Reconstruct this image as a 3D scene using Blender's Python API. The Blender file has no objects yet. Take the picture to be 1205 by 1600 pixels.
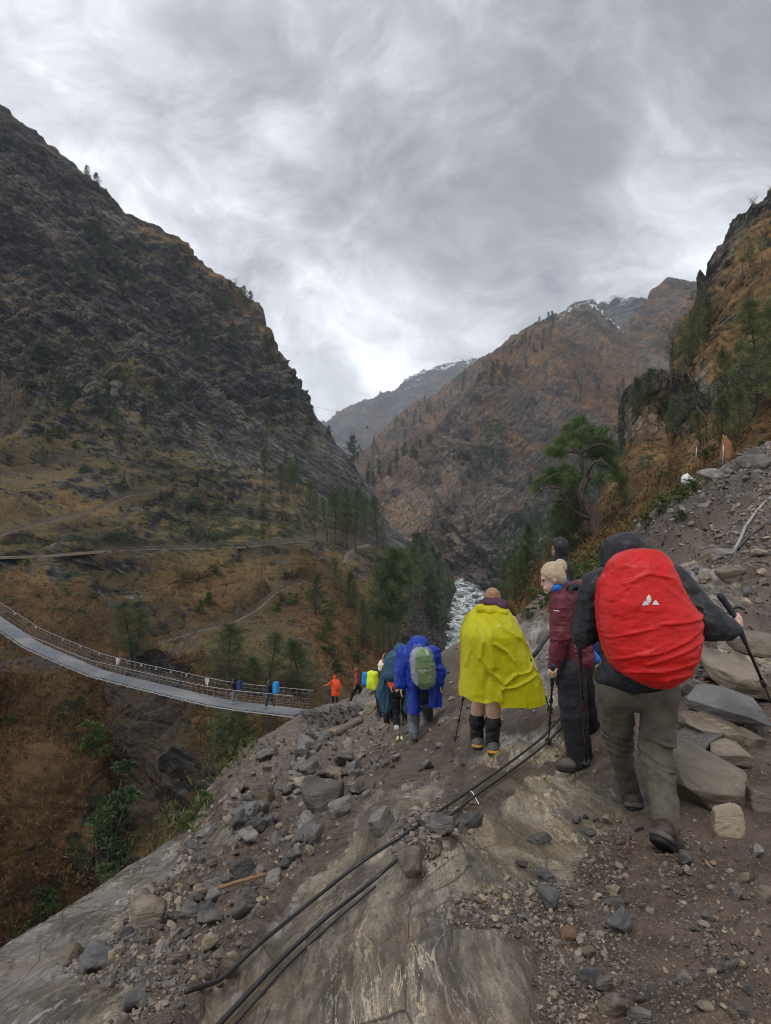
import bpy, bmesh, math, random
import numpy as np
from mathutils import Vector, Matrix, Euler
from mathutils.bvhtree import BVHTree
R = math.radians
random.seed(7); rng = np.random.default_rng(7)
SC = bpy.context.scene
COL = SC.collection
FPX, CX, CY, CZ = 1100.0, 602.5, 800.0, 1.6      # lens in photo pixels, level camera 1.6 m up

def P(px, py, d):
    return Vector(((px-CX)/FPX*d, d, CZ-(py-CY)/FPX*d))
def PN(px, py, d):
    return np.stack([(px-CX)/FPX*d, d, CZ-(py-CY)/FPX*d], -1)
def pix(v):
    return (CX+v[0]/v[1]*FPX, CY-(v[2]-CZ)/v[1]*FPX)

# ---------------------------------------------------------------- objects
def tag(o, label=None, cat=None, group=None, kind=None):
    if label: o['label'] = label
    if cat: o['category'] = cat
    if group: o['group'] = group
    if kind: o['kind'] = kind
    return o
def empty(name, loc, label=None, cat=None, group=None, rz=0):
    o = bpy.data.objects.new(name, None); COL.objects.link(o)
    o.location = loc; o.rotation_euler = (0, 0, rz); o.empty_display_size = .1
    return tag(o, label, cat, group)
def link(name, me, mat=None, parent=None, smooth=True):
    o = bpy.data.objects.new(name, me); COL.objects.link(o)
    if mat is not None and not me.materials: me.materials.append(mat)
    if parent is not None: o.parent = parent
    return o
def mk_mesh(name, V, F, smooth=True):
    """V (n,3); F list of arrays (m,k) or one array, or a list of tuples"""
    me = bpy.data.meshes.new(name)
    V = np.asarray(V, dtype=np.float32)
    if isinstance(F, np.ndarray): F = [F]
    if len(F) and not isinstance(F[0], np.ndarray):
        me.from_pydata([tuple(map(float, v)) for v in V], [], [tuple(int(i) for i in f) for f in F])
    else:
        F = [f for f in F if len(f)]
        me.vertices.add(len(V)); me.vertices.foreach_set('co', V.ravel())
        nl = sum(f.size for f in F); npol = sum(len(f) for f in F)
        me.loops.add(nl); me.polygons.add(npol)
        me.loops.foreach_set('vertex_index', np.concatenate([f.ravel() for f in F]).astype(np.int32))
        tot = np.concatenate([np.full(len(f), f.shape[1]) for f in F]).astype(np.int32)
        st = np.concatenate([[0], np.cumsum(tot)[:-1]]).astype(np.int32)
        me.polygons.foreach_set('loop_start', st); me.polygons.foreach_set('loop_total', tot)
        me.update(calc_edges=True)
    me.polygons.foreach_set('use_smooth', np.full(len(me.polygons), bool(smooth)))
    me.validate(); me.update()
    return me
def attr(me, name, arr):
    a = me.attributes.new(name, 'FLOAT', 'POINT'); a.data.foreach_set('value', np.asarray(arr, np.float32).ravel())

# ---------------------------------------------------------------- noise (vectorised value noise)
def _h(ix, iy, iz, s):
    n = (ix*374761393 + iy*668265263 + iz*2147483647 + s*144665) & 0xFFFFFFFF
    n = ((n ^ (n >> 13))*1274126177) & 0xFFFFFFFF
    n = ((n ^ (n >> 16))*2246822519) & 0xFFFFFFFF
    return ((n ^ (n >> 15)) & 0xFFFFFF)/float(0xFFFFFF)
def vnoise(p, s=0):
    p = np.asarray(p, float); i = np.floor(p).astype(np.int64); f = p-i
    u = f*f*f*(f*(f*6-15)+10)
    x, y, z = i[..., 0], i[..., 1], i[..., 2]
    r = 0
    for dx in (0, 1):
        wx = u[..., 0] if dx else 1-u[..., 0]
        for dy in (0, 1):
            wy = u[..., 1] if dy else 1-u[..., 1]
            for dz in (0, 1):
                wz = u[..., 2] if dz else 1-u[..., 2]
                r = r + wx*wy*wz*_h(x+dx, y+dy, z+dz, s)
    return r*2-1
def fbm(p, o=5, s=0, g=.5, l=2.03):
    a, t, r = 1., 0., 0; p = np.asarray(p, float)
    for k in range(o):
        r = r+a*vnoise(p+k*13.7, s+k); t += a; a *= g; p = p*l
    return r/t
def ridged(p, o=5, s=0, g=.5, l=2.03):
    a, t, r = 1., 0., 0; p = np.asarray(p, float)
    for k in range(o):
        r = r+a*(1-2*np.abs(vnoise(p+k*7.1, s+k))); t += a; a *= g; p = p*l
    return r/t
def sstep(a, b, x):
    t = np.clip((x-a)/(b-a), 0, 1); return t*t*(3-2*t)

# ---------------------------------------------------------------- thin-plate spline on scattered controls
class TPS:
    def __init__(s, pts, val, lam=1e-4):
        s.p = np.asarray(pts, float)/500.; n = len(s.p)
        K = s.U(np.linalg.norm(s.p[:, None]-s.p[None], axis=-1))+lam*np.eye(n)
        Q = np.hstack([np.ones((n, 1)), s.p])
        A = np.block([[K, Q], [Q.T, np.zeros((3, 3))]])
        s.w = np.linalg.solve(A, np.concatenate([np.asarray(val, float), np.zeros(3)]))
    @staticmethod
    def U(r): return np.where(r > 1e-9, r*r*np.log(np.maximum(r, 1e-9)), 0)
    def __call__(s, px, py):
        sh = px.shape; q = np.stack([px.ravel(), py.ravel()], -1)/500.; out = np.empty(len(q))
        for a in range(0, len(q), 40000):
            b = q[a:a+40000]
            out[a:a+40000] = s.U(np.linalg.norm(b[:, None]-s.p[None], axis=-1)) @ s.w[:len(s.p)] + s.w[-3]+b @ s.w[-2:]
        return out.reshape(sh)

def grid_faces(nr, nc, off=0):
    i = np.arange(nr-1)[:, None]*nc+np.arange(nc-1)[None]
    i = i.ravel()+off
    return np.stack([i, i+1, i+nc+1, i+nc], -1)
def grid_normals(G):
    du = np.gradient(G, axis=1); dv = np.gradient(G, axis=0)
    n = np.cross(du, dv); n /= np.maximum(np.linalg.norm(n, axis=-1, keepdims=True), 1e-9)
    return n
def poly_mask(px, py, poly, soft):
    """soft inside-mask of a polygon given in photo pixels"""
    x, y = px, py; n = len(poly); inside = np.zeros(px.shape, bool); dist = np.full(px.shape, 1e9)
    for k in range(n):
        x1, y1 = poly[k]; x2, y2 = poly[(k+1) % n]
        c = ((y1 > y) != (y2 > y)) & (x < (x2-x1)*(y-y1)/((y2-y1) if y2 != y1 else 1e-9)+x1)
        inside ^= c
        t = np.clip(((x-x1)*(x2-x1)+(y-y1)*(y2-y1))/max((x2-x1)**2+(y2-y1)**2, 1e-9), 0, 1)
        dist = np.minimum(dist, np.hypot(x-x1-t*(x2-x1), y-y1-t*(y2-y1)))
    sd = np.where(inside, dist, -dist)
    return sstep(-soft, soft, sd)
def line_dist(px, py, pts):
    dist = np.full(px.shape, 1e9)
    for (x1, y1), (x2, y2) in zip(pts[:-1], pts[1:]):
        t = np.clip(((px-x1)*(x2-x1)+(py-y1)*(y2-y1))/max((x2-x1)**2+(y2-y1)**2, 1e-9), 0, 1)
        dist = np.minimum(dist, np.hypot(px-x1-t*(x2-x1), py-y1-t*(y2-y1)))
    return dist

# ---------------------------------------------------------------- material helpers
class NT:
    def __init__(s, name):
        s.m = bpy.data.materials.new(name); s.m.use_nodes = True; s.t = s.m.node_tree
        s.b = s.t.nodes['Principled BSDF']; s.out = s.t.nodes['Material Output']
    def n(s, typ, **kw):
        nd = s.t.nodes.new(typ)
        for k, v in kw.items():
            if k.startswith('i_'):
                key = k[2:]; key = int(key) if key.isdigit() else key.replace('_', ' ')
                s.set(nd.inputs[key], v)
            else: setattr(nd, k, v)
        return nd
    def set(s, inp, v):
        if isinstance(v, bpy.types.NodeSocket): s.t.links.new(v, inp)
        elif isinstance(v, (tuple, list)) and len(v) == 3 and inp.type == 'RGBA': inp.default_value = (*v, 1)
        else: inp.default_value = v
    def math(s, op, a, b=0., c=None, clamp=False):
        nd = s.t.nodes.new('ShaderNodeMath'); nd.operation = op; nd.use_clamp = clamp
        s.set(nd.inputs[0], a); s.set(nd.inputs[1], b)
        if c is not None: s.set(nd.inputs[2], c)
        return nd.outputs[0]
    def mix(s, f, a, b, typ='MIX'):
        nd = s.t.nodes.new('ShaderNodeMix'); nd.data_type = 'RGBA'; nd.blend_type = typ
        s.set(nd.inputs[0], f); s.set(nd.inputs[6], a); s.set(nd.inputs[7], b)
        return nd.outputs[2]
    def ramp(s, f, a, b, lo=0., hi=1.):
        nd = s.t.nodes.new('ShaderNodeMapRange'); nd.interpolation_type = 'SMOOTHSTEP'
        s.set(nd.inputs[0], f); nd.inputs[1].default_value = a; nd.inputs[2].default_value = b
        nd.inputs[3].default_value = lo; nd.inputs[4].default_value = hi
        return nd.outputs[0]
    def noise(s, vec, scale, detail=6., rough=.55, dist=0., col=False):
        nd = s.t.nodes.new('ShaderNodeTexNoise'); s.set(nd.inputs['Scale'], scale)
        if vec is not None: s.set(nd.inputs['Vector'], vec)
        nd.inputs['Detail'].default_value = detail; nd.inputs['Roughness'].default_value = rough
        nd.inputs['Distortion'].default_value = dist
        return nd.outputs['Color' if col else 'Fac']
    def attr(s, name):
        nd = s.t.nodes.new('ShaderNodeAttribute'); nd.attribute_name = name; return nd.outputs['Fac']
    def mapping(s, vec, scale=(1, 1, 1), rot=(0, 0, 0)):
        nd = s.t.nodes.new('ShaderNodeMapping'); s.set(nd.inputs['Vector'], vec)
        nd.inputs['Scale'].default_value = scale; nd.inputs['Rotation'].default_value = rot
        return nd.outputs[0]
    def pos(s): return s.t.nodes.new('ShaderNodeNewGeometry').outputs['Position']
    def obj(s): return s.t.nodes.new('ShaderNodeTexCoord').outputs['Object']
    def bump(s, h, strength=.5, dist=.1, nrm=None):
        nd = s.t.nodes.new('ShaderNodeBump'); s.set(nd.inputs['Height'], h)
        nd.inputs['Strength'].default_value = strength; nd.inputs['Distance'].default_value = dist
        if nrm is not None: s.set(nd.inputs['Normal'], nrm)
        return nd.outputs[0]
    def fin(s, color=None, rough=None, normal=None, **kw):
        if color is not None: s.set(s.b.inputs['Base Color'], color)
        if rough is not None: s.set(s.b.inputs['Roughness'], rough)
        if normal is not None: s.set(s.b.inputs['Normal'], normal)
        for k, v in kw.items(): s.set(s.b.inputs[k.replace('_', ' ')], v)
        return s.m
# ================================================================ camera, sky, light
cam = bpy.data.cameras.new('camera'); camo = bpy.data.objects.new('camera', cam); COL.objects.link(camo)
camo.location = (0, 0, CZ); camo.rotation_euler = (R(90), 0, 0)
cam.sensor_fit = 'VERTICAL'; cam.sensor_height = 36; cam.lens = FPX/1600*36
cam.clip_start = .05; cam.clip_end = 20000
SC.camera = camo
SUN_EL, SUN_AZ = 58, 200     # azimuth clockwise from +y seen from above
w = bpy.data.worlds.new("World"); SC.world = w; w.use_nodes = True
wt = w.node_tree; wt.nodes.clear()
def wn(t, **k):
    n = wt.nodes.new(t)
    for a, b in k.items(): setattr(n, a, b)
    return n
def wl(a, b): wt.links.new(a, b)
def wset(i, v):
    if isinstance(v, bpy.types.NodeSocket): wl(v, i)
    else: i.default_value = v
def wm(op, a, b=0., clamp=False):
    n = wn('ShaderNodeMath', operation=op, use_clamp=clamp); wset(n.inputs[0], a); wset(n.inputs[1], b); return n.outputs[0]
def wv(op, a, b):
    n = wn('ShaderNodeVectorMath', operation=op); wset(n.inputs[0], a); wset(n.inputs[1], b); return n
def wmix(f, a, b):
    n = wn('ShaderNodeMix', data_type='RGBA'); wset(n.inputs[0], f); wset(n.inputs[6], a); wset(n.inputs[7], b); return n.outputs[2]
def wr(f, a, b, lo=0., hi=1.):
    n = wn('ShaderNodeMapRange', interpolation_type='SMOOTHSTEP'); wset(n.inputs[0], f)
    for i, v in enumerate((a, b, lo, hi)): n.inputs[i+1].default_value = v
    return n.outputs[0]
tc = wn('ShaderNodeTexCoord'); D = tc.outputs['Generated']
sep = wn('ShaderNodeSeparateXYZ'); wl(D, sep.inputs[0])
zc = wm('MAXIMUM', sep.outputs[2], 0.0)
den = wm('ADD', zc, .62)
cmb = wn('ShaderNodeCombineXYZ'); wl(wm('DIVIDE', sep.outputs[0], den), cmb.inputs[0]); wl(wm('DIVIDE', sep.outputs[1], den), cmb.inputs[1])
U = cmb.outputs[0]
def wnoise(vec, sc, det, ro, dist=0.):
    n = wn('ShaderNodeTexNoise'); wl(vec, n.inputs['Vector']); n.inputs['Scale'].default_value = sc
    n.inputs['Detail'].default_value = det; n.inputs['Roughness'].default_value = ro; n.inputs['Distortion'].default_value = dist
    return n
warp = wnoise(U, 1.6, 4, .55)
wsub = wv('SUBTRACT', warp.outputs['Color'], (.5, .5, .5)); wsc = wv('SCALE', wsub.outputs[0], (0, 0, 0)); wsc.inputs[3].default_value = .45
U2 = wv('ADD', U, wsc.outputs[0]).outputs[0]
n1 = wnoise(U2, 2.3, 10, .55, .15).outputs['Fac']
n2 = wnoise(U2, 6.5, 9, .64, .25).outputs['Fac']
n3 = wnoise(U2, 1.0, 3, .5).outputs['Fac']
def lobe(px, py, k):
    v = Vector(((px-CX)/FPX, 1, (CY-py)/FPX)).normalized()
    dt = wv('DOT_PRODUCT', D, tuple(v)).outputs['Value']
    # gaussian-like: exp(k*(dot-1))
    return wm('EXPONENT', wm('MULTIPLY', wm('SUBTRACT', dt, 1.), k))
b = wm('MULTIPLY', wm('SUBTRACT', n1, .5), 1.55)
b = wm('ADD', b, wm('MULTIPLY', wm('SUBTRACT', n2, .5), .95))
b = wm('ADD', b, wm('MULTIPLY', wm('SUBTRACT', n3, .5), .3))
for (x, y, k, a) in ((20, 60, 60, .22), (470, 500, 60, .12), (640, 470, 90, .11), (1030, 370, 70, .17), (330, 280, 130, .12), (540, 620, 120, .14),
                     (870, 230, 40, -.17), (560, 300, 80, -.13), (1000, 60, 50, -.08), (450, 60, 60, -.03), (120, 330, 100, .12)):
    b = wm('ADD', b, wm('MULTIPLY', lobe(x, y, k), a))
bb = wm('ADD', b, .57)
cr = wn('ShaderNodeValToRGB'); wl(bb, cr.inputs[0])
el = cr.color_ramp.elements
el[0].position = 0.0; el[0].color = (.155, .158, .172, 1)
el[1].position = 1.0; el[1].color = (.86, .88, .92, 1)
for p_, c_ in ((.30, (.215, .220, .238, 1)), (.5, (.315, .322, .342, 1)), (.72, (.50, .51, .535, 1))):
    e = el.new(p_); e.color = c_
sky = wn('ShaderNodeTexSky', sky_type='NISHITA'); sky.sun_disc = False
sky.sun_elevation = R(SUN_EL); sky.sun_rotation = R(SUN_AZ)
bgs = wn('ShaderNodeBackground'); wl(sky.outputs[0], bgs.inputs[0]); bgs.inputs[1].default_value = .08
bgc = wn('ShaderNodeBackground'); wl(cr.outputs[0], bgc.inputs[0]); bgc.inputs[1].default_value = 1.0
ms = wn('ShaderNodeMixShader'); ms.inputs[0].default_value = .93
wl(bgs.outputs[0], ms.inputs[1]); wl(bgc.outputs[0], ms.inputs[2])
wo = wn('ShaderNodeOutputWorld'); wl(ms.outputs[0], wo.inputs[0])
sl = bpy.data.lights.new('sun', 'SUN'); sl.energy = .9; sl.angle = R(25); sl.color = (1, .97, .93)
slo = bpy.data.objects.new('sun', sl); COL.objects.link(slo)
az = R(SUN_AZ); eh = R(SUN_EL)
sd = Vector((math.sin(az)*math.cos(eh), math.cos(az)*math.cos(eh), math.sin(eh)))
slo.rotation_euler = sd.to_track_quat('Z', 'Y').to_euler()
SC.view_settings.view_transform = 'Standard'; SC.view_settings.look = 'None'
SC.view_settings.exposure = 0.82; SC.view_settings.gamma = 1
SC.cycles.max_bounces = 6; SC.cycles.diffuse_bounces = 3; SC.cycles.volume_bounces = 1
SC.cycles.use_adaptive_sampling = True
SC.cycles.use_denoising = True
SC.cycles.filter_width = 1.0
# ================================================================ terrain
def interp(pts, x):
    pts = sorted(pts); return np.interp(x, [p[0] for p in pts], [p[1] for p in pts])

def mountain_material(name, rock, rock2, grass, grass2, green, scale, dip=0., snow=False, tan=(.2, .15, .1)):
    t = NT(name); p = t.pos()
    pr = t.mapping(p, rot=(0, dip, 0))
    strat = t.mapping(pr, scale=(.28, .28, 1.6))
    nS = t.noise(strat, scale*2.2, 9, .66, .6)
    nA = t.noise(p, scale*.6, 6, .6)
    nB = t.noise(p, scale*4.5, 6, .68)
    nC = t.noise(p, scale*16, 3, .7)
    vor = t.n('ShaderNodeTexVoronoi', feature='DISTANCE_TO_EDGE'); t.set(vor.inputs['Vector'], t.mapping(pr, scale=(.5, .5, 1.5))); vor.inputs['Scale'].default_value = scale*3.2
    crack = t.ramp(vor.outputs['Distance'], 0., .12)
    nS2 = t.noise(strat, scale*8, 7, .68, .4); c = t.mix(t.ramp(t.math('ADD', t.math('MULTIPLY', nS, .6), t.math('MULTIPLY', nS2, .4)), .43, .59), rock, rock2)
    c = t.mix(t.ramp(nS2, .55, .72, 0, .7), c, tuple(min(.4, v*1.9) for v in rock2))
    c = t.mix(t.math('MULTIPLY', t.ramp(nA, .34, .58), t.attr('tan')), c, tan)
    c = t.mix(t.ramp(crack, 0, 1, .55, 0), c, tuple(v*.35 for v in rock))
    gz = t.n('ShaderNodeSeparateXYZ'); t.set(gz.inputs[0], t.t.nodes.new('ShaderNodeNewGeometry').outputs['Normal'])
    g = t.math('ADD', t.math('MULTIPLY', t.attr('grass'), 1.3), t.math('MULTIPLY', t.math('SUBTRACT', nB, .5), 2.4))
    g = t.math('ADD', g, t.math('MULTIPLY', t.math('SUBTRACT', nS, .5), 1.3))
    g = t.math('ADD', g, t.math('MULTIPLY', t.math('SUBTRACT', gz.outputs[2], .55), .6))
    g = t.math('ADD', g, t.math('MULTIPLY', t.math('SUBTRACT', nA, .5), 1.5))
    gm = t.ramp(g, .38, .72)
    gc = t.mix(t.ramp(nC, .35, .68), grass, grass2)
    gc = t.mix(t.ramp(t.noise(p, scale*1.7, 4, .6), .4, .65, 0, .6), gc, tuple((a*.45) for a in grass2))
    if 'cliff_rock' in name:
        gc = t.mix(t.math('MULTIPLY', t.attr('rust'), .85), gc, t.mix(t.ramp(nC, .35, .68), (.19, .108, .048), (.07, .044, .022)))
        gc = t.mix(t.math('MULTIPLY', t.attr('olive'), .8), gc, t.mix(t.ramp(nC, .35, .68), (.16, .122, .056), (.058, .05, .024)))
    c = t.mix(gm, c, gc)
    v = t.math('ADD', t.attr('green'), t.math('MULTIPLY', t.math('SUBTRACT', t.noise(p, scale*3.1, 6, .7), .5), 2.6))
    c = t.mix(t.ramp(v, .46, .74), c, t.mix(nC, green, tuple(a*.5 for a in green)))
    d = t.math('ADD', t.attr('dirt'), t.math('MULTIPLY', t.math('SUBTRACT', nB, .5), .9))
    c = t.mix(t.ramp(d, .45, .7), c, t.mix(nS, (.052, .038, .028), (.135, .105, .078)))
    if 'cliff_rock' in name: c = t.mix(t.math('MULTIPLY', t.attr('pathband'), .75), c, t.mix(nB, (.04, .032, .024), (.11, .088, .064)))
    if snow:
        s = t.math('ADD', t.attr('snow'), t.math('MULTIPLY', t.math('SUBTRACT', nS, .5), 2.2))
        s = t.math('ADD', s, t.math('MULTIPLY', t.math('SUBTRACT', nB, .5), 1.2))
        c = t.mix(t.ramp(s, .55, .7), c, (.75, .78, .82))
    c = t.mix(1., c, t.mix(t.ramp(nC, .3, .7), (.62, .62, .62), (1.28, 1.28, 1.28)), 'MULTIPLY')
    c = t.mix(1., c, t.mix(t.ramp(t.noise(p, scale*.22, 5, .62, .6), .36, .64), (.58, .58, .60), (1.32, 1.30, 1.27)), 'MULTIPLY')
    h = t.math('ADD', t.math('ADD', t.math('MULTIPLY', nS, 1.), t.math('MULTIPLY', nS2, .6)), t.math('MULTIPLY', nB, .7))
    h = t.math('ADD', h, t.math('MULTIPLY', crack, .25)); h = t.math('ADD', h, t.math('MULTIPLY', nC, .3))
    return t.fin(c, .85, t.bump(h, .9, 1.1/scale*.12), Specular_IOR_Level=.25)

class Sheet:
    """a terrain sheet: control points give the distance of its surface, its upper edge is a crest, with a back face behind it"""
    def __init__(s, name, ctrl, crest, bottom, x0, x1, dx, dy, disp, masks, mat, back=(.02, .06, .15), jit=0, seed=0, flat=None):
        xs = np.arange(x0, x1+.1, dx); top = interp(crest, xs)
        if jit: top = top+jit*fbm(np.stack([xs/28., xs*0, xs*0], -1), 5, seed, .6)*1.6
        bot = interp(bottom, xs)
        nr = int(max(bot-top)/dy)+2
        t = np.linspace(0, 1, nr)[:, None]
        PY = bot[None]+(top-bot)[None]*t; PX = np.repeat(xs[None], nr, 0)
        c = np.array(ctrl, float); f = TPS(c[:, :2], np.log(c[:, 2]))
        lo, hi = c[:, 2].min()*.8, c[:, 2].max()*1.2
        Dp = np.clip(np.exp(f(PX, PY)), lo, hi)
        G = PN(PX, PY, Dp)
        n = grid_normals(G); n = np.where(((n*(G-np.array([0, 0, CZ]))).sum(-1) > 0)[..., None], -n, n)
        M = {k: np.clip(m(PX, PY, G), 0, 1) for k, m in masks.items()}
        G2 = disp(G, n, PX, PY, M)
        # back side of the crest
        dirn = np.array([0., 1., 0.])
        rows = [G2]; last = G2[-1]; hgt = np.maximum(Dp[-1], 1)
        for k, b in enumerate(back):
            q = last.copy(); q[:, 1] += hgt*b; q[:, 0] += last[:, 0]*b; q[:, 2] -= hgt*b*(.35+.45*k)
            rows.append(q[None])
        A = np.concatenate(rows, 0)
        s.nr, s.nc = A.shape[:2]
        me = mk_mesh(name, A.reshape(-1, 3), grid_faces(s.nr, s.nc))
        for k, m in M.items():
            attr(me, k, np.concatenate([m, np.repeat(m[-1:], len(back), 0)], 0))
        s.o = tag(link(name, me, mat), kind='structure'); s.me = me
        s.PX, s.PY, s.G, s.D = PX, PY, G2, Dp
        V = A.reshape(-1, 3)
        s.bvh = BVHTree.FromPolygons([tuple(v) for v in V.tolist()], grid_faces(s.nr, s.nc).tolist())
    def hit(s, px, py, far=1e5):
        d = Vector(((px-CX)/FPX, 1, (CY-py)/FPX)).normalized()
        h = s.bvh.ray_cast(Vector((0, 0, CZ)), d, far)
        return (h[0], h[1]) if h[0] is not None else (None, None)
    def drop(s, x, y, z=2000):
        h = s.bvh.ray_cast(Vector((x, y, z)), Vector((0, 0, -1)))
        return h[0]

def soft_regions(regs, soft=25, warp=18, seed=3):
    def f(PX, PY, G):
        q = np.stack([PX/60, PY/60, PX*0], -1)
        wx = PX+warp*fbm(q, 4, seed)*2; wy = PY+warp*fbm(q+50, 4, seed+9)*2
        m = np.zeros(PX.shape)
        for a, poly in regs: m = np.maximum(m, a*poly_mask(wx, wy, poly, soft)) if a >= 0 else m*(1+a*poly_mask(wx, wy, poly, soft))
        return m
    return f
def const(v): return lambda PX, PY, G: np.full(PX.shape, v)

def rotdip(G, ang):
    c, s_ = math.cos(ang), math.sin(ang)
    return np.stack([G[..., 0]*c-G[..., 2]*s_, G[..., 1], G[..., 0]*s_+G[..., 2]*c], -1)
def rock_disp(sc, amp, dip, seed):
    """ridges and ledges along tilted strata; sc is the largest feature size in metres"""
    def f(G, n, PX, PY, M):
        q = rotdip(G, dip)
        r = ridged(G/sc, 5, seed)*.55
        s1 = ridged(q/np.array([sc*.9, sc*.9, sc*.16]), 5, seed+5, .58)*.42
        fine = fbm(q/np.array([sc*.16, sc*.16, sc*.05]), 4, seed+11, .6)*.22
        soft = 1-.75*np.clip(M.get('smooth', 0*PX), 0, 1)
        h = (r+(s1*1.5+fine*1.5)*soft)*amp
        k = (1-.65*sstep(.95, 1, np.linspace(0, 1, PX.shape[0])))[:, None]
        return G+n*(h*k)[..., None]
    return f

# ---- mountains, far to near ------------------------------------------------------------
FAR = [(440, 705), (470, 690), (506, 672), (530, 652), (547, 638), (575, 630), (599, 621), (622, 612), (633, 604), (652, 588), (674, 574), (690, 567), (700, 566), (715, 560), (730, 563), (749, 558), (800, 575), (860, 600)]
m_far = mountain_material('far_rock', (.07, .075, .09), (.14, .14, .15), (.17, .105, .06), (.1, .07, .045), (.03, .05, .05), .012, .3, True)
far = Sheet('far_mountain', [(x, y, 3900+x) for x, y in FAR]+[(x, 800, 2900) for x in (430, 550, 650, 750, 860)]+[(x, 690, 3400) for x in (550, 680, 800)],
            FAR, [(430, 820), (870, 820)], 440, 860, 2.0, 2.6, rock_disp(320, 80, .4, 31),
            dict(grass=const(.25), green=const(.35), dirt=const(0), tan=const(.3), snow=lambda X, Y, G: np.clip(.66-(Y-interp(FAR, X))/70., 0, 1)*sstep(590, 650, X)),
            m_far, jit=2, seed=5)
SNOW = [(840, 520), (860, 503), (880, 489), (897, 476), (910, 473), (922, 470), (931, 474), (939, 467), (948, 471), (955, 464), (967, 462), (978, 467), (985, 464), (997, 468), (1003, 464), (1012, 469), (1060, 490), (1120, 500)]
snow = Sheet('snow_mountain', [(x, y, 2600) for x, y in SNOW]+[(x, 640, 1950) for x in (840, 920, 1000, 1120)]+[(970, 540, 2350), (900, 560, 2250)],
             SNOW, [(840, 650), (1120, 650)], 840, 1120, 1.6, 2.2, rock_disp(200, 55, -.5, 41),
             dict(grass=const(.15), green=const(.2), dirt=const(0), tan=const(.3), snow=lambda X, Y, G: np.clip(.62-(Y-interp(SNOW, X))/70., 0, 1)),
             m_far, jit=2, seed=6)
PEAK = [(950, 580), (965, 548), (978, 525), (990, 502), (1003, 478), (1012, 463), (1021, 453), (1033, 446), (1040, 440), (1048, 437), (1060, 435), (1071, 437), (1083, 441), (1095, 439), (1110, 442), (1150, 432), (1250, 405)]
m_mid = mountain_material('ridge_rock', (.050, .045, .045), (.14, .12, .105), (.27, .145, .065), (.13, .07, .035), (.03, .042, .02), .022, .55, True)
peak = Sheet('peak_mountain', [(x, y, 2000-(x-950)*.8) for x, y in PEAK]+[(x, 680, 1450) for x in (950, 1050, 1150, 1250)]+[(1040, 540, 1750), (1120, 560, 1600), (985, 560, 1800)],
             PEAK, [(950, 700), (1250, 700)], 950, 1250, 2.0, 2.4, rock_disp(170, 42, .6, 51),
             dict(grass=const(.45), green=const(.25), dirt=const(0), tan=const(.4), snow=const(0)), m_mid, jit=1.5, seed=7)
BACK = [(520, 748), (537, 735), (553, 720), (573, 702), (595, 680), (618, 657), (650, 634), (681, 615), (700, 600), (719, 585), (735, 573), (749, 562), (770, 552), (790, 541), (850, 535)]
backr = Sheet('back_ridge', [(x, y, 1900+(x-520)*1.1) for x, y in BACK]+[(530, 800, 1500), (620, 740, 1550), (700, 680, 1650), (790, 620, 1800), (850, 600, 1900), (600, 840, 1300), (850, 760, 1500)],
              BACK, [(520, 860), (850, 760)], 520, 850, 2.0, 2.4, rock_disp(150, 30, .5, 61),
              dict(grass=const(.42), green=const(.42), dirt=const(0), tan=const(.4), snow=const(0)), m_mid, jit=1.5, seed=8)
MIDC = [(545, 765), (566, 746), (585, 735), (605, 722), (637, 706), (655, 690), (670, 683), (690, 664), (711, 645), (728, 620), (745, 597), (758, 570), (770, 552), (786, 541), (797, 530), (808, 526), (823, 512), (846, 502), (862, 495), (877, 491), (897, 479), (915, 474), (930, 480), (950, 498), (972, 520), (990, 540), (1040, 565), (1150, 600), (1260, 620)]
CC = [(560, 748, 950), (600, 716, 1000), (637, 690, 1050), (670, 672, 1050), (711, 642, 1080), (745, 597, 1120), (786, 541, 1300), (808, 526, 1350), (850, 501, 1450), (897, 478, 1600), (920, 472, 1650), (960, 505, 1650), (990, 540, 1600), (1050, 565, 1500), (1150, 600, 1300), (1260, 620, 1200),
      (640, 760, 880), (740, 700, 860), (780, 620, 1050), (900, 560, 1350), (850, 690, 990), (950, 650, 1050), (1050, 650, 900), (700, 720, 930),
      (600, 800, 800), (650, 840, 740), (700, 800, 760), (750, 800, 690), (800, 740, 850), (840, 820, 650), (950, 780, 650), (700, 880, 690), (740, 905, 648), (775, 900, 600), (850, 900, 480), (950, 880, 420), (640, 960, 640), (740, 960, 600), (900, 1010, 400), (1260, 850, 500), (1050, 900, 380)]
def tan_c(PX, PY, G): return soft_regions([(1., [(560, 750), (640, 700), (690, 690), (730, 740), (700, 800), (640, 850), (600, 830)]), (.8, [(700, 840), (760, 820), (770, 900), (720, 900)])], 30, 20, 5)(PX, PY, G)+.25
m_ctr = mountain_material('gorge_rock', (.030, .027, .029), (.16, .132, .112), (.27, .145, .062), (.12, .068, .034), (.028, .040, .018), .045, .75, True, (.23, .175, .125))
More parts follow.
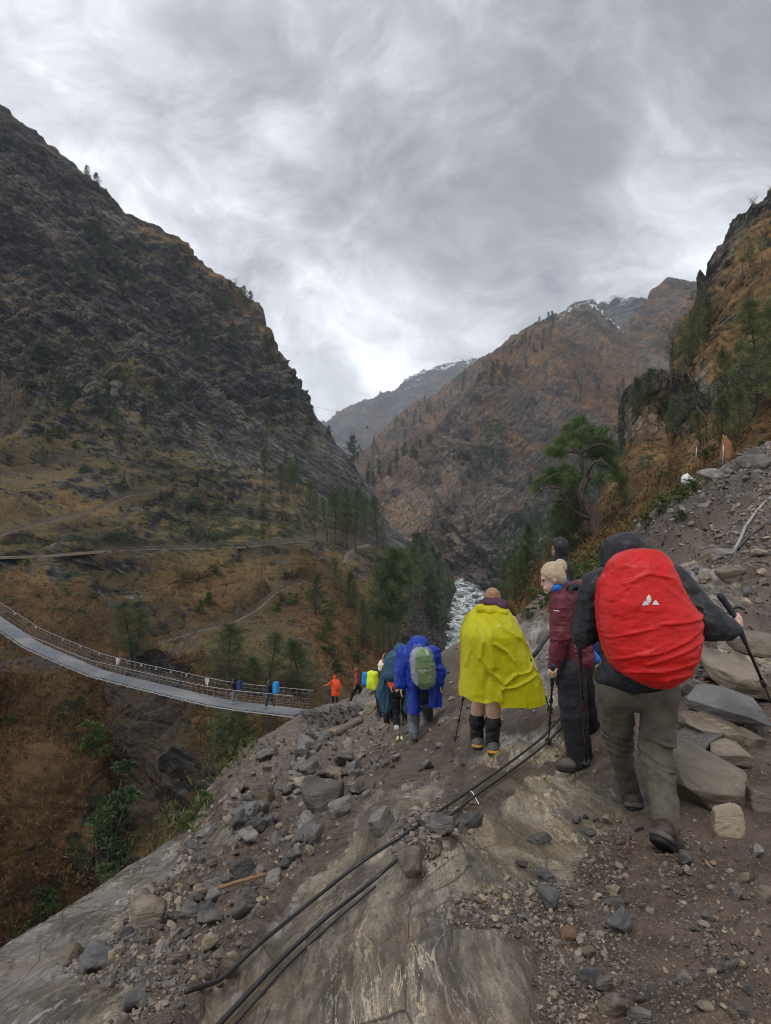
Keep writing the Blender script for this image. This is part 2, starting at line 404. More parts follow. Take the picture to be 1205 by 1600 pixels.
center = Sheet('orange_mountain', CC, MIDC, [(540, 980), (740, 985), (900, 1020), (1260, 1000)], 540, 1260, 1.9, 2.0, rock_disp(95, 26, .75, 71),
               dict(grass=soft_regions([(.10, [(500, 500), (1300, 400), (1300, 1000), (500, 1000)]), (.52, [(745, 590), (800, 530), (900, 500), (1000, 560), (1060, 660), (960, 680), (860, 620), (790, 610)]), (.18, [(560, 745), (690, 680), (720, 740), (700, 830), (640, 860), (580, 820)]), (.65, [(750, 640), (840, 690), (870, 760), (800, 730)])], 40, 30, 4),
                    green=soft_regions([(.3, [(500, 500), (1300, 400), (1300, 1000), (500, 1000)]), (.72, [(720, 660), (790, 680), (800, 760), (740, 740)]), (.78, [(780, 840), (850, 780), (960, 700), (1100, 640), (1100, 900), (800, 930)]), (.6, [(790, 560), (860, 530), (850, 570)]), (.75, [(590, 712), (668, 678), (650, 700), (580, 745)])], 30, 25, 6),
                    dirt=const(0), tan=tan_c, snow=lambda X, Y, G: np.clip(.56-(Y-interp(MIDC, X))/52., 0, 1)*sstep(850, 885, X)*(1-sstep(965, 1000, X))), m_ctr, jit=1.5, seed=9)

# ---- left mountain ---------------------------------------------------------------------
LEFTC = [(-300, -60), (-100, 95), (0, 165), (44, 207), (65, 225), (87, 244), (105, 258), (127, 272), (150, 292), (171, 314), (192, 336), (227, 352), (250, 362), (270, 372), (280, 374), (292, 385), (306, 404), (330, 422), (359, 441), (385, 466), (407, 489), (414, 510), (425, 535), (437, 552), (450, 580), (464, 603), (475, 628), (487, 655), (505, 672), (521, 690), (540, 710), (551, 724), (562, 745), (569, 761), (585, 792), (603, 817), (620, 835), (637, 846), (660, 856), (690, 880), (705, 905), (713, 925), (722, 950), (735, 980), (745, 1010)]
LC = [(-300, -60, 480), (0, 165, 540), (127, 270, 580), (280, 375, 620), (407, 489, 640), (437, 552, 620), (485, 653, 580), (551, 724, 540), (603, 817, 500), (637, 846, 460), (690, 880, 560), (712, 915, 560), (740, 1000, 520),
      (-300, 400, 300), (0, 400, 400), (150, 450, 450), (300, 550, 480), (400, 640, 470), (480, 720, 440), (540, 790, 400),
      (-300, 600, 215), (0, 600, 280), (150, 620, 320), (300, 680, 340), (420, 760, 330), (520, 830, 290),
      (-300, 760, 150), (0, 740, 185), (150, 760, 200), (300, 790, 220), (400, 820, 230),
      (-300, 880, 95), (0, 868, 125), (250, 858, 160), (480, 845, 200), (545, 860, 200), (600, 860, 270),
      (0, 930, 105), (200, 930, 122), (350, 920, 145), (480, 905, 165), (560, 900, 185), (620, 900, 250), (660, 930, 320), (690, 930, 450),
      (-300, 1050, 60), (0, 1020, 84), (200, 1010, 98), (250, 1000, 102), (400, 950, 130), (480, 960, 132), (560, 990, 130), (620, 990, 180), (660, 1000, 255), (694, 1000, 339), (690, 1040, 285), (700, 960, 430), (708, 935, 520),
      (400, 1050, 90), (480, 1060, 88), (560, 1070, 100), (640, 1060, 155), (740, 1060, 320),
      (0, 1150, 72), (100, 1150, 73), (180, 1110, 82), (220, 1130, 77), (330, 1110, 80), (330, 1200, 67), (270, 1250, 68), (220, 1300, 64), (170, 1250, 70), (160, 1400, 62), (60, 1250, 64), (0, 1300, 62), (0, 1450, 57), (0, 1550, 54), (230, 1400, 58), (400, 1150, 68), (470, 1130, 68), (-300, 1300, 52), (-300, 1600, 45), (350, 1300, 58), (110, 1330, 62), (560, 1180, 75)]
PATH1 = [(-60, 875), (0, 869), (60, 868), (150, 861), (250, 858), (330, 856), (400, 853), (450, 849), (490, 841)]
PATH2 = [(215, 1018), (260, 1002), (300, 989), (360, 975), (400, 955), (430, 928), (455, 915), (480, 908)]
PATH3 = [(535, 880), (542, 865), (552, 856), (575, 850)]
PATH4 = [(-40, 760), (0, 752), (60, 742), (110, 733)]
PATH5 = [(-20, 845), (20, 830), (80, 815), (150, 798), (200, 775), (250, 768)]
def left_disp(G, n, PX, PY, M):
    base = rock_disp(75, 20, -.45, 81)(G, n, PX, PY, M)
    lowm = sstep(640, 760, PY+(PX-200)*.1)                       # lower ground: smaller features
    q = G
    small = ridged(q/18, 5, 91)*2.6+fbm(q/4., 4, 92, .6)*1.2
    terr = np.sin((G[..., 2]+fbm(G/30, 3, 95)*5)*2*math.pi/5.2)
    terr = sstep(-.2, .6, terr)*2.0*sstep(690, 750, PY)*(1-sstep(930, 1000, PY))*(1-sstep(380, 560, PX))
    gul = ridged(G/np.array([20, 20, 45]), 5, 97)*6.5*sstep(1030, 1120, PY)*(1-sstep(380, 470, PX))
    pm = np.minimum.reduce([line_dist(PX, PY, p) for p in (PATH1, PATH2, PATH3, PATH4, PATH5)]); kp = sstep(5, 18, pm)
    low = G+n*((small+terr+gul)*kp)[..., None]
    return base*(1-lowm)[..., None]+low*lowm[..., None]
m_left = mountain_material('dark_cliff_rock', (.020, .019, .020), (.135, .126, .122), (.235, .142, .055), (.115, .082, .036), (.036, .050, .018), .09, -.45, False, (.17, .115, .07))
ORANGE = [(1., [(230, 880), (420, 880), (400, 950), (300, 980), (230, 960)]), (1., [(-50, 900), (130, 950), (260, 990), (180, 1060), (60, 1040), (-50, 1010)]), (1., [(-50, 1090), (200, 1060), (330, 1090), (190, 1130), (150, 1260), (60, 1330), (-50, 1330)]),
          (1., [(450, 870), (545, 870), (600, 960), (640, 1060), (540, 1120), (470, 1000), (440, 920)]), (.9, [(80, 765), (200, 770), (180, 800), (90, 790)]), (1., [(330, 1120), (480, 1100), (460, 1200), (330, 1210)]), (1., [(-50, 1330), (110, 1300), (150, 1420), (60, 1500), (-50, 1500)])]
left = Sheet('left_mountain', LC, LEFTC, [(-300, 1640), (0, 1580), (300, 1400), (400, 1280), (560, 1180), (700, 1120), (745, 1090)], -300, 745, 2.3, 2.3, left_disp,
             dict(grass=soft_regions([(.22, [(-300, -200), (700, -200), (700, 700), (-300, 700)]), (.40, [(-300, 660), (180, 660), (330, 720), (480, 780), (600, 850), (740, 900), (740, 1650), (-300, 1650)]), (.75, [(190, 335), (280, 372), (400, 480), (440, 555), (400, 520), (300, 420), (200, 355)]), (.8, [(150, 570), (200, 580), (270, 620), (220, 650), (170, 620)])]+ORANGE, 22, 16, 14),
                  green=soft_regions([(.66, [(60, 1180), (150, 1130), (215, 1130), (205, 1300), (150, 1430), (60, 1450), (100, 1300)]), (.34, [(-300, -200), (700, -200), (700, 1050), (-300, 1050)]), (.62, [(360, 600), (440, 620), (440, 645), (390, 640)]), (.55, [(-300, 540), (150, 530), (300, 640), (260, 680), (0, 600)]), (.5, [(100, 700), (360, 700), (380, 790), (160, 780)]), (.62, [(260, 780), (480, 800), (480, 870), (420, 900), (250, 870)]), (.6, [(-300, 820), (250, 830), (250, 890), (-300, 900)])], 28, 22, 24),
                  dirt=soft_regions([(1., [(225, 1125), (325, 1105), (340, 1180), (315, 1250), (275, 1330), (200, 1350), (215, 1240)]), (.85, [(-40, 660), (30, 665), (40, 720), (-40, 740)]), (.9, [(195, 1020), (330, 970), (400, 935), (410, 955), (340, 985), (230, 1030)]), (.8, [(-60, 1020), (100, 1040), (200, 1040), (120, 1080), (-60, 1070)]), (.75, [(485, 860), (520, 870), (520, 910), (495, 905)])], 16, 26, 34),
                  pathband=lambda X, Y, G: np.maximum.reduce([1-sstep(1.5, 6+3*fbm(G/6, 3, 8), np.abs(line_dist(X, Y+3, p))) for p in (PATH1, PATH2, PATH3, PATH4, PATH5)]),
                  tan=soft_regions([(1., [(320, 440), (410, 500), (440, 580), (410, 560), (330, 500)])], 25, 15, 44),
                  smooth=const(0),
                  rust=lambda X, Y, G: np.clip(sstep(900, 1010, Y+.12*(X-200))+.9*sstep(430, 520, X)*sstep(840, 900, Y), 0, 1),
                  olive=lambda X, Y, G: sstep(520, 600, Y)*(1-soft_regions(ORANGE+[(.8, [(600, 900), (700, 900), (700, 1080), (560, 1080)])], 14, 22, 71)(X, Y, G))), m_left, jit=2, seed=10)

# ---- right-hand hill -------------------------------------------------------------------
RIGHTC = [(735, 1050), (745, 1015), (760, 975), (790, 938), (820, 910), (840, 896), (860, 875), (890, 845), (915, 815), (940, 778), (958, 735), (970, 705), (980, 672), (988, 640), (998, 622), (1012, 608), (1030, 600), (1046, 596), (1052, 570), (1064, 540), (1078, 512), (1096, 488), (1106, 466), (1112, 440), (1105, 414), (1114, 396), (1130, 374), (1140, 354), (1160, 338), (1172, 326), (1190, 322), (1205, 306), (1300, 230), (1400, 150)]
RCt = [(740, 1040, 95), (760, 975, 95), (790, 938, 100), (820, 910, 85), (860, 875, 70), (890, 845, 75), (940, 778, 100), (958, 735, 118), (980, 672, 138), (998, 622, 142), (1030, 600, 142), (1046, 596, 150), (1064, 540, 165), (1096, 488, 180), (1112, 440, 190), (1105, 414, 190), (1140, 354, 195), (1205, 306, 195), (1300, 230, 190), (1400, 150, 180),
       (770, 1040, 40), (800, 970, 40), (800, 1050, 24), (860, 960, 26), (850, 930, 35), (900, 880, 40), (930, 850, 42), (960, 800, 60), (980, 740, 85), (1000, 692, 118), (1030, 690, 120), (1070, 690, 105), (1000, 650, 136), (1060, 640, 135), (1050, 720, 75), (1100, 700, 66), (1100, 600, 110), (1150, 640, 62), (1205, 600, 60), (1205, 480, 115), (1150, 480, 150), (1205, 390, 165), (1150, 420, 175), (1130, 560, 125),
       (1040, 790, 34), (1000, 860, 26), (960, 900, 22), (1120, 740, 45), (1205, 680, 40), (1180, 720, 36), (1400, 600, 40), (1400, 400, 120), (1300, 500, 80), (1120, 800, 30), (1400, 750, 30)]
def right_disp(G, n, PX, PY, M):
    hi = 1-sstep(560, 690, PY)
    r = (ridged(rotdip(G, .9)/np.array([26, 26, 9.]), 5, 101, .58)*3.6+ridged(G/40, 4, 104)*4.5)*hi
    blk = M['rockface']
    r = r+blk*(ridged(G/np.array([9, 9, 22.]), 5, 107, .6)*2.4)
    r = r+(fbm(G/6, 5, 109, .6)*1.1+ridged(G/14, 4, 113)*.6)*(1-hi)*sstep(20, 70, G[..., 1])+fbm(G/1.6, 4, 120, .6)*.28
    return G+n*r[..., None]
m_right = mountain_material('right_hill_rock', (.024, .021, .021), (.165, .142, .12), (.29, .165, .062), (.125, .08, .034), (.03, .043, .016), .17, .95, False, (.23, .17, .115))
right = Sheet('right_hill', RCt, RIGHTC, [(735, 1100), (800, 1060), (900, 980), (1000, 930), (1120, 830), (1400, 780)], 735, 1400, 2.2, 2.2, right_disp,
              dict(grass=soft_regions([(.8, [(735, 1100), (735, 900), (960, 690), (1400, 560), (1400, 900)]), (.62, [(1040, 600), (1110, 470), (1205, 330), (1400, 300), (1400, 600)]), (.9, [(1100, 530), (1160, 430), (1205, 370), (1205, 470), (1130, 590)]), (-.95, [(975, 610), (1040, 590), (1075, 620), (1080, 690), (980, 690)]), (-.8, [(1105, 400), (1140, 350), (1205, 300), (1205, 350), (1150, 400), (1120, 450)])], 16, 12, 54),
                   green=soft_regions([(.42, [(735, 1100), (735, 280), (1400, 280), (1400, 1100)]), (.66, [(740, 1050), (760, 950), (830, 920), (900, 900), (900, 960), (800, 1040)]), (.6, [(980, 700), (1060, 700), (1060, 740), (990, 740)])], 20, 15, 64),
                   dirt=soft_regions([(.75, [(1040, 610), (1070, 610), (1070, 640), (1045, 640)]), (.6, [(850, 960), (940, 870), (960, 890), (880, 970)])], 8, 6, 74),
                   rockface=soft_regions([(1., [(975, 615), (1040, 590), (1080, 620), (1080, 690), (975, 690)])], 10, 5, 84),
                   tan=soft_regions([(1., [(985, 640), (1050, 620), (1060, 690), (985, 690)]), (.6, [(1110, 400), (1205, 340), (1205, 440), (1120, 470)])], 12, 8, 94)), m_right, jit=2.5, seed=12)

# ---- river -----------------------------------------------------------------------------
RZ = -60.
RIV = [(902, 728, 741), (912, 716, 752), (925, 706, 752), (940, 702, 758), (960, 697, 752), (985, 690, 735), (1010, 680, 735), (1040, 670, 740), (1080, 660, 750)]
ys = np.arange(902, 1080, .9); nx = 46
lx = np.interp(ys, [r[0] for r in RIV], [r[1] for r in RIV]); rx = np.interp(ys, [r[0] for r in RIV], [r[2] for r in RIV])
Xr = lx[:, None]-8+(rx-lx+16)[:, None]*np.linspace(0, 1, nx)[None]; Dr = (FPX*(CZ-RZ)/(ys-CY))[:, None]*np.ones((1, nx))
Gr = PN(Xr, np.repeat(ys[:, None], nx, 1), Dr)
Gr[..., 2] += ridged(Gr/np.array([7, 12, 9.]), 4, 140)*.9+fbm(Gr/2.5, 3, 141)*.4
mr = NT('rapids_water'); pp = mr.mapping(mr.pos(), scale=(1, .3, 1))
f1 = mr.noise(pp, .16, 8, .68, 1.1); f2 = mr.noise(pp, .6, 5, .7)
fo = mr.ramp(mr.math('ADD', mr.math('MULTIPLY', f1, .6), mr.math('MULTIPLY', f2, .4)), .45, .60)
river_mat = mr.fin(mr.mix(fo, (.20, .25, .24), (.78, .82, .82)), mr.ramp(fo, 0, 1, .18, .6), mr.bump(f2, .6, .6))
river = tag(link('river', mk_mesh('river', Gr.reshape(-1, 3), grid_faces(len(ys), nx)), river_mat), kind='structure')

# ---- paths on the far hillside --------------------------------------------------------
mpth = NT('trodden_path'); npth = mpth.noise(mpth.pos(), 1.2, 6, .65)
M_PATH = mpth.fin(mpth.mix(npth, (.075, .06, .045), (.165, .14, .112)), .9)
def far_path(pts, w, lift=.03):
    pts = np.array(pts, float); k = np.arange(len(pts)); kk = np.linspace(0, len(pts)-1, len(pts)*12); C = []
    for a in kk:
        h, _ = left.hit(np.interp(a, k, pts[:, 0]), np.interp(a, k, pts[:, 1]))
        if h is not None: C.append(np.array(h))
    C = np.array(C)
    for _ in range(1): C[1:-1] = (C[:-2]+2*C[1:-1]+C[2:])/4
    d = np.gradient(C, axis=0); sd = np.stack([-d[:, 1], d[:, 0], 0*d[:, 0]], -1); sd /= np.maximum(np.linalg.norm(sd, axis=1, keepdims=True), 1e-6)
    rows = [C+sd*w*s_+np.array([0, 0, lift-.5*(abs(s_) > .9)]) for s_ in (-1, -.5, 0, .5, 1)]
    V = np.stack(rows, 1); V[..., :] += fbm(V/2.5, 3, 7)[..., None]*np.array([.3, .3, .06])
    tag(link('path', mk_mesh('path', V.reshape(-1, 3), grid_faces(len(C), 5)), M_PATH), kind='structure')
for p_, w_ in ((PATH1, .5), (PATH2, .55), (PATH3, 1.1), (PATH4, .4), (PATH5, .4)): far_path(p_, w_)

# ---- haze ------------------------------------------------------------------------------
hz = bmesh.new(); bmesh.ops.create_cube(hz, size=1)
for v in hz.verts:
    v.co.x *= 5200; v.co.y = v.co.y*5600+2500; v.co.z = v.co.z*1300+(1300/2-420)
hme = bpy.data.meshes.new('haze'); hz.to_mesh(hme); hz.free()
hm = bpy.data.materials.new('haze_air'); hm.use_nodes = True; ht = hm.node_tree; ht.nodes.clear()
pv = ht.nodes.new('ShaderNodeVolumePrincipled'); pv.inputs['Color'].default_value = (.80, .89, 1, 1); pv.inputs['Density'].default_value = .8e-4
ho = ht.nodes.new('ShaderNodeOutputMaterial'); ht.links.new(pv.outputs[0], ho.inputs['Volume'])
haze = tag(link('haze', hme, hm), kind='stuff'); haze.display_type = 'WIRE'
# ================================================================ foreground slope: mud, debris and banded rock slabs
GCREST = [(-200, 1590), (0, 1488), (75, 1440), (150, 1388), (225, 1343), (300, 1290), (330, 1235), (350, 1200), (375, 1176), (400, 1157), (440, 1134), (470, 1116), (500, 1104), (523, 1097), (560, 1086), (600, 1076), (640, 1068), (665, 1045), (690, 1020), (720, 1003), (760, 985), (790, 972), (815, 958), (850, 922), (900, 893), (960, 866), (985, 845), (1010, 825), (1040, 800), (1080, 766), (1120, 735), (1205, 690), (1400, 600)]
GCt = [(-200, 1650, 4.0), (0, 1600, 3.4), (150, 1600, 3.0), (300, 1600, 2.7), (600, 1600, 2.27), (850, 1600, 2.22), (1050, 1600, 2.2), (1205, 1600, 2.15), (1400, 1600, 2.1), (-200, 1800, 2.9), (600, 1800, 1.78), (1400, 1800, 1.7),
       (0, 1545, 4.0), (150, 1500, 4.4), (300, 1500, 3.6), (450, 1450, 3.65), (600, 1450, 3.0), (800, 1450, 2.85), (1000, 1450, 2.85), (1205, 1450, 2.75), (1400, 1450, 2.6),
       (0, 1488, 4.9), (-200, 1590, 4.8), (75, 1440, 5.8), (150, 1388, 7.1), (225, 1343, 8.8), (300, 1290, 10.8),
       (300, 1400, 6.0), (400, 1300, 8.3), (400, 1400, 4.9), (500, 1350, 5.2), (600, 1330, 4.5), (600, 1280, 5.3), (700, 1300, 4.45), (800, 1300, 4.3), (900, 1300, 4.2), (985, 1268, 4.35), (1045, 1345, 3.7), (1205, 1350, 3.6), (1400, 1350, 3.3),
       (350, 1200, 18), (400, 1157, 25), (470, 1125, 33), (500, 1200, 13), (450, 1250, 10.5), (560, 1200, 11.0), (600, 1200, 9.6), (560, 1260, 7.0), (650, 1230, 6.8), (640, 1160, 12.3), (630, 1147, 13.2), (700, 1180, 8.6), (760, 1172, 6.85), (712, 1155, 8.2), (655, 1158, 11.5),
       (860, 1150, 6.3), (900, 1195, 5.67), (850, 1215, 5.6), (780, 1235, 5.4), (560, 1150, 19), (590, 1122, 21), (560, 1098, 34), (523, 1100, 41), (500, 1108, 41.5), (475, 1116, 42), (520, 1130, 32), (500, 1150, 25), (450, 1160, 22),
       (640, 1080, 22), (690, 1020, 19), (700, 1060, 15), (760, 985, 16), (760, 1080, 10.5), (815, 960, 14), (820, 1050, 9.3), (850, 1000, 10.5), (860, 1090, 7.3), (850, 922, 15), (900, 900, 15), (900, 1000, 9.5), (960, 870, 17), (1000, 1100, 5.8), (1000, 1000, 8), (1040, 800, 21), (1040, 880, 13.5), (1080, 766, 23), (1100, 950, 8.7), (1120, 735, 26), (1120, 800, 17.5), (1120, 870, 12), (1205, 690, 28), (1205, 800, 15), (1205, 900, 10), (1205, 1000, 7.4), (1100, 1050, 6.3), (1205, 1120, 5.5), (1100, 1150, 5.1), (1205, 1220, 4.6), (1120, 1250, 4.35), (1400, 1000, 6.6), (1400, 800, 13), (1400, 650, 27), (1400, 1200, 4.3)]
SLABS = [(1., [(-200, 1570), (0, 1475), (150, 1375), (265, 1300), (305, 1335), (262, 1385), (205, 1432), (150, 1490), (118, 1510), (104, 1540), (215, 1538), (255, 1556), (180, 1600), (100, 1800), (-200, 1800)]),
         (1., [(640, 1213), (604, 1240), (560, 1310), (520, 1360), (440, 1430), (385, 1500), (300, 1590), (200, 1800), (900, 1800), (838, 1600), (824, 1492), (790, 1474), (705, 1452), (688, 1422), (760, 1402), (890, 1388), (912, 1310), (990, 1280), (1015, 1238), (960, 1212), (860, 1220), (775, 1248), (748, 1300), (705, 1345), (650, 1366), (608, 1345), (625, 1305), (688, 1252), (700, 1215)]),
         (.9, [(800, 995), (850, 960), (880, 1000), (870, 1090), (830, 1080)]), (.7, [(690, 1195), (780, 1160), (870, 1135), (890, 1180), (860, 1206), (760, 1215)]),
         (.75, [(1060, 892), (1140, 890), (1170, 930), (1130, 985), (1085, 950)]), (.8, [(470, 1130), (560, 1100), (600, 1090), (590, 1108), (520, 1128)]), (.7, [(300, 1300), (330, 1290), (420, 1300), (330, 1335)]),
         (.8, [(1120, 1000), (1205, 990), (1205, 1060), (1110, 1050)])]
slabf0 = soft_regions(SLABS, 14, 16, 204)
def slabf(X, Y, G): return slabf0(X, Y, G)+.35*fbm(G/np.array([.22, .5, .22]), 4, 205, .6)*(slabf0(X, Y, G) > .02)
leftslab = soft_regions([(1., [(-200, 1500), (0, 1475), (265, 1290), (330, 1330), (180, 1480), (130, 1560), (0, 1800), (-200, 1800)])], 30, 10, 214)
DEBRIS = [(1., [(330, 1240), (420, 1150), (560, 1130), (640, 1180), (600, 1230), (520, 1340), (420, 1440), (330, 1560), (200, 1600), (110, 1510), (250, 1390), (300, 1300)]), (.8, [(600, 1350), (650, 1260), (745, 1260), (740, 1310), (660, 1370)]), (.7, [(690, 1370), (700, 1440), (830, 1470), (1205, 1420), (1205, 1330), (920, 1290), (900, 1380)]), (.75, [(840, 1470), (850, 1600), (1205, 1600), (1205, 1420)]),
          (.9, [(980, 870), (1060, 800), (1205, 700), (1290, 760), (1205, 900), (1080, 900)]), (.55, [(1060, 900), (1205, 700), (1205, 1200), (1080, 1200)]), (.45, [(560, 1090), (700, 1050), (780, 1100), (700, 1200), (560, 1200)])]
debf = soft_regions(DEBRIS, 14, 10, 224)
def ground_disp(G, n, PX, PY, M):
    sl = M['slab']; nz = np.sqrt(np.clip(G[..., 1], 1.5, 45))
    f = lambda s: G/s
    big = fbm(f(1.9), 4, 301)*.055*np.clip(G[..., 1]/4, .6, 3.)
    mud = ridged(f(.75), 5, 302, .55)*.03*np.clip(nz/2, .8, 3)+fbm(f(.16), 4, 303, .62)*.022+fbm(f(.05), 2, 304)*.006
    lum = np.maximum(ridged(f(.42), 4, 305), 0)**2*.09*M['debris']*np.clip(nz/2, .8, 3.)
    q = G/np.array([.16, 1.3, .3]); q[..., 0] += .8*fbm(G/.6, 3, 306)
    slab = ridged(q, 5, 307, .55)*.012+fbm(G/.55, 4, 308)*.022
    step = np.floor(fbm(G/np.array([.9, 2.4, .9]), 2, 309)*5)*.018
    h = big+slab*sl+step*sl+(mud+lum+.018)*(1-sl)
    h = h+M['bank']*(ridged(G/np.array([2.2, 2.2, 1.2]), 5, 311)*.55)
    edge = sstep(0, .02, 1-np.linspace(0, 1, PX.shape[0]))[:, None]
    return G+n*(h*(.35+.65*edge))[..., None]+np.zeros_like(G)
gm = NT('wet_ground'); p = gm.pos()
ws = gm.noise(p, .55, 3, .5, col=True)
wv_ = gm.n('ShaderNodeVectorMath', operation='SCALE'); gm.set(wv_.inputs[0], ws); wv_.inputs[3].default_value = .42
pw = gm.n('ShaderNodeVectorMath', operation='ADD'); gm.set(pw.inputs[0], p); gm.set(pw.inputs[1], wv_.outputs[0])
band = gm.mapping(pw.outputs[0], scale=(1, .13, .45), rot=(0, 0, R(-6)))
b1 = gm.noise(band, 5.5, 9, .64, .3); b2 = gm.noise(band, 21, 8, .68, .3); b3 = gm.noise(band, 70, 5, .65, .2)
nL = gm.noise(p, .8, 5, .6); nM = gm.noise(p, 5, 7, .65); nF = gm.noise(p, 38, 5, .7); nV = gm.noise(p, 150, 2, .6)
lf = gm.attr('leftslab')
base = gm.mix(gm.ramp(b1, .38, .64), (.085, .068, .052), (.30, .245, .18))
base = gm.mix(gm.math('MULTIPLY', lf, .8), base, gm.mix(gm.ramp(b1, .36, .64), (.095, .088, .084), (.27, .252, .238)))
base = gm.mix(gm.ramp(b2, .54, .62, 0, .7), base, (.055, .048, .04))
base = gm.mix(1., base, gm.mix(gm.ramp(b3, .36, .62), (.80, .80, .80), (1.16, 1.16, 1.16)), 'MULTIPLY')
thin = gm.math('ABSOLUTE', gm.math('SUBTRACT', gm.noise(band, 9, 7, .62, .5), .53))
vein = gm.math('MULTIPLY', gm.ramp(thin, .004, .016, 1, 0), gm.ramp(gm.noise(band, 2.6, 6, .66), .50, .58))
base = gm.mix(gm.math('MULTIPLY', vein, .9), base, (.60, .48, .32))
thin2 = gm.math('ABSOLUTE', gm.math('SUBTRACT', gm.noise(band, 17, 6, .6, .4), .48))
vein2 = gm.math('MULTIPLY', gm.ramp(thin2, .004, .018, 1, 0), gm.ramp(gm.noise(band, 4.1, 6, .66), .48, .56))
base = gm.mix(gm.math('MULTIPLY', vein2, .7), base, (.40, .36, .31))
thin3 = gm.math('ABSOLUTE', gm.math('SUBTRACT', gm.noise(band, 6., 7, .6, .3), .5))
vein3 = gm.math('MULTIPLY', gm.math('MULTIPLY', gm.ramp(thin3, .004, .020, 1, 0), gm.ramp(gm.noise(band, 3.3, 6, .7), .47, .56)), gm.math('ADD', .25, gm.math('MULTIPLY', lf, .75)))
base = gm.mix(gm.math('MULTIPLY', vein3, .85), base, (.56, .50, .42))
base = gm.mix(gm.ramp(gm.noise(p, 1.3, 7, .65), .5, .68, 0, .65), base, gm.mix(nF, (.13, .085, .045), (.22, .15, .085)))
base = gm.mix(gm.ramp(gm.noise(p, 3.3, 7, .7), .53, .7, 0, .6), base, gm.mix(nF, (.06, .048, .04), (.095, .078, .066)))
mud = gm.mix(gm.ramp(nM, .35, .65), (.042, .028, .019), (.118, .080, .056))
mud = gm.mix(gm.ramp(nF, .52, .72), mud, (.20, .15, .108))
mud = gm.mix(gm.ramp(nL, .46, .66, 0, .6), mud, (.15, .108, .080))
vo = gm.n('ShaderNodeTexVoronoi', feature='F1'); gm.set(vo.inputs['Vector'], p); vo.inputs['Scale'].default_value = 42
cs = gm.n('ShaderNodeSeparateColor'); gm.set(cs.inputs[0], vo.outputs['Color'])
peb = gm.math('MULTIPLY', gm.ramp(vo.outputs['Distance'], .26, .40, 1, 0), gm.ramp(cs.outputs[0], .62, .7))
mud = gm.mix(gm.math('MULTIPLY', peb, .85), mud, gm.mix(cs.outputs[1], (.07, .064, .06), (.24, .20, .16)))
far_ = gm.attr('far')
mud = gm.mix(far_, mud, gm.mix(gm.ramp(nM, .3, .7), (.085, .062, .047), (.215, .165, .130)))
sl = gm.ramp(gm.math('ADD', gm.attr('slab'), gm.math('MULTIPLY', gm.math('SUBTRACT', nM, .5), .9)), .26, .46)
col = gm.mix(sl, mud, base)
gs = gm.math('ADD', gm.attr('grass'), gm.math('MULTIPLY', gm.math('SUBTRACT', nM, .5), 1.1))
col = gm.mix(gm.ramp(gs, .5, .7), col, gm.mix(nF, (.11, .085, .035), (.06, .075, .025)))
col = gm.mix(1., col, gm.mix(gm.ramp(nV, .3, .7), (.78, .78, .78), (1.18, 1.18, 1.18)), 'MULTIPLY')
crk = gm.n('ShaderNodeTexVoronoi', feature='DISTANCE_TO_EDGE'); gm.set(crk.inputs['Vector'], gm.mapping(pw.outputs[0], scale=(1.5, .45, .8))); crk.inputs['Scale'].default_value = 1.6
cke = gm.math('MULTIPLY', gm.ramp(crk.outputs['Distance'], 0., .012, 1, 0), gm.math('MULTIPLY', sl, gm.ramp(nL, .42, .55)))
col = gm.mix(gm.math('MULTIPLY', cke, .85), col, (.025, .02, .017))
col = gm.mix(gm.math('MULTIPLY', gm.attr('bank'), gm.ramp(nM, .3, .6)), col, gm.mix(nF, (.032, .024, .019), (.085, .066, .052)))
hh = gm.mix(sl, gm.math('ADD', gm.math('ADD', gm.math('MULTIPLY', nM, 1.2), gm.math('MULTIPLY', nF, .7)), gm.math('ADD', gm.math('MULTIPLY', peb, .45), gm.math('MULTIPLY', nV, .2))),
            gm.math('ADD', gm.math('ADD', gm.math('MULTIPLY', b2, .7), gm.math('MULTIPLY', b3, .22)), gm.math('MULTIPLY', nF, .25)))
wet = gm.ramp(gm.noise(p, 1.1, 5, .6), .4, .62)
ro = gm.mix(sl, gm.math('ADD', .50, gm.math('MULTIPLY', wet, .3)), gm.math('ADD', .14, gm.math('ADD', gm.math('MULTIPLY', wet, .34), gm.math('MULTIPLY', nF, .12))))
ground_mat = gm.fin(col, ro, gm.bump(hh, .75, .03), Specular_IOR_Level=.5, Coat_Weight=gm.math('MULTIPLY', gm.math('MULTIPLY', sl, gm.ramp(gm.noise(p, .9, 5, .62), .44, .6)), .7), Coat_Roughness=.16)
ground = Sheet('ground', GCt, GCREST, [(-200, 1800), (1400, 1800)], -200, 1400, 2.2, 2.0, ground_disp,
               dict(slab=slabf, leftslab=leftslab, debris=debf, far=lambda X, Y, G: sstep(7, 20, G[..., 1]),
                    bank=soft_regions([(1., [(960, 900), (1010, 830), (1080, 775), (1130, 745), (1205, 700), (1205, 770), (1130, 830), (1080, 870), (1010, 900)]), (.7, [(690, 1030), (820, 965), (840, 1010), (820, 1060), (760, 1090), (690, 1075)])], 12, 8, 234),
                    grass=soft_regions([(.8, [(980, 840), (1040, 795), (1110, 755), (1100, 780), (1050, 815), (1000, 850)]), (.6, [(345, 1210), (400, 1150), (410, 1160), (350, 1225)]), (.7, [(830, 945), (900, 885), (960, 862), (940, 890), (880, 915)])], 6, 6, 244)),
               ground_mat, back=(.012, .03, .06, .12, .3), jit=1.5, seed=20)
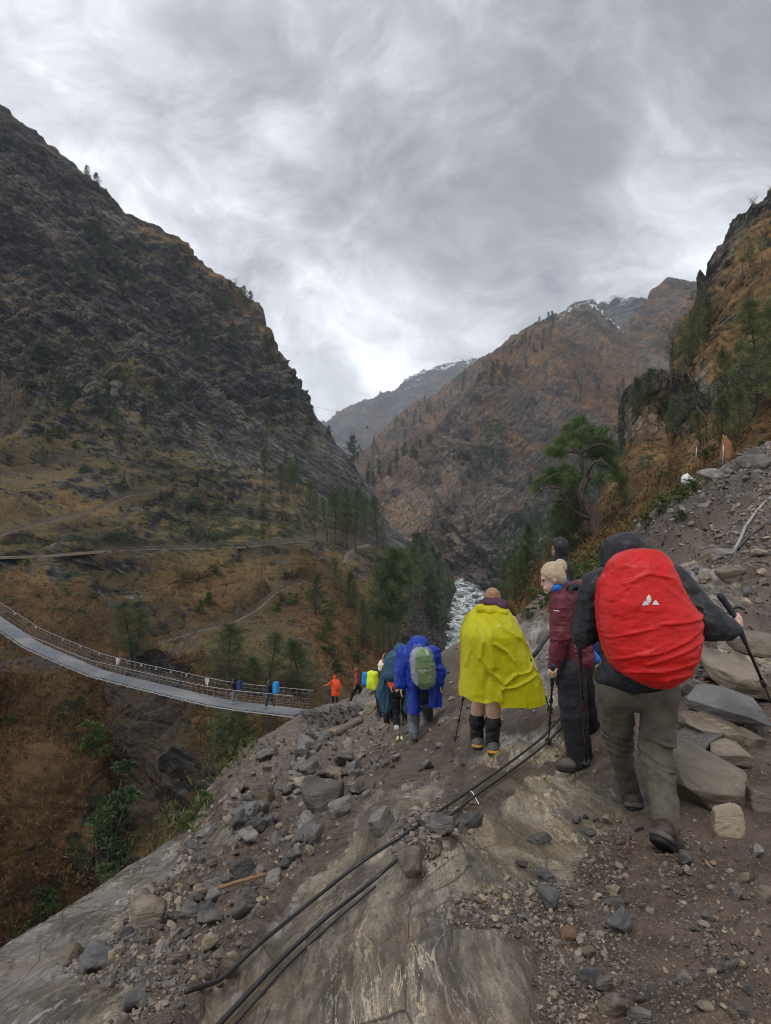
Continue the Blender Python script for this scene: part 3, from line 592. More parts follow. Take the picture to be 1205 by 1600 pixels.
# the same slope going on beside and behind the camera
apron = Sheet('ground', GCt+[(2100, 2700, .9), (2100, 1800, 1.6), (2100, 1450, 2.5), (2100, 1200, 4.0), (2100, 800, 12), (2100, 450, 27), (-500, 1800, 3.4), (-500, 1720, 4.6), (-500, 2700, 1.4), (600, 2700, .94)],
              [(-500, 1725)]+GCREST[:-1]+[(1400, 600), (2100, 420)], [(-500, 2700), (2100, 2700)], -500, 2100, 18, 18,
              lambda G, n, PX, PY, M: G-np.array([0, 0, 1.])*(.05+.015*G[..., 1:2])+np.array([0, 0, 1.])*(.05*fbm(G/.8, 3, 5))[..., None],
              dict(slab=const(0), leftslab=const(0), debris=const(0), bank=const(0), grass=const(0), far=lambda X, Y, G: sstep(7, 20, G[..., 1])), ground_mat, back=(.02, .08, .3), seed=21)
# the drop behind the crest is steeper than for a hill: the outer rim of the ledge
def gpos(px, py, lift=0.):
    h, n = ground.hit(px, py)
    return h if lift == 0 or h is None else h+n*(lift if n.z > 0 else -lift)
# ================================================================ trees, shrubs, grass
class Geo:
    """collects triangles/quads with numpy, one mesh per part"""
    def __init__(s): s.V, s.T, s.Q, s.n, s.A = [], [], [], 0, []
    def add(s, V, T=None, Q=None, a=0.):
        V = np.asarray(V, float).reshape(-1, 3)
        s.V.append(V); s.A.append(np.broadcast_to(np.asarray(a, float), (len(V),)).copy())
        if T is not None and len(T): s.T.append(np.asarray(T)+s.n)
        if Q is not None and len(Q): s.Q.append(np.asarray(Q)+s.n)
        s.n += len(V)
    def tube(s, pts, rad, seg=6, a=0., cap=True):
        pts = np.asarray(pts, float); n = len(pts); rad = np.broadcast_to(rad, (n,))
        d = np.gradient(pts, axis=0); d /= np.maximum(np.linalg.norm(d, axis=1, keepdims=True), 1e-9)
        ref = np.array([0, 0, 1.]) if abs(d[:, 2]).mean() < .8 else np.array([1., 0, 0])
        u = np.cross(d, ref); u /= np.maximum(np.linalg.norm(u, axis=1, keepdims=True), 1e-9); v = np.cross(d, u)
        th = np.arange(seg)*2*math.pi/seg
        ring = pts[:, None]+rad[:, None, None]*(np.cos(th)[None, :, None]*u[:, None]+np.sin(th)[None, :, None]*v[:, None])
        V = ring.reshape(-1, 3); i = (np.arange(n-1)[:, None]*seg+np.arange(seg)[None]); j = (np.arange(n-1)[:, None]*seg+(np.arange(seg)+1)[None] % seg)
        Q = np.stack([i, j, j+seg, i+seg], -1).reshape(-1, 4)
        T = None
        if cap:
            V = np.vstack([V, pts[:1], pts[-1:]]); k = np.arange(seg); k2 = (k+1) % seg
            T = np.vstack([np.stack([k2, k, np.full(seg, n*seg)], -1), np.stack([(n-1)*seg+k, (n-1)*seg+k2, np.full(seg, n*seg+1)], -1)])
        s.add(V, T, Q, a)
    def mesh(s, name, smooth=True, attrname='tint'):
        F = []
        if s.T: F.append(np.vstack(s.T))
        if s.Q: F.append(np.vstack(s.Q))
        me = mk_mesh(name, np.vstack(s.V), F, smooth)
        A = np.concatenate(s.A)
        if len(me.vertices) == len(A): attr(me, attrname, A)
        return me
def unit(v): return v/np.maximum(np.linalg.norm(v, axis=-1, keepdims=True), 1e-9)
def tufts(g, C, Dn, size, n, width, r, spread=.9):
    """bursts of needle blades: centres C, directions Dn"""
    m = len(C); size = np.broadcast_to(size, (m,))
    d = unit(Dn[:, None]+spread*r.normal(size=(m, n, 3)))
    L = size[:, None, None]*(.55+.6*r.random((m, n, 1)))
    base = C[:, None]+d*L*.05+r.normal(size=(m, n, 3))*size[:, None, None]*.12
    tip = base+d*L
    sd = unit(np.cross(d, r.normal(size=(m, n, 3))))*(width*size[:, None, None])
    mid = base+d*L*.55
    V = np.stack([base, mid+sd, tip, mid-sd], 2).reshape(-1, 3)
    Q = np.arange(m*n*4).reshape(-1, 4)
    tint = np.repeat(r.random(m)*.75, n*4)+np.tile([0, .12, .25, .12], m*n)
    g.add(V, None, Q, tint)
def bark_mat():
    t = NT('pine_bark'); p = t.obj()
    n = t.noise(t.mapping(p, scale=(1, 1, .25)), 9, 5, .65)
    return t.fin(t.mix(t.ramp(n, .35, .65), (.028, .022, .018), (.12, .09, .072)), .9, t.bump(n, .8, .05))
def leaf_mat(name, a, b, dead=None):
    t = NT(name); oi = t.n('ShaderNodeObjectInfo')
    c = t.mix(t.ramp(t.attr('tint'), 0, 1), a, b)
    c = t.mix(t.ramp(oi.outputs['Random'], 0, 1, .0, .45), c, tuple(v*.55 for v in a))
    m = t.fin(c, .6, Specular_IOR_Level=.2)
    return m
M_BARK = bark_mat()
M_PINE = leaf_mat('pine_needles', (.036, .056, .024), (.165, .21, .08))
M_FARP = leaf_mat('far_needles', (.026, .040, .022), (.082, .108, .05))
M_BUSH = leaf_mat('shrub_leaves', (.030, .052, .014), (.125, .18, .048))
M_BRIGHT = leaf_mat('bright_leaves', (.026, .046, .017), (.075, .112, .040))

def pine_mesh(seed, crown=.35, rad=.22, whorls=11, per=6, nt=5, nb=10, tsize=.07, wid=.10, shape=1., droop=.0, lean=0., trunk_r=.016, flat=0., seg=6):
    """unit-height pine: (trunk mesh incl. limbs, crown mesh)"""
    r = np.random.default_rng(seed); gt, gc = Geo(), Geo()
    ax = r.normal(size=2)*.018
    def trunk(t): return np.array([ax[0]*math.sin(t*5)+lean*t*t, ax[1]*math.sin(t*4+1), t])
    ts = np.linspace(-.03, 1, 12)
    gt.tube([trunk(t) for t in ts], trunk_r*(1-.88*np.clip(ts, 0, 1))*(1+.6*np.exp(-np.clip(ts, 0, 1)*18)), seg)
    C, Dn, S = [], [], []
    for k in range(whorls):
        u = (k+.3*r.random())/whorls; t = crown+(1-crown)*u
        env = ((1-u)**shape*(.35+.65*min(1, u*4+.25)) if not flat else (.45+.55*u))*rad
        for j in range(per):
            if r.random() < .16: continue
            a = 2*math.pi*(j+.5*r.random())/per+k*1.1
            L = env*(.6+.65*r.random())+.02; p0 = trunk(t)
            el = .30-droop+r.normal()*.16+.35*u
            d = np.array([math.cos(a)*math.cos(el), math.sin(a)*math.cos(el), math.sin(el)])
            q = np.linspace(0, 1, 4)[:, None]
            pts = p0+d*L*q+np.array([0, 0, 1.])*(q**2)*L*(.22-droop)
            if seg >= 4: gt.tube(pts, trunk_r*.32*(1-.75*q[:, 0])*(1-.5*u), 4, cap=False)
            for f in np.linspace(.35, 1.05, nt):
                c = p0+d*L*f+np.array([0, 0, 1.])*f*f*L*(.22-droop)+r.normal(size=3)*L*.11
                C.append(c); Dn.append(d*.5+np.array([0, 0, .55])); S.append(tsize*(.75+.5*r.random()))
    C.append(trunk(1)); Dn.append(np.array([0, 0, 1.])); S.append(tsize)
    tufts(gc, np.array(C), np.array(Dn), np.array(S), nb, wid, r)
    mt, mc = gt.mesh('trunk'), gc.mesh('crown', False)
    mt.materials.append(M_BARK); mc.materials.append(M_PINE)
    return mt, mc
TREE_KINDS = {}
def far_version(seed, **k):
    a = pine_mesh(seed, seg=3, **k); a[1].materials[0] = M_FARP; return a
for i in range(3):
    TREE_KINDS['tall%d' % i] = pine_mesh(100+i, .30, .20, 11, 5, 4, 26, .055, .022, .75)
    TREE_KINDS['bushy%d' % i] = pine_mesh(120+i, .12, .27, 12, 6, 5, 26, .055, .022, .9)
    TREE_KINDS['cone%d' % i] = pine_mesh(140+i, .10, .26, 12, 6, 5, 24, .055, .024, 1.15, .12)
    TREE_KINDS['umb%d' % i] = pine_mesh(160+i, .52, .30, 6, 5, 5, 22, .05, .026, .6, 0, .06*(i-1), flat=1)
    TREE_KINDS['far%d' % i] = far_version(180+i, crown=.16, rad=.26, whorls=7, per=5, nt=3, nb=9, tsize=.10, wid=.09, shape=.85)
    TREE_KINDS['farcone%d' % i] = far_version(190+i, crown=.06, rad=.21, whorls=8, per=5, nt=3, nb=9, tsize=.10, wid=.09, shape=1.1, droop=.1)
def place_tree(kind, loc, h, label, group=None, wide=1., name='pine_tree', rz=None, cat='tree'):
    mt, mc = TREE_KINDS[kind]
    e = empty(name, loc, label, cat, group, rz=random.random()*6.28 if rz is None else rz)
    e.scale = (h*wide, h*wide, h)
    link('trunk', mt, None, e); link('crown', mc, None, e)
    return e
def rand_in(poly, n):
    xs = [p[0] for p in poly]; ys = [p[1] for p in poly]; out = []
    while len(out) < n:
        x = random.uniform(min(xs), max(xs)); y = random.uniform(min(ys), max(ys))
        ins = False
        for k in range(len(poly)):
            x1, y1 = poly[k]; x2, y2 = poly[(k+1) % len(poly)]
            if (y1 > y) != (y2 > y) and x < (x2-x1)*(y-y1)/(y2-y1)+x1: ins = not ins
        if ins: out.append((x, y))
    return out
def forest(sheet, poly, n, h, kinds, label, group, wide=(.9, 1.3)):
    for x, y in rand_in(poly, n):
        p, _ = sheet.hit(x, y)
        if p is None: continue
        place_tree(random.choice(kinds), p-Vector((0, 0, .2)), random.uniform(*h), label, group, random.uniform(*wide))
def tree_at(sheet, px, py, top, kind, label, wide=1., group=None, name='pine_tree'):
    p, _ = sheet.hit(px, py)
    h = (py-top)/FPX*p.y
    return place_tree(kind, p-Vector((0, 0, .15)), h, label, group, wide, name)
FK = ['far0', 'far1', 'far2']; FCN = ['farcone0', 'farcone1', 'farcone2', 'far0']
# far ridges
forest(backr, [(553, 722), (620, 657), (690, 610), (749, 566), (760, 580), (690, 650), (600, 725), (570, 745)], 30, (16, 26), FCN, 'tiny dark conifer on the hazy brown ridge in the valley gap', 'conifers on the back ridge')
forest(center, [(566, 746), (637, 708), (672, 686), (678, 694), (640, 728), (580, 760)], 20, (11, 17), FCN, 'small dark conifer along the lit rock edge above the gorge', 'conifers on the gorge edge')
forest(center, [(745, 598), (790, 541), (846, 502), (870, 500), (850, 560), (780, 610)], 22, (15, 24), FCN, 'dark conifer near the crest of the orange mountain', 'conifers near the orange crest')
forest(center, [(880, 590), (1000, 600), (1020, 640), (900, 640)], 20, (12, 18), FK, 'dark pine dotted on the orange grass flank of the mountain', 'pines on the orange flank')
forest(center, [(770, 830), (830, 750), (930, 700), (960, 740), (900, 830), (800, 900)], 34, (8, 14), FK, 'dark pine in the shaded gully of the orange mountain', 'pines in the shaded gully')
# left mountain
forest(left, [(150, 330), (300, 420), (430, 560), (480, 660), (380, 600), (200, 480), (60, 400)], 26, (10, 16), FK, 'dark pine clinging to the left cliff face', 'pines on the left cliff')
forest(left, [(0, 540), (200, 600), (340, 650), (300, 690), (60, 650)], 12, (7, 11), FK, 'dark pine on the scrubby bench under the left cliff', 'pines on the bench')
forest(left, [(395, 690), (450, 690), (470, 780), (420, 790)], 10, (12, 17), ['tall0', 'tall1', 'bushy1'], 'green pine on the foot of the left cliff above the terraces', 'pines at the cliff foot')
forest(left, [(480, 815), (600, 840), (590, 868), (500, 862)], 13, (13, 18), ['tall0', 'tall1', 'tall2'], 'tall thin pine beside the bend of the far path', 'pines by the path bend')
forest(left, [(645, 880), (668, 880), (702, 925), (708, 960), (690, 1000), (655, 985), (640, 930)], 34, (15, 22), ['tall0', 'tall1', 'tall2', 'far0', 'far1'], 'dark pine of the riverside wood on the left bank', 'riverside pines')
forest(left, [(500, 900), (600, 930), (640, 1040), (560, 1040)], 8, (5, 9), ['tall0', 'bushy2', 'bushy0'], 'small pine on the rust coloured slope above the river', 'pines on the rust slope')
for x, y, h in ((136, 280, 12), (150, 295, 14), (166, 312, 10), (368, 452, 10), (382, 466, 12), (391, 476, 13), (487, 660, 14), (514, 688, 12), (552, 728, 24)):
    p, _ = left.hit(x, y+3)
    if p is not None: place_tree(random.choice(['far0', 'far1', 'umb0']), p, h, 'tiny pine standing out against the sky on the left ridge line', 'pines on the left skyline', 1.2)
tree_at(left, 183, 690, 640, 'tall1', 'lone pine under the dark overhang of the left cliff', 1.1)
tree_at(left, 66, 728, 696, 'bushy0', 'small leaning pine on the terrace beside the bare earth scar', 1.1)
tree_at(left, 200, 1052, 940, 'tall0', 'bushy dark pine behind the bridge deck, left of its twin trunk', 1.75)
tree_at(left, 216, 1050, 950, 'tall2', 'slimmer pine close behind the bridge, right of its bushy twin', 1.4)
tree_at(left, 358, 1075, 972, 'bushy1', 'broad pine directly behind the hiker in the dark pack on the bridge', 1.9)
tree_at(left, 426, 1078, 985, 'tall1', 'pine behind the porter with the bright blue pack on the bridge', 1.6)
tree_at(left, 462, 1085, 1000, 'bushy2', 'soft green low pine behind the near end of the bridge', 2.0)
tree_at(left, 396, 1085, 1025, 'bushy0', 'low bushy pine between the two hikers on the bridge', 2.0)
tree_at(left, 345, 1210, 1098, 'tall2', 'dark pine below the bridge with a straight bare trunk', 1.15)
tree_at(left, 372, 1180, 1095, 'bushy1', 'feathery green pine just under the bridge deck', 1.7)
tree_at(left, 421, 1150, 1090, 'tall0', 'thin trunked pine under the near end of the bridge', 1.3)
TREE_KINDS['hero'] = pine_mesh(211, .34, .21, 14, 8, 6, 34, .06, .024, .45)
tree_at(left, 613, 1030, 866, 'hero', 'tall dark pine with a bare lower trunk behind the hikers', 1.12)
tree_at(left, 590, 1030, 985, 'tall2', 'small pine left of the tall dark pine behind the hikers', 1.2)
tree_at(left, 494, 960, 895, 'bushy0', 'pine at the edge of the dirt track on the rust slope', 1.1)
tree_at(left, 524, 920, 870, 'bushy1', 'dark pine below the path bend', 1.1)
# right hill
forest(right, [(1058, 560), (1078, 520), (1104, 480), (1112, 520), (1085, 590), (1062, 596)], 10, (6, 9), ['umb0', 'umb1', 'umb2', 'bushy0'], 'flat topped pine on the steep shoulder above the right hand crag', 'pines on the shoulder')
forest(right, [(1140, 420), (1190, 390), (1196, 430), (1150, 450)], 4, (5, 7), ['bushy0', 'umb1'], 'pine in the notch of the upper right cliff', 'pines in the notch')
forest(right, [(1040, 700), (1075, 640), (1085, 700)], 5, (6, 9), ['tall0', 'tall1', 'umb0'], 'thin pine in front of the pale crag on the right', 'pines by the pale crag')
forest(right, [(838, 890), (850, 860), (900, 850), (915, 870), (880, 895)], 7, (4, 6.5), ['tall0', 'bushy0', 'bushy1', 'bushy2'], 'green pine on the slope below the twisted pine', 'pines below the twisted pine')
forest(right, [(780, 930), (850, 880), (860, 900), (800, 960)], 6, (3, 4.6), ['bushy0', 'bushy1', 'bushy2'], 'bushy pine on the bank above the rapids', 'pines above the rapids')
for x, y, tp, k, wd, lb in ((1049, 603, 508, 'umb2', .85, 'leaning flat crowned pine on top of the pale crag'), (1014, 632, 574, 'cone0', 1.3, 'dense conical pine on the left shoulder of the pale crag'), (996, 655, 590, 'bushy1', 1.2, 'rounded pine on the edge left of the dense conical pine'), (972, 690, 640, 'umb0', 1.1, 'small flat pine at the far end of the wall path'),
                            (1135, 655, 545, 'bushy0', 1.25, 'mid green pine left of the big dark pine on the right slope'), (1178, 650, 470, 'bushy2', 1.2, 'big dark bushy pine at the right edge of the photo'), (1215, 640, 460, 'bushy1', 1.2, 'dark pine cut off by the right edge of the photo'), (1128, 705, 615, 'bushy1', 1.2, 'dense low pine behind the broken orange stump'), (1092, 706, 640, 'tall1', 1.2, 'slim pine with a bare trunk left of the broken stump'), (1155, 690, 600, 'bushy0', 1.1, 'dark pine right behind the broken orange stump'),
                            (1176, 330, 309, 'umb0', 1.6, 'tiny wind bent pine on the rim of the upper right cliff'), (1204, 308, 290, 'umb1', 1.4, 'tiny pine at the very top of the right cliff'), (1158, 348, 334, 'umb2', 1.8, 'low scrubby pine on the rim left of the wind bent one'), (975, 808, 745, 'tall2', 1.1, 'small pine on the orange slope right of the twisted pine')):
    tree_at(right, x, y, tp, k, lb, wd)
# ---- the twisted pine (traced skeleton at 45 m) ----
def tw(cx, cy, dy=0.): return np.array(P(820+cx*.1625, 640+cy*.1625, 45+dy))
TW0 = tw(740, 1400)
gt, gc = Geo(), Geo(); r = np.random.default_rng(5)
def limb(pts, r0, r1, dys=None):
    pts = np.array([tw(x, y, (dys[i] if dys else 0)) for i, (x, y) in enumerate(pts)])-TW0
    k = np.linspace(0, 1, len(pts)); kk = np.linspace(0, 1, len(pts)*4)
    q = np.stack([np.interp(kk, k, pts[:, j]) for j in range(3)], -1)
    for _ in range(3): q[1:-1] = (q[:-2]+2*q[1:-1]+q[2:])/4
    gt.tube(q, np.linspace(r0, r1, len(q)), 8)
limb([(745, 1480), (735, 1340), (690, 1150), (650, 1000), (590, 930), (540, 830), (555, 740), (600, 670), (570, 600), (545, 470), (520, 380), (530, 280), (535, 170)], .46, .05)
limb([(650, 1040), (570, 1035), (500, 1000), (430, 950), (405, 880), (380, 820), (330, 750), (200, 745), (95, 800)], .17, .03, [0, -.2, -.5, -.8, -1, -1.2, -1.3, -1.6, -1.8])
limb([(405, 880), (300, 865), (220, 910), (130, 912)], .08, .02, [-1, -1.2, -1.4, -1.6])
limb([(400, 790), (440, 735), (520, 715)], .06, .02, [-1.1, -1, -.8])
limb([(600, 670), (680, 635), (780, 650), (940, 690)], .12, .03, [0, .5, .9, 1.2])
limb([(590, 640), (640, 540), (690, 495), (760, 495), (860, 590)], .10, .03, [0, -.6, -1, -1.3, -1.6])
limb([(540, 430), (470, 400), (400, 415), (300, 440), (220, 425)], .10, .03, [0, .4, .7, 1, 1.2])
limb([(540, 430), (620, 370), (740, 320), (830, 370)], .09, .03, [0, -.5, -.9, -1.2])
limb([(555, 600), (470, 620), (380, 590), (250, 640), (170, 700)], .09, .03, [0, -.3, -.6, -1, -1.3])
TB = [(540, 140, 75, 55, 26), (450, 215, 85, 60, 34), (640, 220, 90, 55, 34), (735, 215, 50, 45, 16), (350, 330, 65, 55, 26), (440, 310, 80, 50, 30), (570, 290, 90, 50, 34), (690, 310, 90, 55, 36), (810, 330, 55, 60, 22), (250, 420, 60, 45, 22), (340, 430, 60, 40, 20), (700, 410, 100, 50, 40), (830, 430, 70, 60, 30), (470, 370, 70, 35, 18), (640, 480, 60, 40, 12), (790, 530, 90, 50, 26), (880, 600, 60, 60, 20), (940, 690, 45, 35, 14), (860, 660, 60, 35, 14),
      (390, 590, 60, 35, 20), (280, 610, 70, 40, 26), (190, 690, 65, 45, 26), (100, 780, 40, 50, 16), (300, 690, 70, 30, 18), (470, 640, 70, 40, 18), (520, 680, 50, 40, 12), (730, 660, 60, 30, 12), (700, 720, 50, 30, 8)]
C, Dn = [], []
for bx, by, rx, ry, n in TB:
    dy0 = r.normal()*1.1
    for _ in range(int(n*1.0)):
        v = r.normal(size=3); v = v/np.linalg.norm(v)*r.random()**.4
        C.append(tw(bx+v[0]*rx, by+v[1]*ry, dy0+v[2]*.7)-TW0); Dn.append(np.array([v[0]*.6, v[2]*.6, .7-v[1]*.4]))
tufts(gc, np.array(C), np.array(Dn), .46, 34, .020, r, .8)
tp = empty('pine_tree', TW0, 'twisted dark pine with a crooked bare trunk above the gorge', 'tree')
link('trunk', gt.mesh('trunk'), M_BARK, tp); link('crown', gc.mesh('crown', False), leaf_mat('near_pine_needles', (.030, .055, .020), (.15, .215, .07)), tp)
# ---- bright young broadleaf tree in the gully ----
def leafy(seed, w, n, nb, mat, ls=.06, stem=True, blobs=9, flat=1.):
    r = np.random.default_rng(seed); g = Geo(); gs = Geo()
    bl = [(np.array([r.normal()*w*.38, r.normal()*w*.38, .18+.78*(k+.5)/blobs]), w*(.28+.28*r.random())*(1.15-.75*k/blobs)) for k in range(blobs)]
    C, Dn = [], []
    for c, q in bl:
        for _ in range(n//blobs):
            v = unit(r.normal(size=3)); C.append(c+v*q*np.array([1, 1, .6*flat])*r.random()**.35); Dn.append(v+np.array([0, 0, .3]))
        if stem: gs.tube([np.array([0, 0, -.03]), c*.5*np.array([.4, .4, 1]), c], [.016, .01, .004], 4)
    tufts(g, np.array(C), np.array(Dn), ls*.75, nb+4, .17, r, .9)
    mc = g.mesh('crown', False); mc.materials.append(mat)
    if stem: ms_ = gs.mesh('trunk'); ms_.materials.append(M_BARK)
    return (ms_ if stem else None), mc
TREE_KINDS['leafy0'] = leafy(1, .30, 420, 7, M_BRIGHT)
TREE_KINDS['leafy1'] = leafy(2, .34, 380, 7, M_BUSH)
tree_at(left, 172, 1388, 1208, 'leafy0', 'bright green young broadleaf tree at the foot of the earth scar', 1.15, None, 'broadleaf_tree')
tree_at(left, 75, 1455, 1375, 'leafy1', 'dark green sapling at the bottom of the gully', 1.3, None, 'broadleaf_tree')
tree_at(left, 150, 1185, 1120, 'leafy1', 'leafy green tree on the lip of the earth scar', 1.4, None, 'broadleaf_tree')
# ---- shrubs ----
SHR = []
for i in range(4):
    r0 = leafy(30+i, .62, 260, 6, M_BUSH, .10, True, 7, .8); SHR.append(r0)
def shrub(sheet, px, py, size, label, mat=None, group=None, name='shrub'):
    p, _ = sheet.hit(px, py)
    if p is None: return
    st, cr = random.choice(SHR)
    h = size/FPX*p.y
    e = empty(name, p-Vector((0, 0, .08*h)), label, 'shrub', group, random.random()*6.28); e.scale = (h*1.25, h*1.25, h)
    link('stem', st, None, e); link('foliage', cr, None, e)
for x, y, s_ in ((500, 1000, 22), (515, 985, 26), (545, 1010, 18), (508, 960, 24), (490, 935, 20), (560, 1035, 20), (455, 945, 20), (430, 955, 16), (530, 1050, 24), (585, 965, 16), (470, 1030, 24), (455, 905, 14), (520, 1030, 26)):
    shrub(left, x, y, s_, 'round green shrub on the rust coloured slope across the gully', None, 'shrubs on the rust slope')
for x, y, s_ in ((75, 690, 22), (95, 685, 18), (300, 600, 10), (120, 700, 14), (190, 800, 10), (40, 885, 14), (130, 740, 12), (325, 945, 22), (310, 955, 18), (145, 935, 12), (120, 1100, 18), (20, 1130, 18), (160, 1160, 20)):
    shrub(left, x, y, s_, 'dull green shrub on the terraces across the gully', None, 'shrubs on the terraces')
for x, y, s_ in ((1030, 805, 34), (1060, 785, 30), (1085, 768, 22), (1010, 825, 26), (1065, 815, 20), (1190, 716, 28), (1165, 725, 14), (1110, 720, 20), (1040, 750, 16)):
    shrub(right if y < 760 else ground, x, y, s_, 'yellow green shrub on the right hand bank', None, 'shrubs on the right bank')
for x, y, s_ in ((905, 905, 28), (925, 895, 24), (880, 910, 26), (845, 950, 34), (825, 968, 22), (800, 985, 16), (868, 930, 30), (940, 885, 18), (785, 1000, 14)):
    shrub(ground, x, y, s_, 'leafy green shrub on the ledge rim behind the hikers', None, 'shrubs on the ledge rim')
shrub(ground, 300, 1296, 34, 'trailing grey green shrub overhanging the slab edge'); shrub(ground, 318, 1262, 30, 'low grey green shrub at the debris edge above the slab')
# ---- dry grass: nobody could count it ----
def grass_stuff(name, sheet, wfun, n, size, mat, nb=8, lo=40, hi=260):
    PXf, PYf = sheet.PX.ravel(), sheet.PY.ravel(); Gf = sheet.G.reshape(-1, 3)
    wgt = wfun(sheet.PX, sheet.PY, sheet.G).ravel()*((Gf[:, 1] > lo) & (Gf[:, 1] < hi))
    r = np.random.default_rng(99); ii = r.choice(len(Gf), n, p=wgt/wgt.sum())
    C = Gf[ii]+r.normal(size=(n, 3))*.2
    g = Geo(); tufts(g, C, np.tile([0, -.15, .9], (n, 1)), size*(.6+.8*r.random(n)), nb, .07, r, .55)
    return tag(link(name, g.mesh(name, False), mat), kind='stuff')
M_DRY = leaf_mat('dry_grass', (.06, .036, .016), (.24, .14, .058))
def wl_(X, Y, G): return soft_regions([(a, p) for a, p in ORANGE]+[(.25, [(-50, 720), (480, 780), (600, 880), (560, 1100), (400, 1120), (-50, 1400)])], 20, 16, 14)(X, Y, G)*(1-.9*soft_regions([(1., [(215, 1120), (330, 1100), (345, 1180), (300, 1320), (190, 1360), (200, 1230)])], 10, 12, 34)(X, Y, G))
grass_stuff('dry_grass', left, wl_, 20000, .42, M_DRY)
M_RUST = leaf_mat('rust_bracken', (.05, .028, .013), (.205, .115, .05))
grass_stuff('dry_bracken', left, lambda X, Y, G: sstep(1070, 1130, Y)*(1-sstep(380, 470, X))*(.35+sstep(-.3, .4, fbm(G/9, 3, 19)))*(1-.93*soft_regions([(1., [(225, 1125), (325, 1105), (340, 1180), (315, 1250), (275, 1330), (200, 1350), (215, 1240)])], 16, 26, 34)(X, Y, G)), 9000, .46, M_RUST)
grass_stuff('dry_grass', right, lambda X, Y, G: sstep(560, 700, Y)*(1-soft_regions([(1., [(975, 615), (1040, 590), (1080, 620), (1080, 690), (975, 690)])], 8, 3, 5)(X, Y, G))+.05, 9000, .36, M_DRY, lo=20, hi=150)
M_GRN = leaf_mat('green_grass', (.05, .055, .018), (.17, .17, .06))
grass_stuff('grass_tufts', ground, soft_regions([(1., [(985, 845), (1040, 797), (1112, 757), (1100, 780), (1050, 812), (1000, 848)]), (.5, [(345, 1215), (400, 1157), (412, 1162), (352, 1228)]), (.5, [(830, 945), (900, 885), (960, 862), (940, 890), (880, 915)]), (.8, [(272, 1300), (300, 1262), (312, 1268), (285, 1308)])], 4, 3, 244), 800, .15, M_GRN, 9, 5, 60)
# ================================================================ implicit surfaces (smooth union of tapered limbs), meshed with surface nets
def capsule(a, b, r0, r1=None): return ('c', np.array(a, float), np.array(b, float), r0, r0 if r1 is None else r1)
def ellip(c, r, rot=None): return ('e', np.array(c, float), np.array(r, float), np.eye(3) if rot is None else np.array(rot, float))
def prim_d(p, q):
    if q[0] == 'c':
        _, a, b, r0, r1 = q; ab = b-a; t = np.clip(((p-a) @ ab)/max(ab @ ab, 1e-12), 0, 1)
        return np.linalg.norm(p-a-t[..., None]*ab, axis=-1)-(r0+(r1-r0)*t)
    _, c, r, rot = q; l = (p-c) @ rot
    k0 = np.linalg.norm(l/r, axis=-1); k1 = np.linalg.norm(l/(r*r), axis=-1)
    return k0*(k0-1)/np.maximum(k1, 1e-9)
def prim_box(q):
    if q[0] == 'c':
        m = max(q[3], q[4]); return np.minimum(q[1], q[2])-m, np.maximum(q[1], q[2])+m
    m = q[2].max(); return q[1]-m, q[1]+m
def nets(f, org, h):
    s = f < 0
    c = [(i, j, k) for i in (0, 1) for j in (0, 1) for k in (0, 1)]
    nx, ny, nz = [n-1 for n in f.shape]
    sl = lambda o: (slice(o[0], o[0]+nx), slice(o[1], o[1]+ny), slice(o[2], o[2]+nz))
    cnt = sum(s[sl(o)].astype(np.int8) for o in c); act = (cnt > 0) & (cnt < 8)
    idx = np.argwhere(act); n = len(idx)
    vid = np.full(act.shape, -1, np.int64); vid[act] = np.arange(n)
    acc = np.zeros((n, 3)); num = np.zeros(n)
    for a in c:
        for ax in range(3):
            if a[ax]: continue
            b = list(a); b[ax] = 1
            fa = f[idx[:, 0]+a[0], idx[:, 1]+a[1], idx[:, 2]+a[2]]; fb = f[idx[:, 0]+b[0], idx[:, 1]+b[1], idx[:, 2]+b[2]]
            m = (fa < 0) != (fb < 0); t = np.where(m, fa/np.where(m, fa-fb, 1), 0)
            pt = np.tile(np.array(a, float), (n, 1)); pt[:, ax] += t
            acc += pt*m[:, None]; num += m
    V = (idx+acc/num[:, None])*h+org
    Q = []
    for ax in range(3):
        u, v = [(1, 2), (2, 0), (0, 1)][ax]
        s0 = np.moveaxis(s, (ax, u, v), (0, 1, 2)); vi = np.moveaxis(vid, (ax, u, v), (0, 1, 2))
        m = (s0[:-1, 1:-1, 1:-1] != s0[1:, 1:-1, 1:-1]); e = np.argwhere(m)
        if not len(e): continue
        i, j, k = e[:, 0], e[:, 1]+1, e[:, 2]+1
        q = np.stack([vi[i, j-1, k-1], vi[i, j, k-1], vi[i, j, k], vi[i, j-1, k]], -1)
        fl = s0[i, j, k]
        q[~fl] = q[~fl][:, ::-1]; Q.append(q)
    return V, np.vstack(Q)
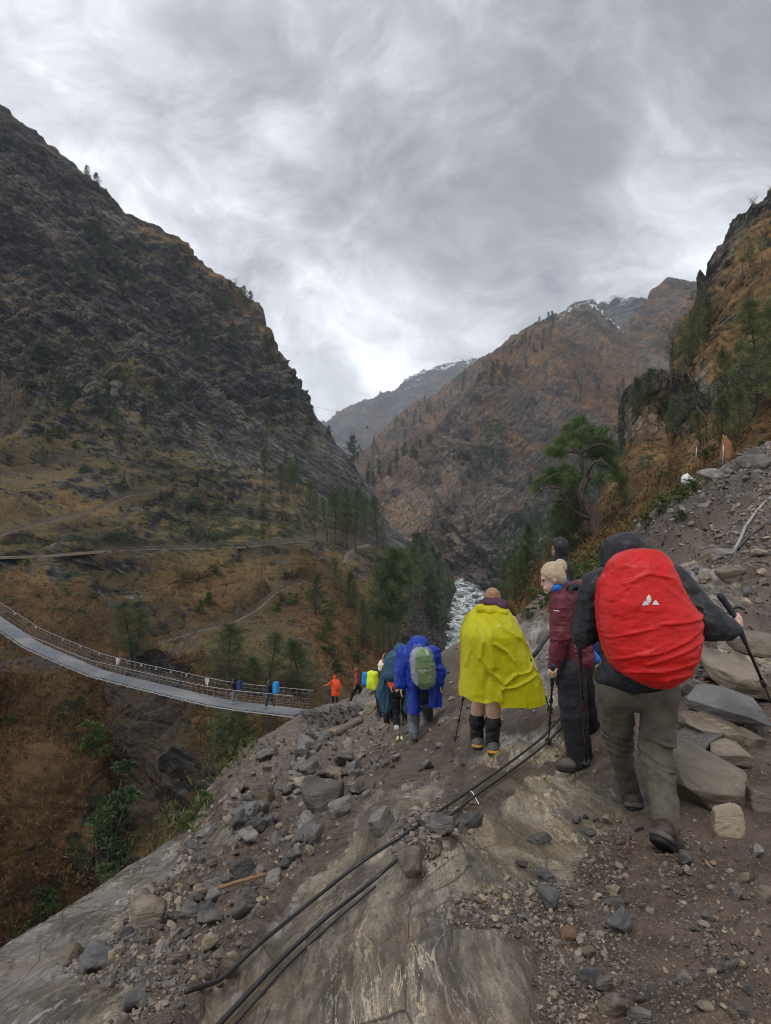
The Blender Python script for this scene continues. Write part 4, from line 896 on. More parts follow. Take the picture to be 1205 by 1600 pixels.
def sdf(prims, h, k=.02, extra=None, pad=.02, cut=None):
    """prims: list, or list of (prim, k)"""
    lo = np.min([prim_box(q)[0] for q in prims], 0)-pad-2*h; hi = np.max([prim_box(q)[1] for q in prims], 0)+pad+2*h
    n = np.ceil((hi-lo)/h).astype(int)+1
    ax = [lo[i]+np.arange(n[i])*h for i in range(3)]
    f = np.full(tuple(n), 9.)
    for q in prims:                              # only near the limb: outside, its distance cannot matter
        a, b = prim_box(q); m = k*1.2+.05+3*h
        i0 = np.maximum(np.floor((a-m-lo)/h).astype(int), 0); i1 = np.minimum(np.ceil((b+m-lo)/h).astype(int)+1, n)
        S = tuple(slice(i0[i], i1[i]) for i in range(3))
        p = np.stack(np.meshgrid(*[ax[i][S[i]] for i in range(3)], indexing='ij'), -1)
        d = prim_d(p, q); g = f[S]
        hh = np.clip(.5+.5*(g-d)/k, 0, 1); mixd = g*(1-hh)+d*hh-k*hh*(1-hh)
        f[S] = np.where(g > 5, d, mixd)
    if extra is not None or cut is not None:
        near = np.abs(f) < .12
        p = np.stack(np.meshgrid(*ax, indexing='ij'), -1)[near]
        v = f[near]
        if extra is not None: v = v+extra(p)
        if cut is not None: v = np.maximum(v, cut(p))
        f[near] = v
    f[0], f[-1], f[:, 0], f[:, -1], f[:, :, 0], f[:, :, -1] = 1, 1, 1, 1, 1, 1
    V, Q = nets(f, lo, h)
    # light relaxing of the net
    return V, Q
def relax(V, Q, it=1, w=.5):
    E = np.vstack([Q[:, [0, 1]], Q[:, [1, 2]], Q[:, [2, 3]], Q[:, [3, 0]]]); E = np.vstack([E, E[:, ::-1]])
    for _ in range(it):
        S = np.zeros_like(V); N = np.zeros(len(V)); np.add.at(S, E[:, 0], V[E[:, 1]]); np.add.at(N, E[:, 0], 1)
        V = V*(1-w)+w*S/np.maximum(N, 1)[:, None]
    return V

# ================================================================ rocks
def rock_mat(name, a, b, c, rough=.42):
    t = NT(name); p = t.obj(); oi = t.n('ShaderNodeObjectInfo')
    sh = t.n('ShaderNodeVectorMath', operation='ADD'); t.set(sh.inputs[0], p)
    cx = t.n('ShaderNodeCombineXYZ'); t.set(cx.inputs[0], t.math('MULTIPLY', oi.outputs['Random'], 37.)); t.set(sh.inputs[1], cx.outputs[0])
    q = sh.outputs[0]
    lay = t.noise(t.mapping(q, scale=(.5, .5, 2.2), rot=(.3, .2, 0)), 2.6, 8, .64, .8)
    fi = t.noise(q, 14, 5, .7); me_ = t.noise(q, 1.4, 4, .6)
    col = t.mix(t.ramp(lay, .35, .65), a, b)
    col = t.mix(t.ramp(me_, .48, .66, 0, .75), col, c)
    th = t.math('ABSOLUTE', t.math('SUBTRACT', t.noise(t.mapping(q, scale=(.6, .6, 2.), rot=(.3, .2, 0)), 3.2, 6, .6, 1.), .5))
    col = t.mix(t.math('MULTIPLY', t.ramp(th, 0, .012, .55, 0), t.ramp(me_, .45, .6)), col, tuple(min(.5, v*2.1) for v in b))
    col = t.mix(1., col, t.mix(fi, (.68, .68, .68), (1.3, 1.3, 1.3)), 'MULTIPLY')
    hs = t.n('ShaderNodeHueSaturation'); t.set(hs.inputs['Color'], col)
    t.set(hs.inputs['Value'], t.ramp(oi.outputs['Random'], 0, 1, .6, 1.35))
    return t.fin(hs.outputs[0], t.math('ADD', rough-.1, t.math('MULTIPLY', fi, .3)), t.bump(t.math('ADD', lay, t.math('MULTIPLY', fi, .5)), .6, .06))
MR = dict(gray=rock_mat('grey_rock', (.070, .063, .059), (.22, .20, .185), (.125, .102, .08)),
          brown=rock_mat('brown_rock', (.085, .064, .045), (.225, .18, .132), (.14, .105, .074)),
          dark=rock_mat('dark_slate', (.052, .050, .050), (.135, .130, .127), (.066, .062, .060)),
          tan=rock_mat('tan_rock', (.13, .10, .066), (.29, .235, .17), (.20, .155, .10)),
          red=rock_mat('reddish_rock', (.22, .11, .06), (.36, .22, .14), (.28, .15, .09)))
def rock_mesh(seed, h=.05, ax=(1, 1, 1), planes=11, rough=.05, name='rock'):
    """angular stone about 1 unit wide: planes cut a block, ledges roughen it"""
    r = np.random.default_rng(seed); N = unit(r.normal(size=(planes, 3))); o = .33+.17*r.random(planes)
    ax = np.array(ax, float)
    g = np.arange(-.66, .66+h, h); p = np.stack(np.meshgrid(g, g, g, indexing='ij'), -1)
    f = np.max(p @ N.T-o, -1)
    f = np.maximum(f, np.max(np.abs(p)-.5, -1))
    q = p*ax
    near = np.abs(f) < .25
    f[near] += rough*(ridged(q[near]*np.array([2, 2, 5.])+seed, 4, seed, .6)+.6*fbm(q[near]*7+seed, 3, seed+3))
    V, Q = nets(f, np.array([g[0]]*3), h)
    V = V*ax
    me = mk_mesh(name, V, Q); me['half'] = float(-V[:, 2].min())
    return me
ROCKS = []
for i in range(14):
    rr = np.random.default_rng(i+400); ROCKS.append(rock_mesh(500+i, .072, (1, .6+.4*rr.random(), .42+.4*rr.random()), 9+i % 5, .045))
RKM = {}
def rock_copy(i, mat):
    if (i, mat) not in RKM:
        m = ROCKS[i].copy(); m.materials.append(MR[mat]); RKM[(i, mat)] = m
    return RKM[(i, mat)]
def put_rock(px, py, w, mat, label, group=None, i=None, sink=.3, rz=None, tilt=.35, me=None, hit=None, zs=1.):
    p, n = (ground.hit(px, py) if hit is None else hit)
    if p is None: return None
    s = w/FPX*p.y*1.08
    me = me or rock_copy(random.randrange(len(ROCKS)) if i is None else i, mat)
    o = link('rock', me); n = n if n.z > 0 else -n
    rot = n.lerp(Vector((0, 0, 1)), .4).to_track_quat('Z', 'Y').to_matrix() @ Euler((random.gauss(0, tilt), random.gauss(0, tilt), random.random()*6.28 if rz is None else rz)).to_matrix()
    o.rotation_euler = rot.to_euler(); o.scale = (s, s, s*zs)
    o.location = p+n*(me['half']*s*zs*(1-2*sink))
    return tag(o, label, 'rock', group)
def big_rock(px, py, d, wx, wy, wz, seed, mat, label, rot=(0, 0, 0), planes=9, rough=.035, h=.03):
    """a rock placed by its centre: px, py at d metres; size in metres"""
    me = rock_mesh(seed, h, (wx, wy, wz), planes, rough); me.materials.append(MR[mat])
    o = link('rock', me); o.location = P(px, py, d); o.rotation_euler = rot
    return tag(o, label, 'rock')
big_rock(1108, 1226, 4.38, .60, .62, .30, 612, 'brown', 'large flat topped brown boulder with a dark hollow, beside the red pack hiker', (R(10), R(13), R(20)), 10, .03)
big_rock(1126, 1096, 5.35, .62, .50, .13, 615, 'dark', 'blue grey slate slab on top of the stone pile by the trekking pole', (R(16), R(14), R(-10)), 9, .02)
big_rock(1118, 1137, 5.15, .56, .46, .17, 618, 'brown', 'pale brown layered slab lying under the blue grey slate', (R(12), R(18), R(5)), 9, .03)
big_rock(1088, 1155, 5.0, .30, .30, .17, 621, 'gray', 'purple grey block at the left end of the stone pile', (R(5), R(-20), R(30)), 10, .03)
big_rock(1133, 1172, 4.8, .26, .26, .09, 624, 'brown', 'small dark brown slab lying on the back of the large boulder', (R(8), R(6), R(0)), 8, .03, .045)
big_rock(1172, 1152, 5.0, .20, .2, .10, 627, 'tan', 'small pale stone at the right end of the stone pile', (R(8), R(16), R(0)), 8, .03, .045)
big_rock(1086, 1080, 5.7, .24, .3, .20, 630, 'gray', 'light grey block touching the left tip of the blue slate', (0, R(20), R(10)), 9, .03, .04)
big_rock(1152, 1052, 6.0, .60, .6, .26, 633, 'brown', 'half buried brown boulder above the blue grey slate', (R(14), R(14), R(0)), 9, .035)
big_rock(1138, 1306, 3.95, .19, .17, .30, 636, 'tan', 'upright wedge shaped tan stone under the boulder hollow', (R(6), R(-12), R(20)), 8, .02, .04)
big_rock(1186, 1250, 4.3, .26, .3, .24, 637, 'brown', 'rough ochre stone against the right side of the large boulder', (0, 0, R(50)), 10, .045, .04)
big_rock(1180, 1000, 7.2, .55, .5, .20, 642, 'brown', 'flat brown rock half sunk in the mud at the right edge', (R(10), R(8), 0), 9, .03)
L_ = [(238, 1452, 78, 'brown', 'largest brown block in the rubble on the near left slab', 3), (226, 1418, 52, 'brown', 'tilted block leaning behind the largest rubble block', 5), (152, 1508, 76, 'dark', 'long dark stone lying low on the left slab', 7), (108, 1504, 44, 'tan', 'tan stone left of the long dark stone', 2), (196, 1468, 30, 'dark', 'small black stone tucked beside the largest rubble block', 1),
      (300, 1384, 30, 'brown', 'rounded brown stone at the top of the left slab rubble', 4), (326, 1393, 42, 'brown', 'ridged brown stone beside the rounded one', 6), (382, 1278, 56, 'dark', 'black jagged boulder in the middle of the debris slope', 8), (300, 1330, 34, 'dark', 'black stone standing on the upper left slab', 9), (505, 1262, 60, 'gray', 'grey boulder on the debris slope left of the brown rock rib', 10), (432, 1388, 42, 'gray', 'light grey stone at the right end of the bamboo stick', 11), (413, 1296, 34, 'dark', 'flat blue grey stone below the black jagged boulder', 12),
      (690, 1300, 44, 'gray', 'grey stone right beside the black pipes, left of its twin', 0), (732, 1292, 44, 'dark', 'dark stone under the white tie of the pipes', 13), (655, 1352, 50, 'tan', 'broad tan stone under the black pipes', 3), (602, 1292, 44, 'gray', 'grey stone above the black pipes on the brown rock rib', 2), (846, 1316, 34, 'dark', 'dark upright stone alone on the wet middle slab', 5), (922, 1304, 30, 'dark', 'dark stone left of the forward boot', 6), (950, 1284, 28, 'tan', 'yellowish stone close to the forward boot', 7), (851, 1372, 30, 'dark', 'dark stone on the mud edge below the wet slab', 9), (857, 1408, 34, 'dark', 'flat dark stone in the mud below the wet slab', 12), (816, 1354, 22, 'gray', 'small grey stone on the shiny patch of the slab', 4), (974, 1448, 34, 'dark', 'grey tilted stone in the middle of the mud', 10), (962, 1418, 34, 'gray', 'pale topped stone just above the grey tilted one', 1), (931, 1532, 50, 'dark', 'dark low stone in the lower mud', 8), (956, 1582, 46, 'brown', 'long brownish stone near the bottom edge', 11), (1196, 1408, 36, 'tan', 'yellow brown stone at the right edge of the mud', 2), (1147, 1400, 28, 'gray', 'grey pointed stone near the yellow brown one', 0), (998, 1590, 34, 'gray', 'grey stone at the bottom edge right of the long one', 13), (890, 1463, 26, 'red', 'pinkish stone in the mud right of the slab edge', 5), (979, 1331, 15, 'red', 'tiny orange red stone near the rear boot', 3), (1104, 1330, 22, 'dark', 'dark stone right of the rear boot', 7), (1116, 1352, 14, 'red', 'small rusty stone right of the rear boot', 4), (1130, 868, 34, 'gray', 'rounded grey boulder where the pale hose meets the trail', 6), (1104, 905, 26, 'tan', 'pale flat stone on the trail above the walking pole', 8), (1140, 905, 40, 'tan', 'light flat stone set in the trail near the pole grip', 12), (900, 884, 62, 'gray', 'flat grey rock on the rim behind the blond hiker', 12), (505, 1235, 34, 'gray', 'grey slab lying across the upper debris', 7), (418, 1185, 40, 'gray', 'pale boulder at the upper rim of the debris', 4), (574, 1090, 30, 'gray', 'grey rock at the trail edge near the maroon hiker', 5), (585, 1108, 26, 'brown', 'pale rock beside the lime pack hiker', 1)]
for x, y, w_, m_, lb, i in L_: put_rock(x, y, w_, m_, lb, None, i, .22 if w_ > 30 else .18, None, .2)
def scatter(poly, n, lo, hi, mats, label, group):
    for x, y in rand_in(poly, n):
        u = random.random(); wpx = lo+(hi-lo)*u**1.9
        put_rock(x, y, wpx, random.choice(mats), label, group, None, random.uniform(.05, .3))
DEB = 'loose angular grey and brown stone on the debris slope below the trail'
scatter([(350, 1240), (430, 1165), (520, 1150), (600, 1200), (570, 1260), (480, 1340), (410, 1400), (330, 1400), (300, 1320)], 112, 13, 44, ['gray', 'gray', 'dark', 'brown', 'gray', 'tan'], DEB, 'stones of the debris slope')
scatter([(270, 1400), (400, 1395), (400, 1460), (330, 1560), (240, 1590), (130, 1520), (180, 1470)], 56, 13, 42, ['gray', 'gray', 'brown', 'brown', 'dark', 'tan'], 'angular stone heaped on the near left slab beside the pipes', 'stones heaped on the left slab')
scatter([(610, 1340), (650, 1270), (740, 1270), (720, 1320), (660, 1370)], 16, 11, 26, ['gray', 'dark', 'brown'], 'small stone in the pocket of rubble under the pipes', 'stones under the pipes')
scatter([(840, 1300), (960, 1260), (960, 1330), (870, 1340)], 9, 9, 22, ['dark', 'gray', 'brown'], 'small stone on the wet slab in front of the boots', 'stones before the boots')
scatter([(850, 1480), (800, 1430), (930, 1350), (1205, 1330), (1205, 1600), (870, 1600)], 32, 10, 30, ['dark', 'gray', 'brown', 'tan'], 'small stone pressed in the dark mud of the foreground', 'stones in the mud')
scatter([(1060, 920), (1205, 760), (1205, 1040), (1080, 1040)], 18, 10, 28, ['gray', 'brown', 'tan'], 'stone lying on the upper right trail', 'stones on the upper trail')
scatter([(560, 1150), (640, 1170), (700, 1230), (620, 1230)], 10, 8, 20, ['gray', 'brown', 'gray'], 'stone at the trail edge below the blue hiker', 'stones at the trail edge')
# gravel: far too many to count
hulls = []
for i in range(16):
    rr = np.random.default_rng(900+i); bm = bmesh.new()
    pts = unit(rr.normal(size=(11, 3)))*np.array([.5, .34+.12*rr.random(), .2+.16*rr.random()])
    for v in pts: bm.verts.new(v)
    bmesh.ops.convex_hull(bm, input=bm.verts[:])
    bmesh.ops.delete(bm, geom=[v for v in bm.verts if not v.link_faces], context='VERTS')
    bmesh.ops.triangulate(bm, faces=bm.faces[:]); bm.verts.index_update()
    hulls.append((np.array([v.co[:] for v in bm.verts]), np.array([[v.index for v in f.verts] for f in bm.faces]))); bm.free()
gv = Geo(); GX, GY, GG = ground.PX.ravel(), ground.PY.ravel(), ground.G.reshape(-1, 3)
wd_ = (debf(ground.PX, ground.PY, ground.G)*(1-.93*np.clip(slabf(ground.PX, ground.PY, ground.G), 0, 1))+.08*(1-np.clip(slabf(ground.PX, ground.PY, ground.G), 0, 1))).ravel()*(GY < 1680)*(GX > -80)*(GX < 1290)
cl = sstep(-.25, .45, fbm(GG/np.clip(GG[:, 1:2], 2, 30)*5, 4, 77)); wd_ = wd_*(.15+cl)
for ii in rng.choice(len(GG), 20000, p=wd_/wd_.sum()):
    V, T = hulls[int(rng.integers(16))]; s = (2.4+9*rng.random()**3.2)/FPX*GG[ii, 1]
    A = np.array(Euler((rng.normal()*.5, rng.normal()*.5, rng.random()*6.28)).to_matrix())
    gv.add((V @ A.T)*s+GG[ii]+np.array([rng.normal()*s*.4, rng.normal()*s*.4, s*.10]), T, None, rng.random())
RUB = [rock_mesh(700+i, .12, (1, .6+.03*i, .4+.04*i), 9, .05) for i in range(10)]
RUB = [(np.array([v.co[:] for v in m.vertices]), np.array([p.vertices[:] for p in m.polygons])) for m in RUB]
rv = Geo(); wr2 = (debf(ground.PX, ground.PY, ground.G)*(1-.96*np.clip(slabf(ground.PX, ground.PY, ground.G), 0, 1))).ravel()*(GY < 1640)*(GX > -60)*(GX < 1270)*(GG[:, 1] < 26)*(.1+cl)*np.where(GX > 840, .28, 1)
for ii in rng.choice(len(GG), 1700, p=wr2/wr2.sum()):
    V, T = RUB[int(rng.integers(10))]; s = (6+13*rng.random()**2)/FPX*GG[ii, 1]
    A = np.array(Euler((rng.normal()*.45, rng.normal()*.45, rng.random()*6.28)).to_matrix())
    rv.add((V @ A.T)*s+GG[ii]+np.array([0, 0, s*.12]), None, T, rng.random())
tg = NT('gravel'); c_ = tg.n('ShaderNodeValToRGB'); tg.set(c_.inputs[0], tg.attr('tint')); e_ = c_.color_ramp.elements
e_[0].color = (.052, .044, .039, 1); e_[1].color = (.31, .23, .15, 1)
for q_, k_ in ((.3, (.095, .077, .062, 1)), (.6, (.155, .13, .108, 1)), (.85, (.21, .17, .128, 1))): e_.new(q_).color = k_
M_GRAVEL = tg.fin(tg.mix(1., c_.outputs[0], tg.mix(tg.noise(tg.pos(), 60, 4, .7), (.6, .6, .6), (1.35, 1.35, 1.35)), 'MULTIPLY'), .45)
tag(link('rubble', rv.mesh('rubble'), M_GRAVEL), kind='stuff')
tag(link('gravel', gv.mesh('gravel', False), M_GRAVEL), kind='stuff')
# river boulders
rb = []
for x, y, w_ in ((700, 965, 16), (706, 950, 12), (694, 985, 20), (688, 1005, 18), (722, 935, 9), (731, 948, 8), (716, 970, 8), (726, 962, 9), (710, 940, 9), (737, 925, 10), (742, 935, 12), (748, 945, 12), (700, 1000, 12), (707, 985, 8), (724, 985, 9), (728, 918, 8)):
    d = FPX*(CZ-RZ)/(y-CY)
    put_rock(x, y, w_, 'dark', 'dark wet boulder in the white river rapids', 'river boulders', None, .2, hit=(P(x, y, d), Vector((0, 0, 1))))

# ================================================================ pipes, stick, litter
def plain(name, c, rough=.5, var=.0, sc=30, **k):
    t = NT(name); oi = t.noise(t.obj(), sc, 4, .6)
    return t.fin(t.mix(oi, tuple(v*(1-var) for v in c), tuple(min(1, v*(1+var)) for v in c)), rough, **k)
M_PIPE = plain('black_pipe', (.018, .019, .021), .38, .3)
M_WOOD = plain('weathered_wood', (.21, .13, .06), .8, .35)
M_STEEL = plain('galvanised_steel', (.33, .34, .35), .45, .12, Metallic=.6)
M_WHITE = plain('white_plastic', (.72, .72, .70), .5, .1)
def smooth_path(pts, n):
    p = np.array([list(v) for v in pts], float); k = np.linspace(0, 1, len(p)); kk = np.linspace(0, 1, n)
    q = np.stack([np.interp(kk, k, p[:, i]) for i in range(3)], -1)
    for _ in range(max(2, n//(2*len(p)))): q[1:-1] = (q[:-2]+2*q[1:-1]+q[2:])/4
    return q
def pipe(pxs, rad, mat, label, lift=.02, cat='pipe', name='pipe', n=90, sag=()):
    pts = [gpos(x, y, lift) for x, y in pxs]; pts = [p for p in pts if p is not None]
    q = smooth_path(pts, n); g = Geo(); g.tube(q-q[0], rad, 10)
    o = link(name, g.mesh(name), mat); o.location = q[0]
    return tag(o, label, cat)
pipe([(288, 1572), (330, 1548), (400, 1500), (470, 1440), (560, 1366), (640, 1314), (700, 1270), (744, 1240), (800, 1200), (852, 1160), (890, 1115), (925, 1072), (960, 1025), (1000, 985)], .0108, M_PIPE, 'upper black pipe crossing the rock slab diagonally, its low end buried in rubble', .05)
pipe([(335, 1625), (370, 1588), (440, 1512), (510, 1446), (580, 1386), (650, 1326), (706, 1280), (750, 1246), (806, 1206), (860, 1164), (898, 1118), (932, 1076), (966, 1030), (1004, 990)], .0108, M_PIPE, 'lower black pipe crossing the rock slab, running out of the bottom of the photo', .03)
pipe([(345, 1634), (380, 1594), (450, 1514), (518, 1450), (588, 1390)], .006, M_PIPE, 'thin black cable alongside the lower pipe', .015, 'cable', 'cable')
pipe([(838, 1037), (846, 1028), (856, 1012), (866, 998)], .03, M_PIPE, 'short dark pipe end on the pale rock between the yellow poncho and the blond hiker', .10)
pipe([(1148, 862), (1158, 845), (1166, 826), (1178, 806), (1192, 790), (1215, 770)], .03, plain('grey_hose', (.30, .29, .28), .5, .1), 'pale grey hose running up the right bank', .03, 'hose', 'hose')
pipe([(1150, 860), (1168, 842), (1190, 826), (1230, 806)], .022, M_PIPE, 'black hose branching below the pale hose', .03, 'hose', 'hose')
q0 = gpos(738, 1250, .06); g = Geo(); g.tube(smooth_path([gpos(733, 1242, .03), gpos(737, 1247, .06), gpos(742, 1251, .055), gpos(749, 1259, .01)], 24)-np.array(q0), .0035, 6)
o = link('pipe_tie', g.mesh('pipe_tie'), M_WHITE); o.location = q0; tag(o, 'white plastic tie knotted round the two black pipes', 'cable tie')
def stick(a, b, r0, mat, label, lift=.04, name='stick', cat='stick'):
    A, B = gpos(*a, lift), gpos(*b, lift); A, B = np.array(A), np.array(B); k = np.linspace(0, 1, 12)[:, None]
    q = (B-A)*k+np.array([0, 0, 1])*fbm(k*np.array([[3, 0, 0]])+A, 2)[:, None]*.004
    g = Geo(); g.tube(q, r0*(1-.3*k[:, 0]), 8); o = link(name, g.mesh(name), mat); o.location = A; return tag(o, label, cat)
stick((362, 1396), (428, 1374), .016, M_WOOD, 'yellow bamboo stick lying on the debris', .10)
stick((534, 1146), (566, 1129), .13, plain('grey_log', (.15, .12, .095), .8, .3), 'grey log lying at the edge of the trail below the stone wall', .1, 'log', 'log')
def crumple(seed, size, amp=.3, n=26):
    g = np.linspace(-.5, .5, n); X, Y = np.meshgrid(g, g); Zp = amp*ridged(np.stack([X*2.2, Y*2.2, X*0+seed], -1), 4, seed)*.5+.35*np.exp(-(X**2+Y**2)*6)*amp*2
    r_ = .75+.25*fbm(np.stack([np.arctan2(Y, X), X*0, X*0+seed], -1), 3, seed)
    return mk_mesh('sheet', np.stack([X*r_, Y*r_, Zp], -1).reshape(-1, 3)*size, grid_faces(n, n))
o = link('wrapper', crumple(3, .09), plain('orange_foil', (.75, .20, .02), .35, .2)); o.location = gpos(294, 1428, .03); o.rotation_euler = (.4, .3, .5); tag(o, 'crumpled orange wrapper on the debris', 'litter')
p_, n_ = right.hit(1076, 757)
sv, sq = sdf([ellip((0, 0, .2), [.42, .3, .26]), ellip((.3, 0, .12), [.3, .25, .18]), ellip((-.22, 0, .38), [.17, .13, .2]), ellip((-.05, 0, .5), [.06, .06, .16])], .03, .08, lambda p: -.06*ridged(p*4, 3, 3))
o = link('sack', mk_mesh('sack', sv, sq), M_WHITE); o.location = p_; tag(o, 'crumpled white plastic sack on the bank above the trail', 'sack')
def post(sheet, px, py, top, label, r_=.05):
    p, _ = sheet.hit(px, py); h = (py-top)/FPX*p.y; g = Geo(); g.tube([[0, 0, -.3], [0, 0, h*.5], [.02, 0, h]], r_, 8); g.tube([[0, 0, h*.97], [.02, 0, h*.99]], r_*1.5, 8)
    o = link('metal_post', g.mesh('metal_post'), M_STEEL); o.location = p; tag(o, label, 'post')
post(right, 1130, 732, 693, 'thin grey metal post right beside the broken stump'); post(right, 1088, 732, 697, 'thin grey metal post standing alone on the orange slope')
# broken stump
p_, _ = right.hit(1137, 722); hs_ = 44/FPX*p_.y; w2 = 8.5/FPX*p_.y
th = np.linspace(0, 2*math.pi, 28, endpoint=False); zz = np.linspace(0, 1, 16)
V = np.array([[math.cos(t)*w2*(1.5-.7*z+.12*math.sin(3*t)), math.sin(t)*w2*(1.5-.7*z+.12*math.cos(4*t)), -.2*hs_+z*hs_*(.95+.10*z*math.sin(t*2+1)+.07*z*math.sin(t*5)-.14*z*math.cos(t))] for z in zz for t in th])
i = np.arange(15)[:, None]*28+np.arange(28)[None]; j = np.arange(15)[:, None]*28+(np.arange(28)+1)[None] % 28
ts_ = NT('split_wood'); gg = ts_.noise(ts_.mapping(ts_.obj(), scale=(6, 6, .5)), 3, 5, .6)
st_m = ts_.fin(ts_.mix(gg, (.16, .062, .022), (.36, .165, .062)), .8, ts_.bump(gg, .8, .05))
se = empty('tree_stump', p_, 'broken orange tree stump with fresh split wood at the top of the bank', 'stump')
link('split_wood', mk_mesh('split_wood', V, [np.stack([i, j, j+28, i+28], -1).reshape(-1, 4), np.array([[15*28+k for k in range(28)]])]), st_m, se)
g = Geo(); g.tube([[0, 0, -1.5], [0, 0, -.1*hs_], [0, 0, .12*hs_]], [w2*1.9, w2*1.75, w2*1.55], 14); link('bark', g.mesh('bark'), M_BARK, se)
for px, py, w_, lb in ((1180, 728, 52, 'flat mossy grey slab under the shrub at the top right bank'), (1112, 748, 46, 'grey tilted slab behind the white sack')):
    put_rock(px, py, w_, 'gray', lb, None, 7, .3, 0., .1)
# ropeway
def wire(a, b, sag, r_, name, label, cat, mat, n=40):
    A, B = np.array(a), np.array(b); k = np.linspace(0, 1, n)[:, None]; q = A+(B-A)*k-np.array([0, 0, 1])*sag*4*k*(1-k)
    g = Geo(); g.tube(q-A, r_, 5); o = link(name, g.mesh(name), mat); o.location = A; return tag(o, label, cat)
wire(P(481, 633, 590), P(712, 640, 1080), 12, .07, 'ropeway_cable', 'hair thin ropeway cable crossing the valley gap in front of the sky', 'cable', M_PIPE)
be = empty('ropeway_basket', P(574, 668, 760), 'tiny dark ropeway basket hanging over the valley gap', 'basket')
g = Geo()
for a in (-1, 1):
    for b_ in (-1, 1): g.tube([[a*1.2, b_*.9, 1], [0, 0, 3.6]], .1, 5)
link('hanger', g.mesh('hanger'), M_PIPE, be)
bm = bmesh.new(); bmesh.ops.create_cube(bm, size=1)
for v in bm.verts: v.co = Vector((v.co.x*2.9*(1 if v.co.z > 0 else .75), v.co.y*2.2, v.co.z*2.1))
bmesh.ops.bevel(bm, geom=bm.edges[:], offset=.2, segments=2, affect='EDGES'); me = bpy.data.meshes.new('tub'); bm.to_mesh(me); bm.free(); link('tub', me, M_PIPE, be)

# ================================================================ suspension bridge
BP = smooth_path([P(*v) for v in ((474, 1113, 41.3), (424, 1107, 43), (380, 1102, 44.3), (340, 1096, 45.5), (295, 1086, 47), (250, 1075, 48.7), (200, 1063, 50.5), (150, 1050, 52.5), (100, 1029, 55), (50, 1007, 57.5), (0, 973, 60.5), (-60, 930, 64.5), (-140, 865, 70))], 140)
dT = np.gradient(BP, axis=0); side = np.stack([-dT[:, 1], dT[:, 0], 0*dT[:, 0]], -1); side = unit(side); side[side[:, 1] < 0] *= -1     # towards the far side
BW, BH = .70, 1.12; UP = np.array([0, 0, 1.])
br = empty('suspension_bridge', BP[0], 'grey steel suspension footbridge sagging across the gully', 'bridge'); B0 = BP[0]
s_len = np.concatenate([[0], np.cumsum(np.linalg.norm(np.diff(BP, axis=0), axis=1))])
def at_s(s): return np.array([np.interp(s, s_len, BP[:, i]) for i in range(3)]), unit(np.array([np.interp(s, s_len, side[:, i]) for i in range(3)]))
t = NT('steel_grating'); pp = t.pos()
gr_ = t.noise(pp, 3, 5, .7); sn = t.noise(pp, .35, 4, .6)
M_DECK = t.fin(t.mix(t.ramp(sn, .4, .65), (.13, .138, .15), (.235, .235, .235)), .6, t.bump(gr_, .5, .02), Metallic=.15)
rows = []
for s_ in (-1, -.33, .33, 1): rows.append(BP+side*s_*BW-B0)
top = np.stack(rows, 1); bot = top-UP*.07
nb_ = len(BP); V = np.concatenate([top, bot[:, ::-1]], 1).reshape(-1, 3); k8 = 8
i = np.arange(nb_-1)[:, None]*k8+np.arange(k8)[None]; j = np.arange(nb_-1)[:, None]*k8+(np.arange(k8)+1)[None] % k8
link('deck', mk_mesh('deck', V, np.stack([i, j, j+k8, i+k8], -1).reshape(-1, 4), False), M_DECK, br)
for sgn in (-1, 1):
    g = Geo(); g.tube(BP+side*sgn*(BW+.08)-UP*.12-B0, .035, 6); link('main_cable', g.mesh('main_cable'), M_STEEL, br)
    g = Geo(); g.tube(BP+side*sgn*(BW+.12)+UP*BH-B0, .02, 6); link('handrail_cable', g.mesh('handrail_cable'), M_STEEL, br)
    g = Geo()
    for s_ in np.arange(.3, s_len[-1], .55):
        c, sd_ = at_s(s_); a = c+sd_*sgn*(BW+.05)-UP*.1-B0; b_ = c+sd_*sgn*(BW+.12)+UP*BH-B0
        g.tube([a, b_], .0042, 4, cap=False)
        if True:
            c2, sd2 = at_s(min(s_+.55, s_len[-1])); b2_ = c2+sd2*sgn*(BW+.12)+UP*BH-B0; a2_ = c2+sd2*sgn*(BW+.05)-B0
            g.tube([a, b2_], .0028, 3, cap=False); g.tube([b_, a2_], .0028, 3, cap=False)
    for hgt in (.3, .6, .9): g.tube(BP+side*sgn*(BW+.1)+UP*hgt-B0, .005, 4, cap=False)
    link('side_mesh', g.mesh('side_mesh'), M_STEEL, br)
bm = bmesh.new(); bmesh.ops.create_cube(bm, size=1)
for v in bm.verts: v.co = Vector((v.co.x*(BW*2+.34), v.co.y*.09, v.co.z*.09))
cbm = bpy.data.meshes.new('crossbeam'); bm.to_mesh(cbm); bm.free()
for s_ in np.arange(.5, s_len[-1], 1.15):
    c, sd_ = at_s(s_); o = link('crossbeam', cbm, M_STEEL, br); o.location = Vector(c-B0-UP*.125); o.rotation_euler = (0, 0, math.atan2(sd_[1], sd_[0]))
M_RAG = plain('rag_cloth', (.62, .60, .57), .8, .15); M_RAGO = plain('orange_rag', (.45, .17, .06), .8, .15)
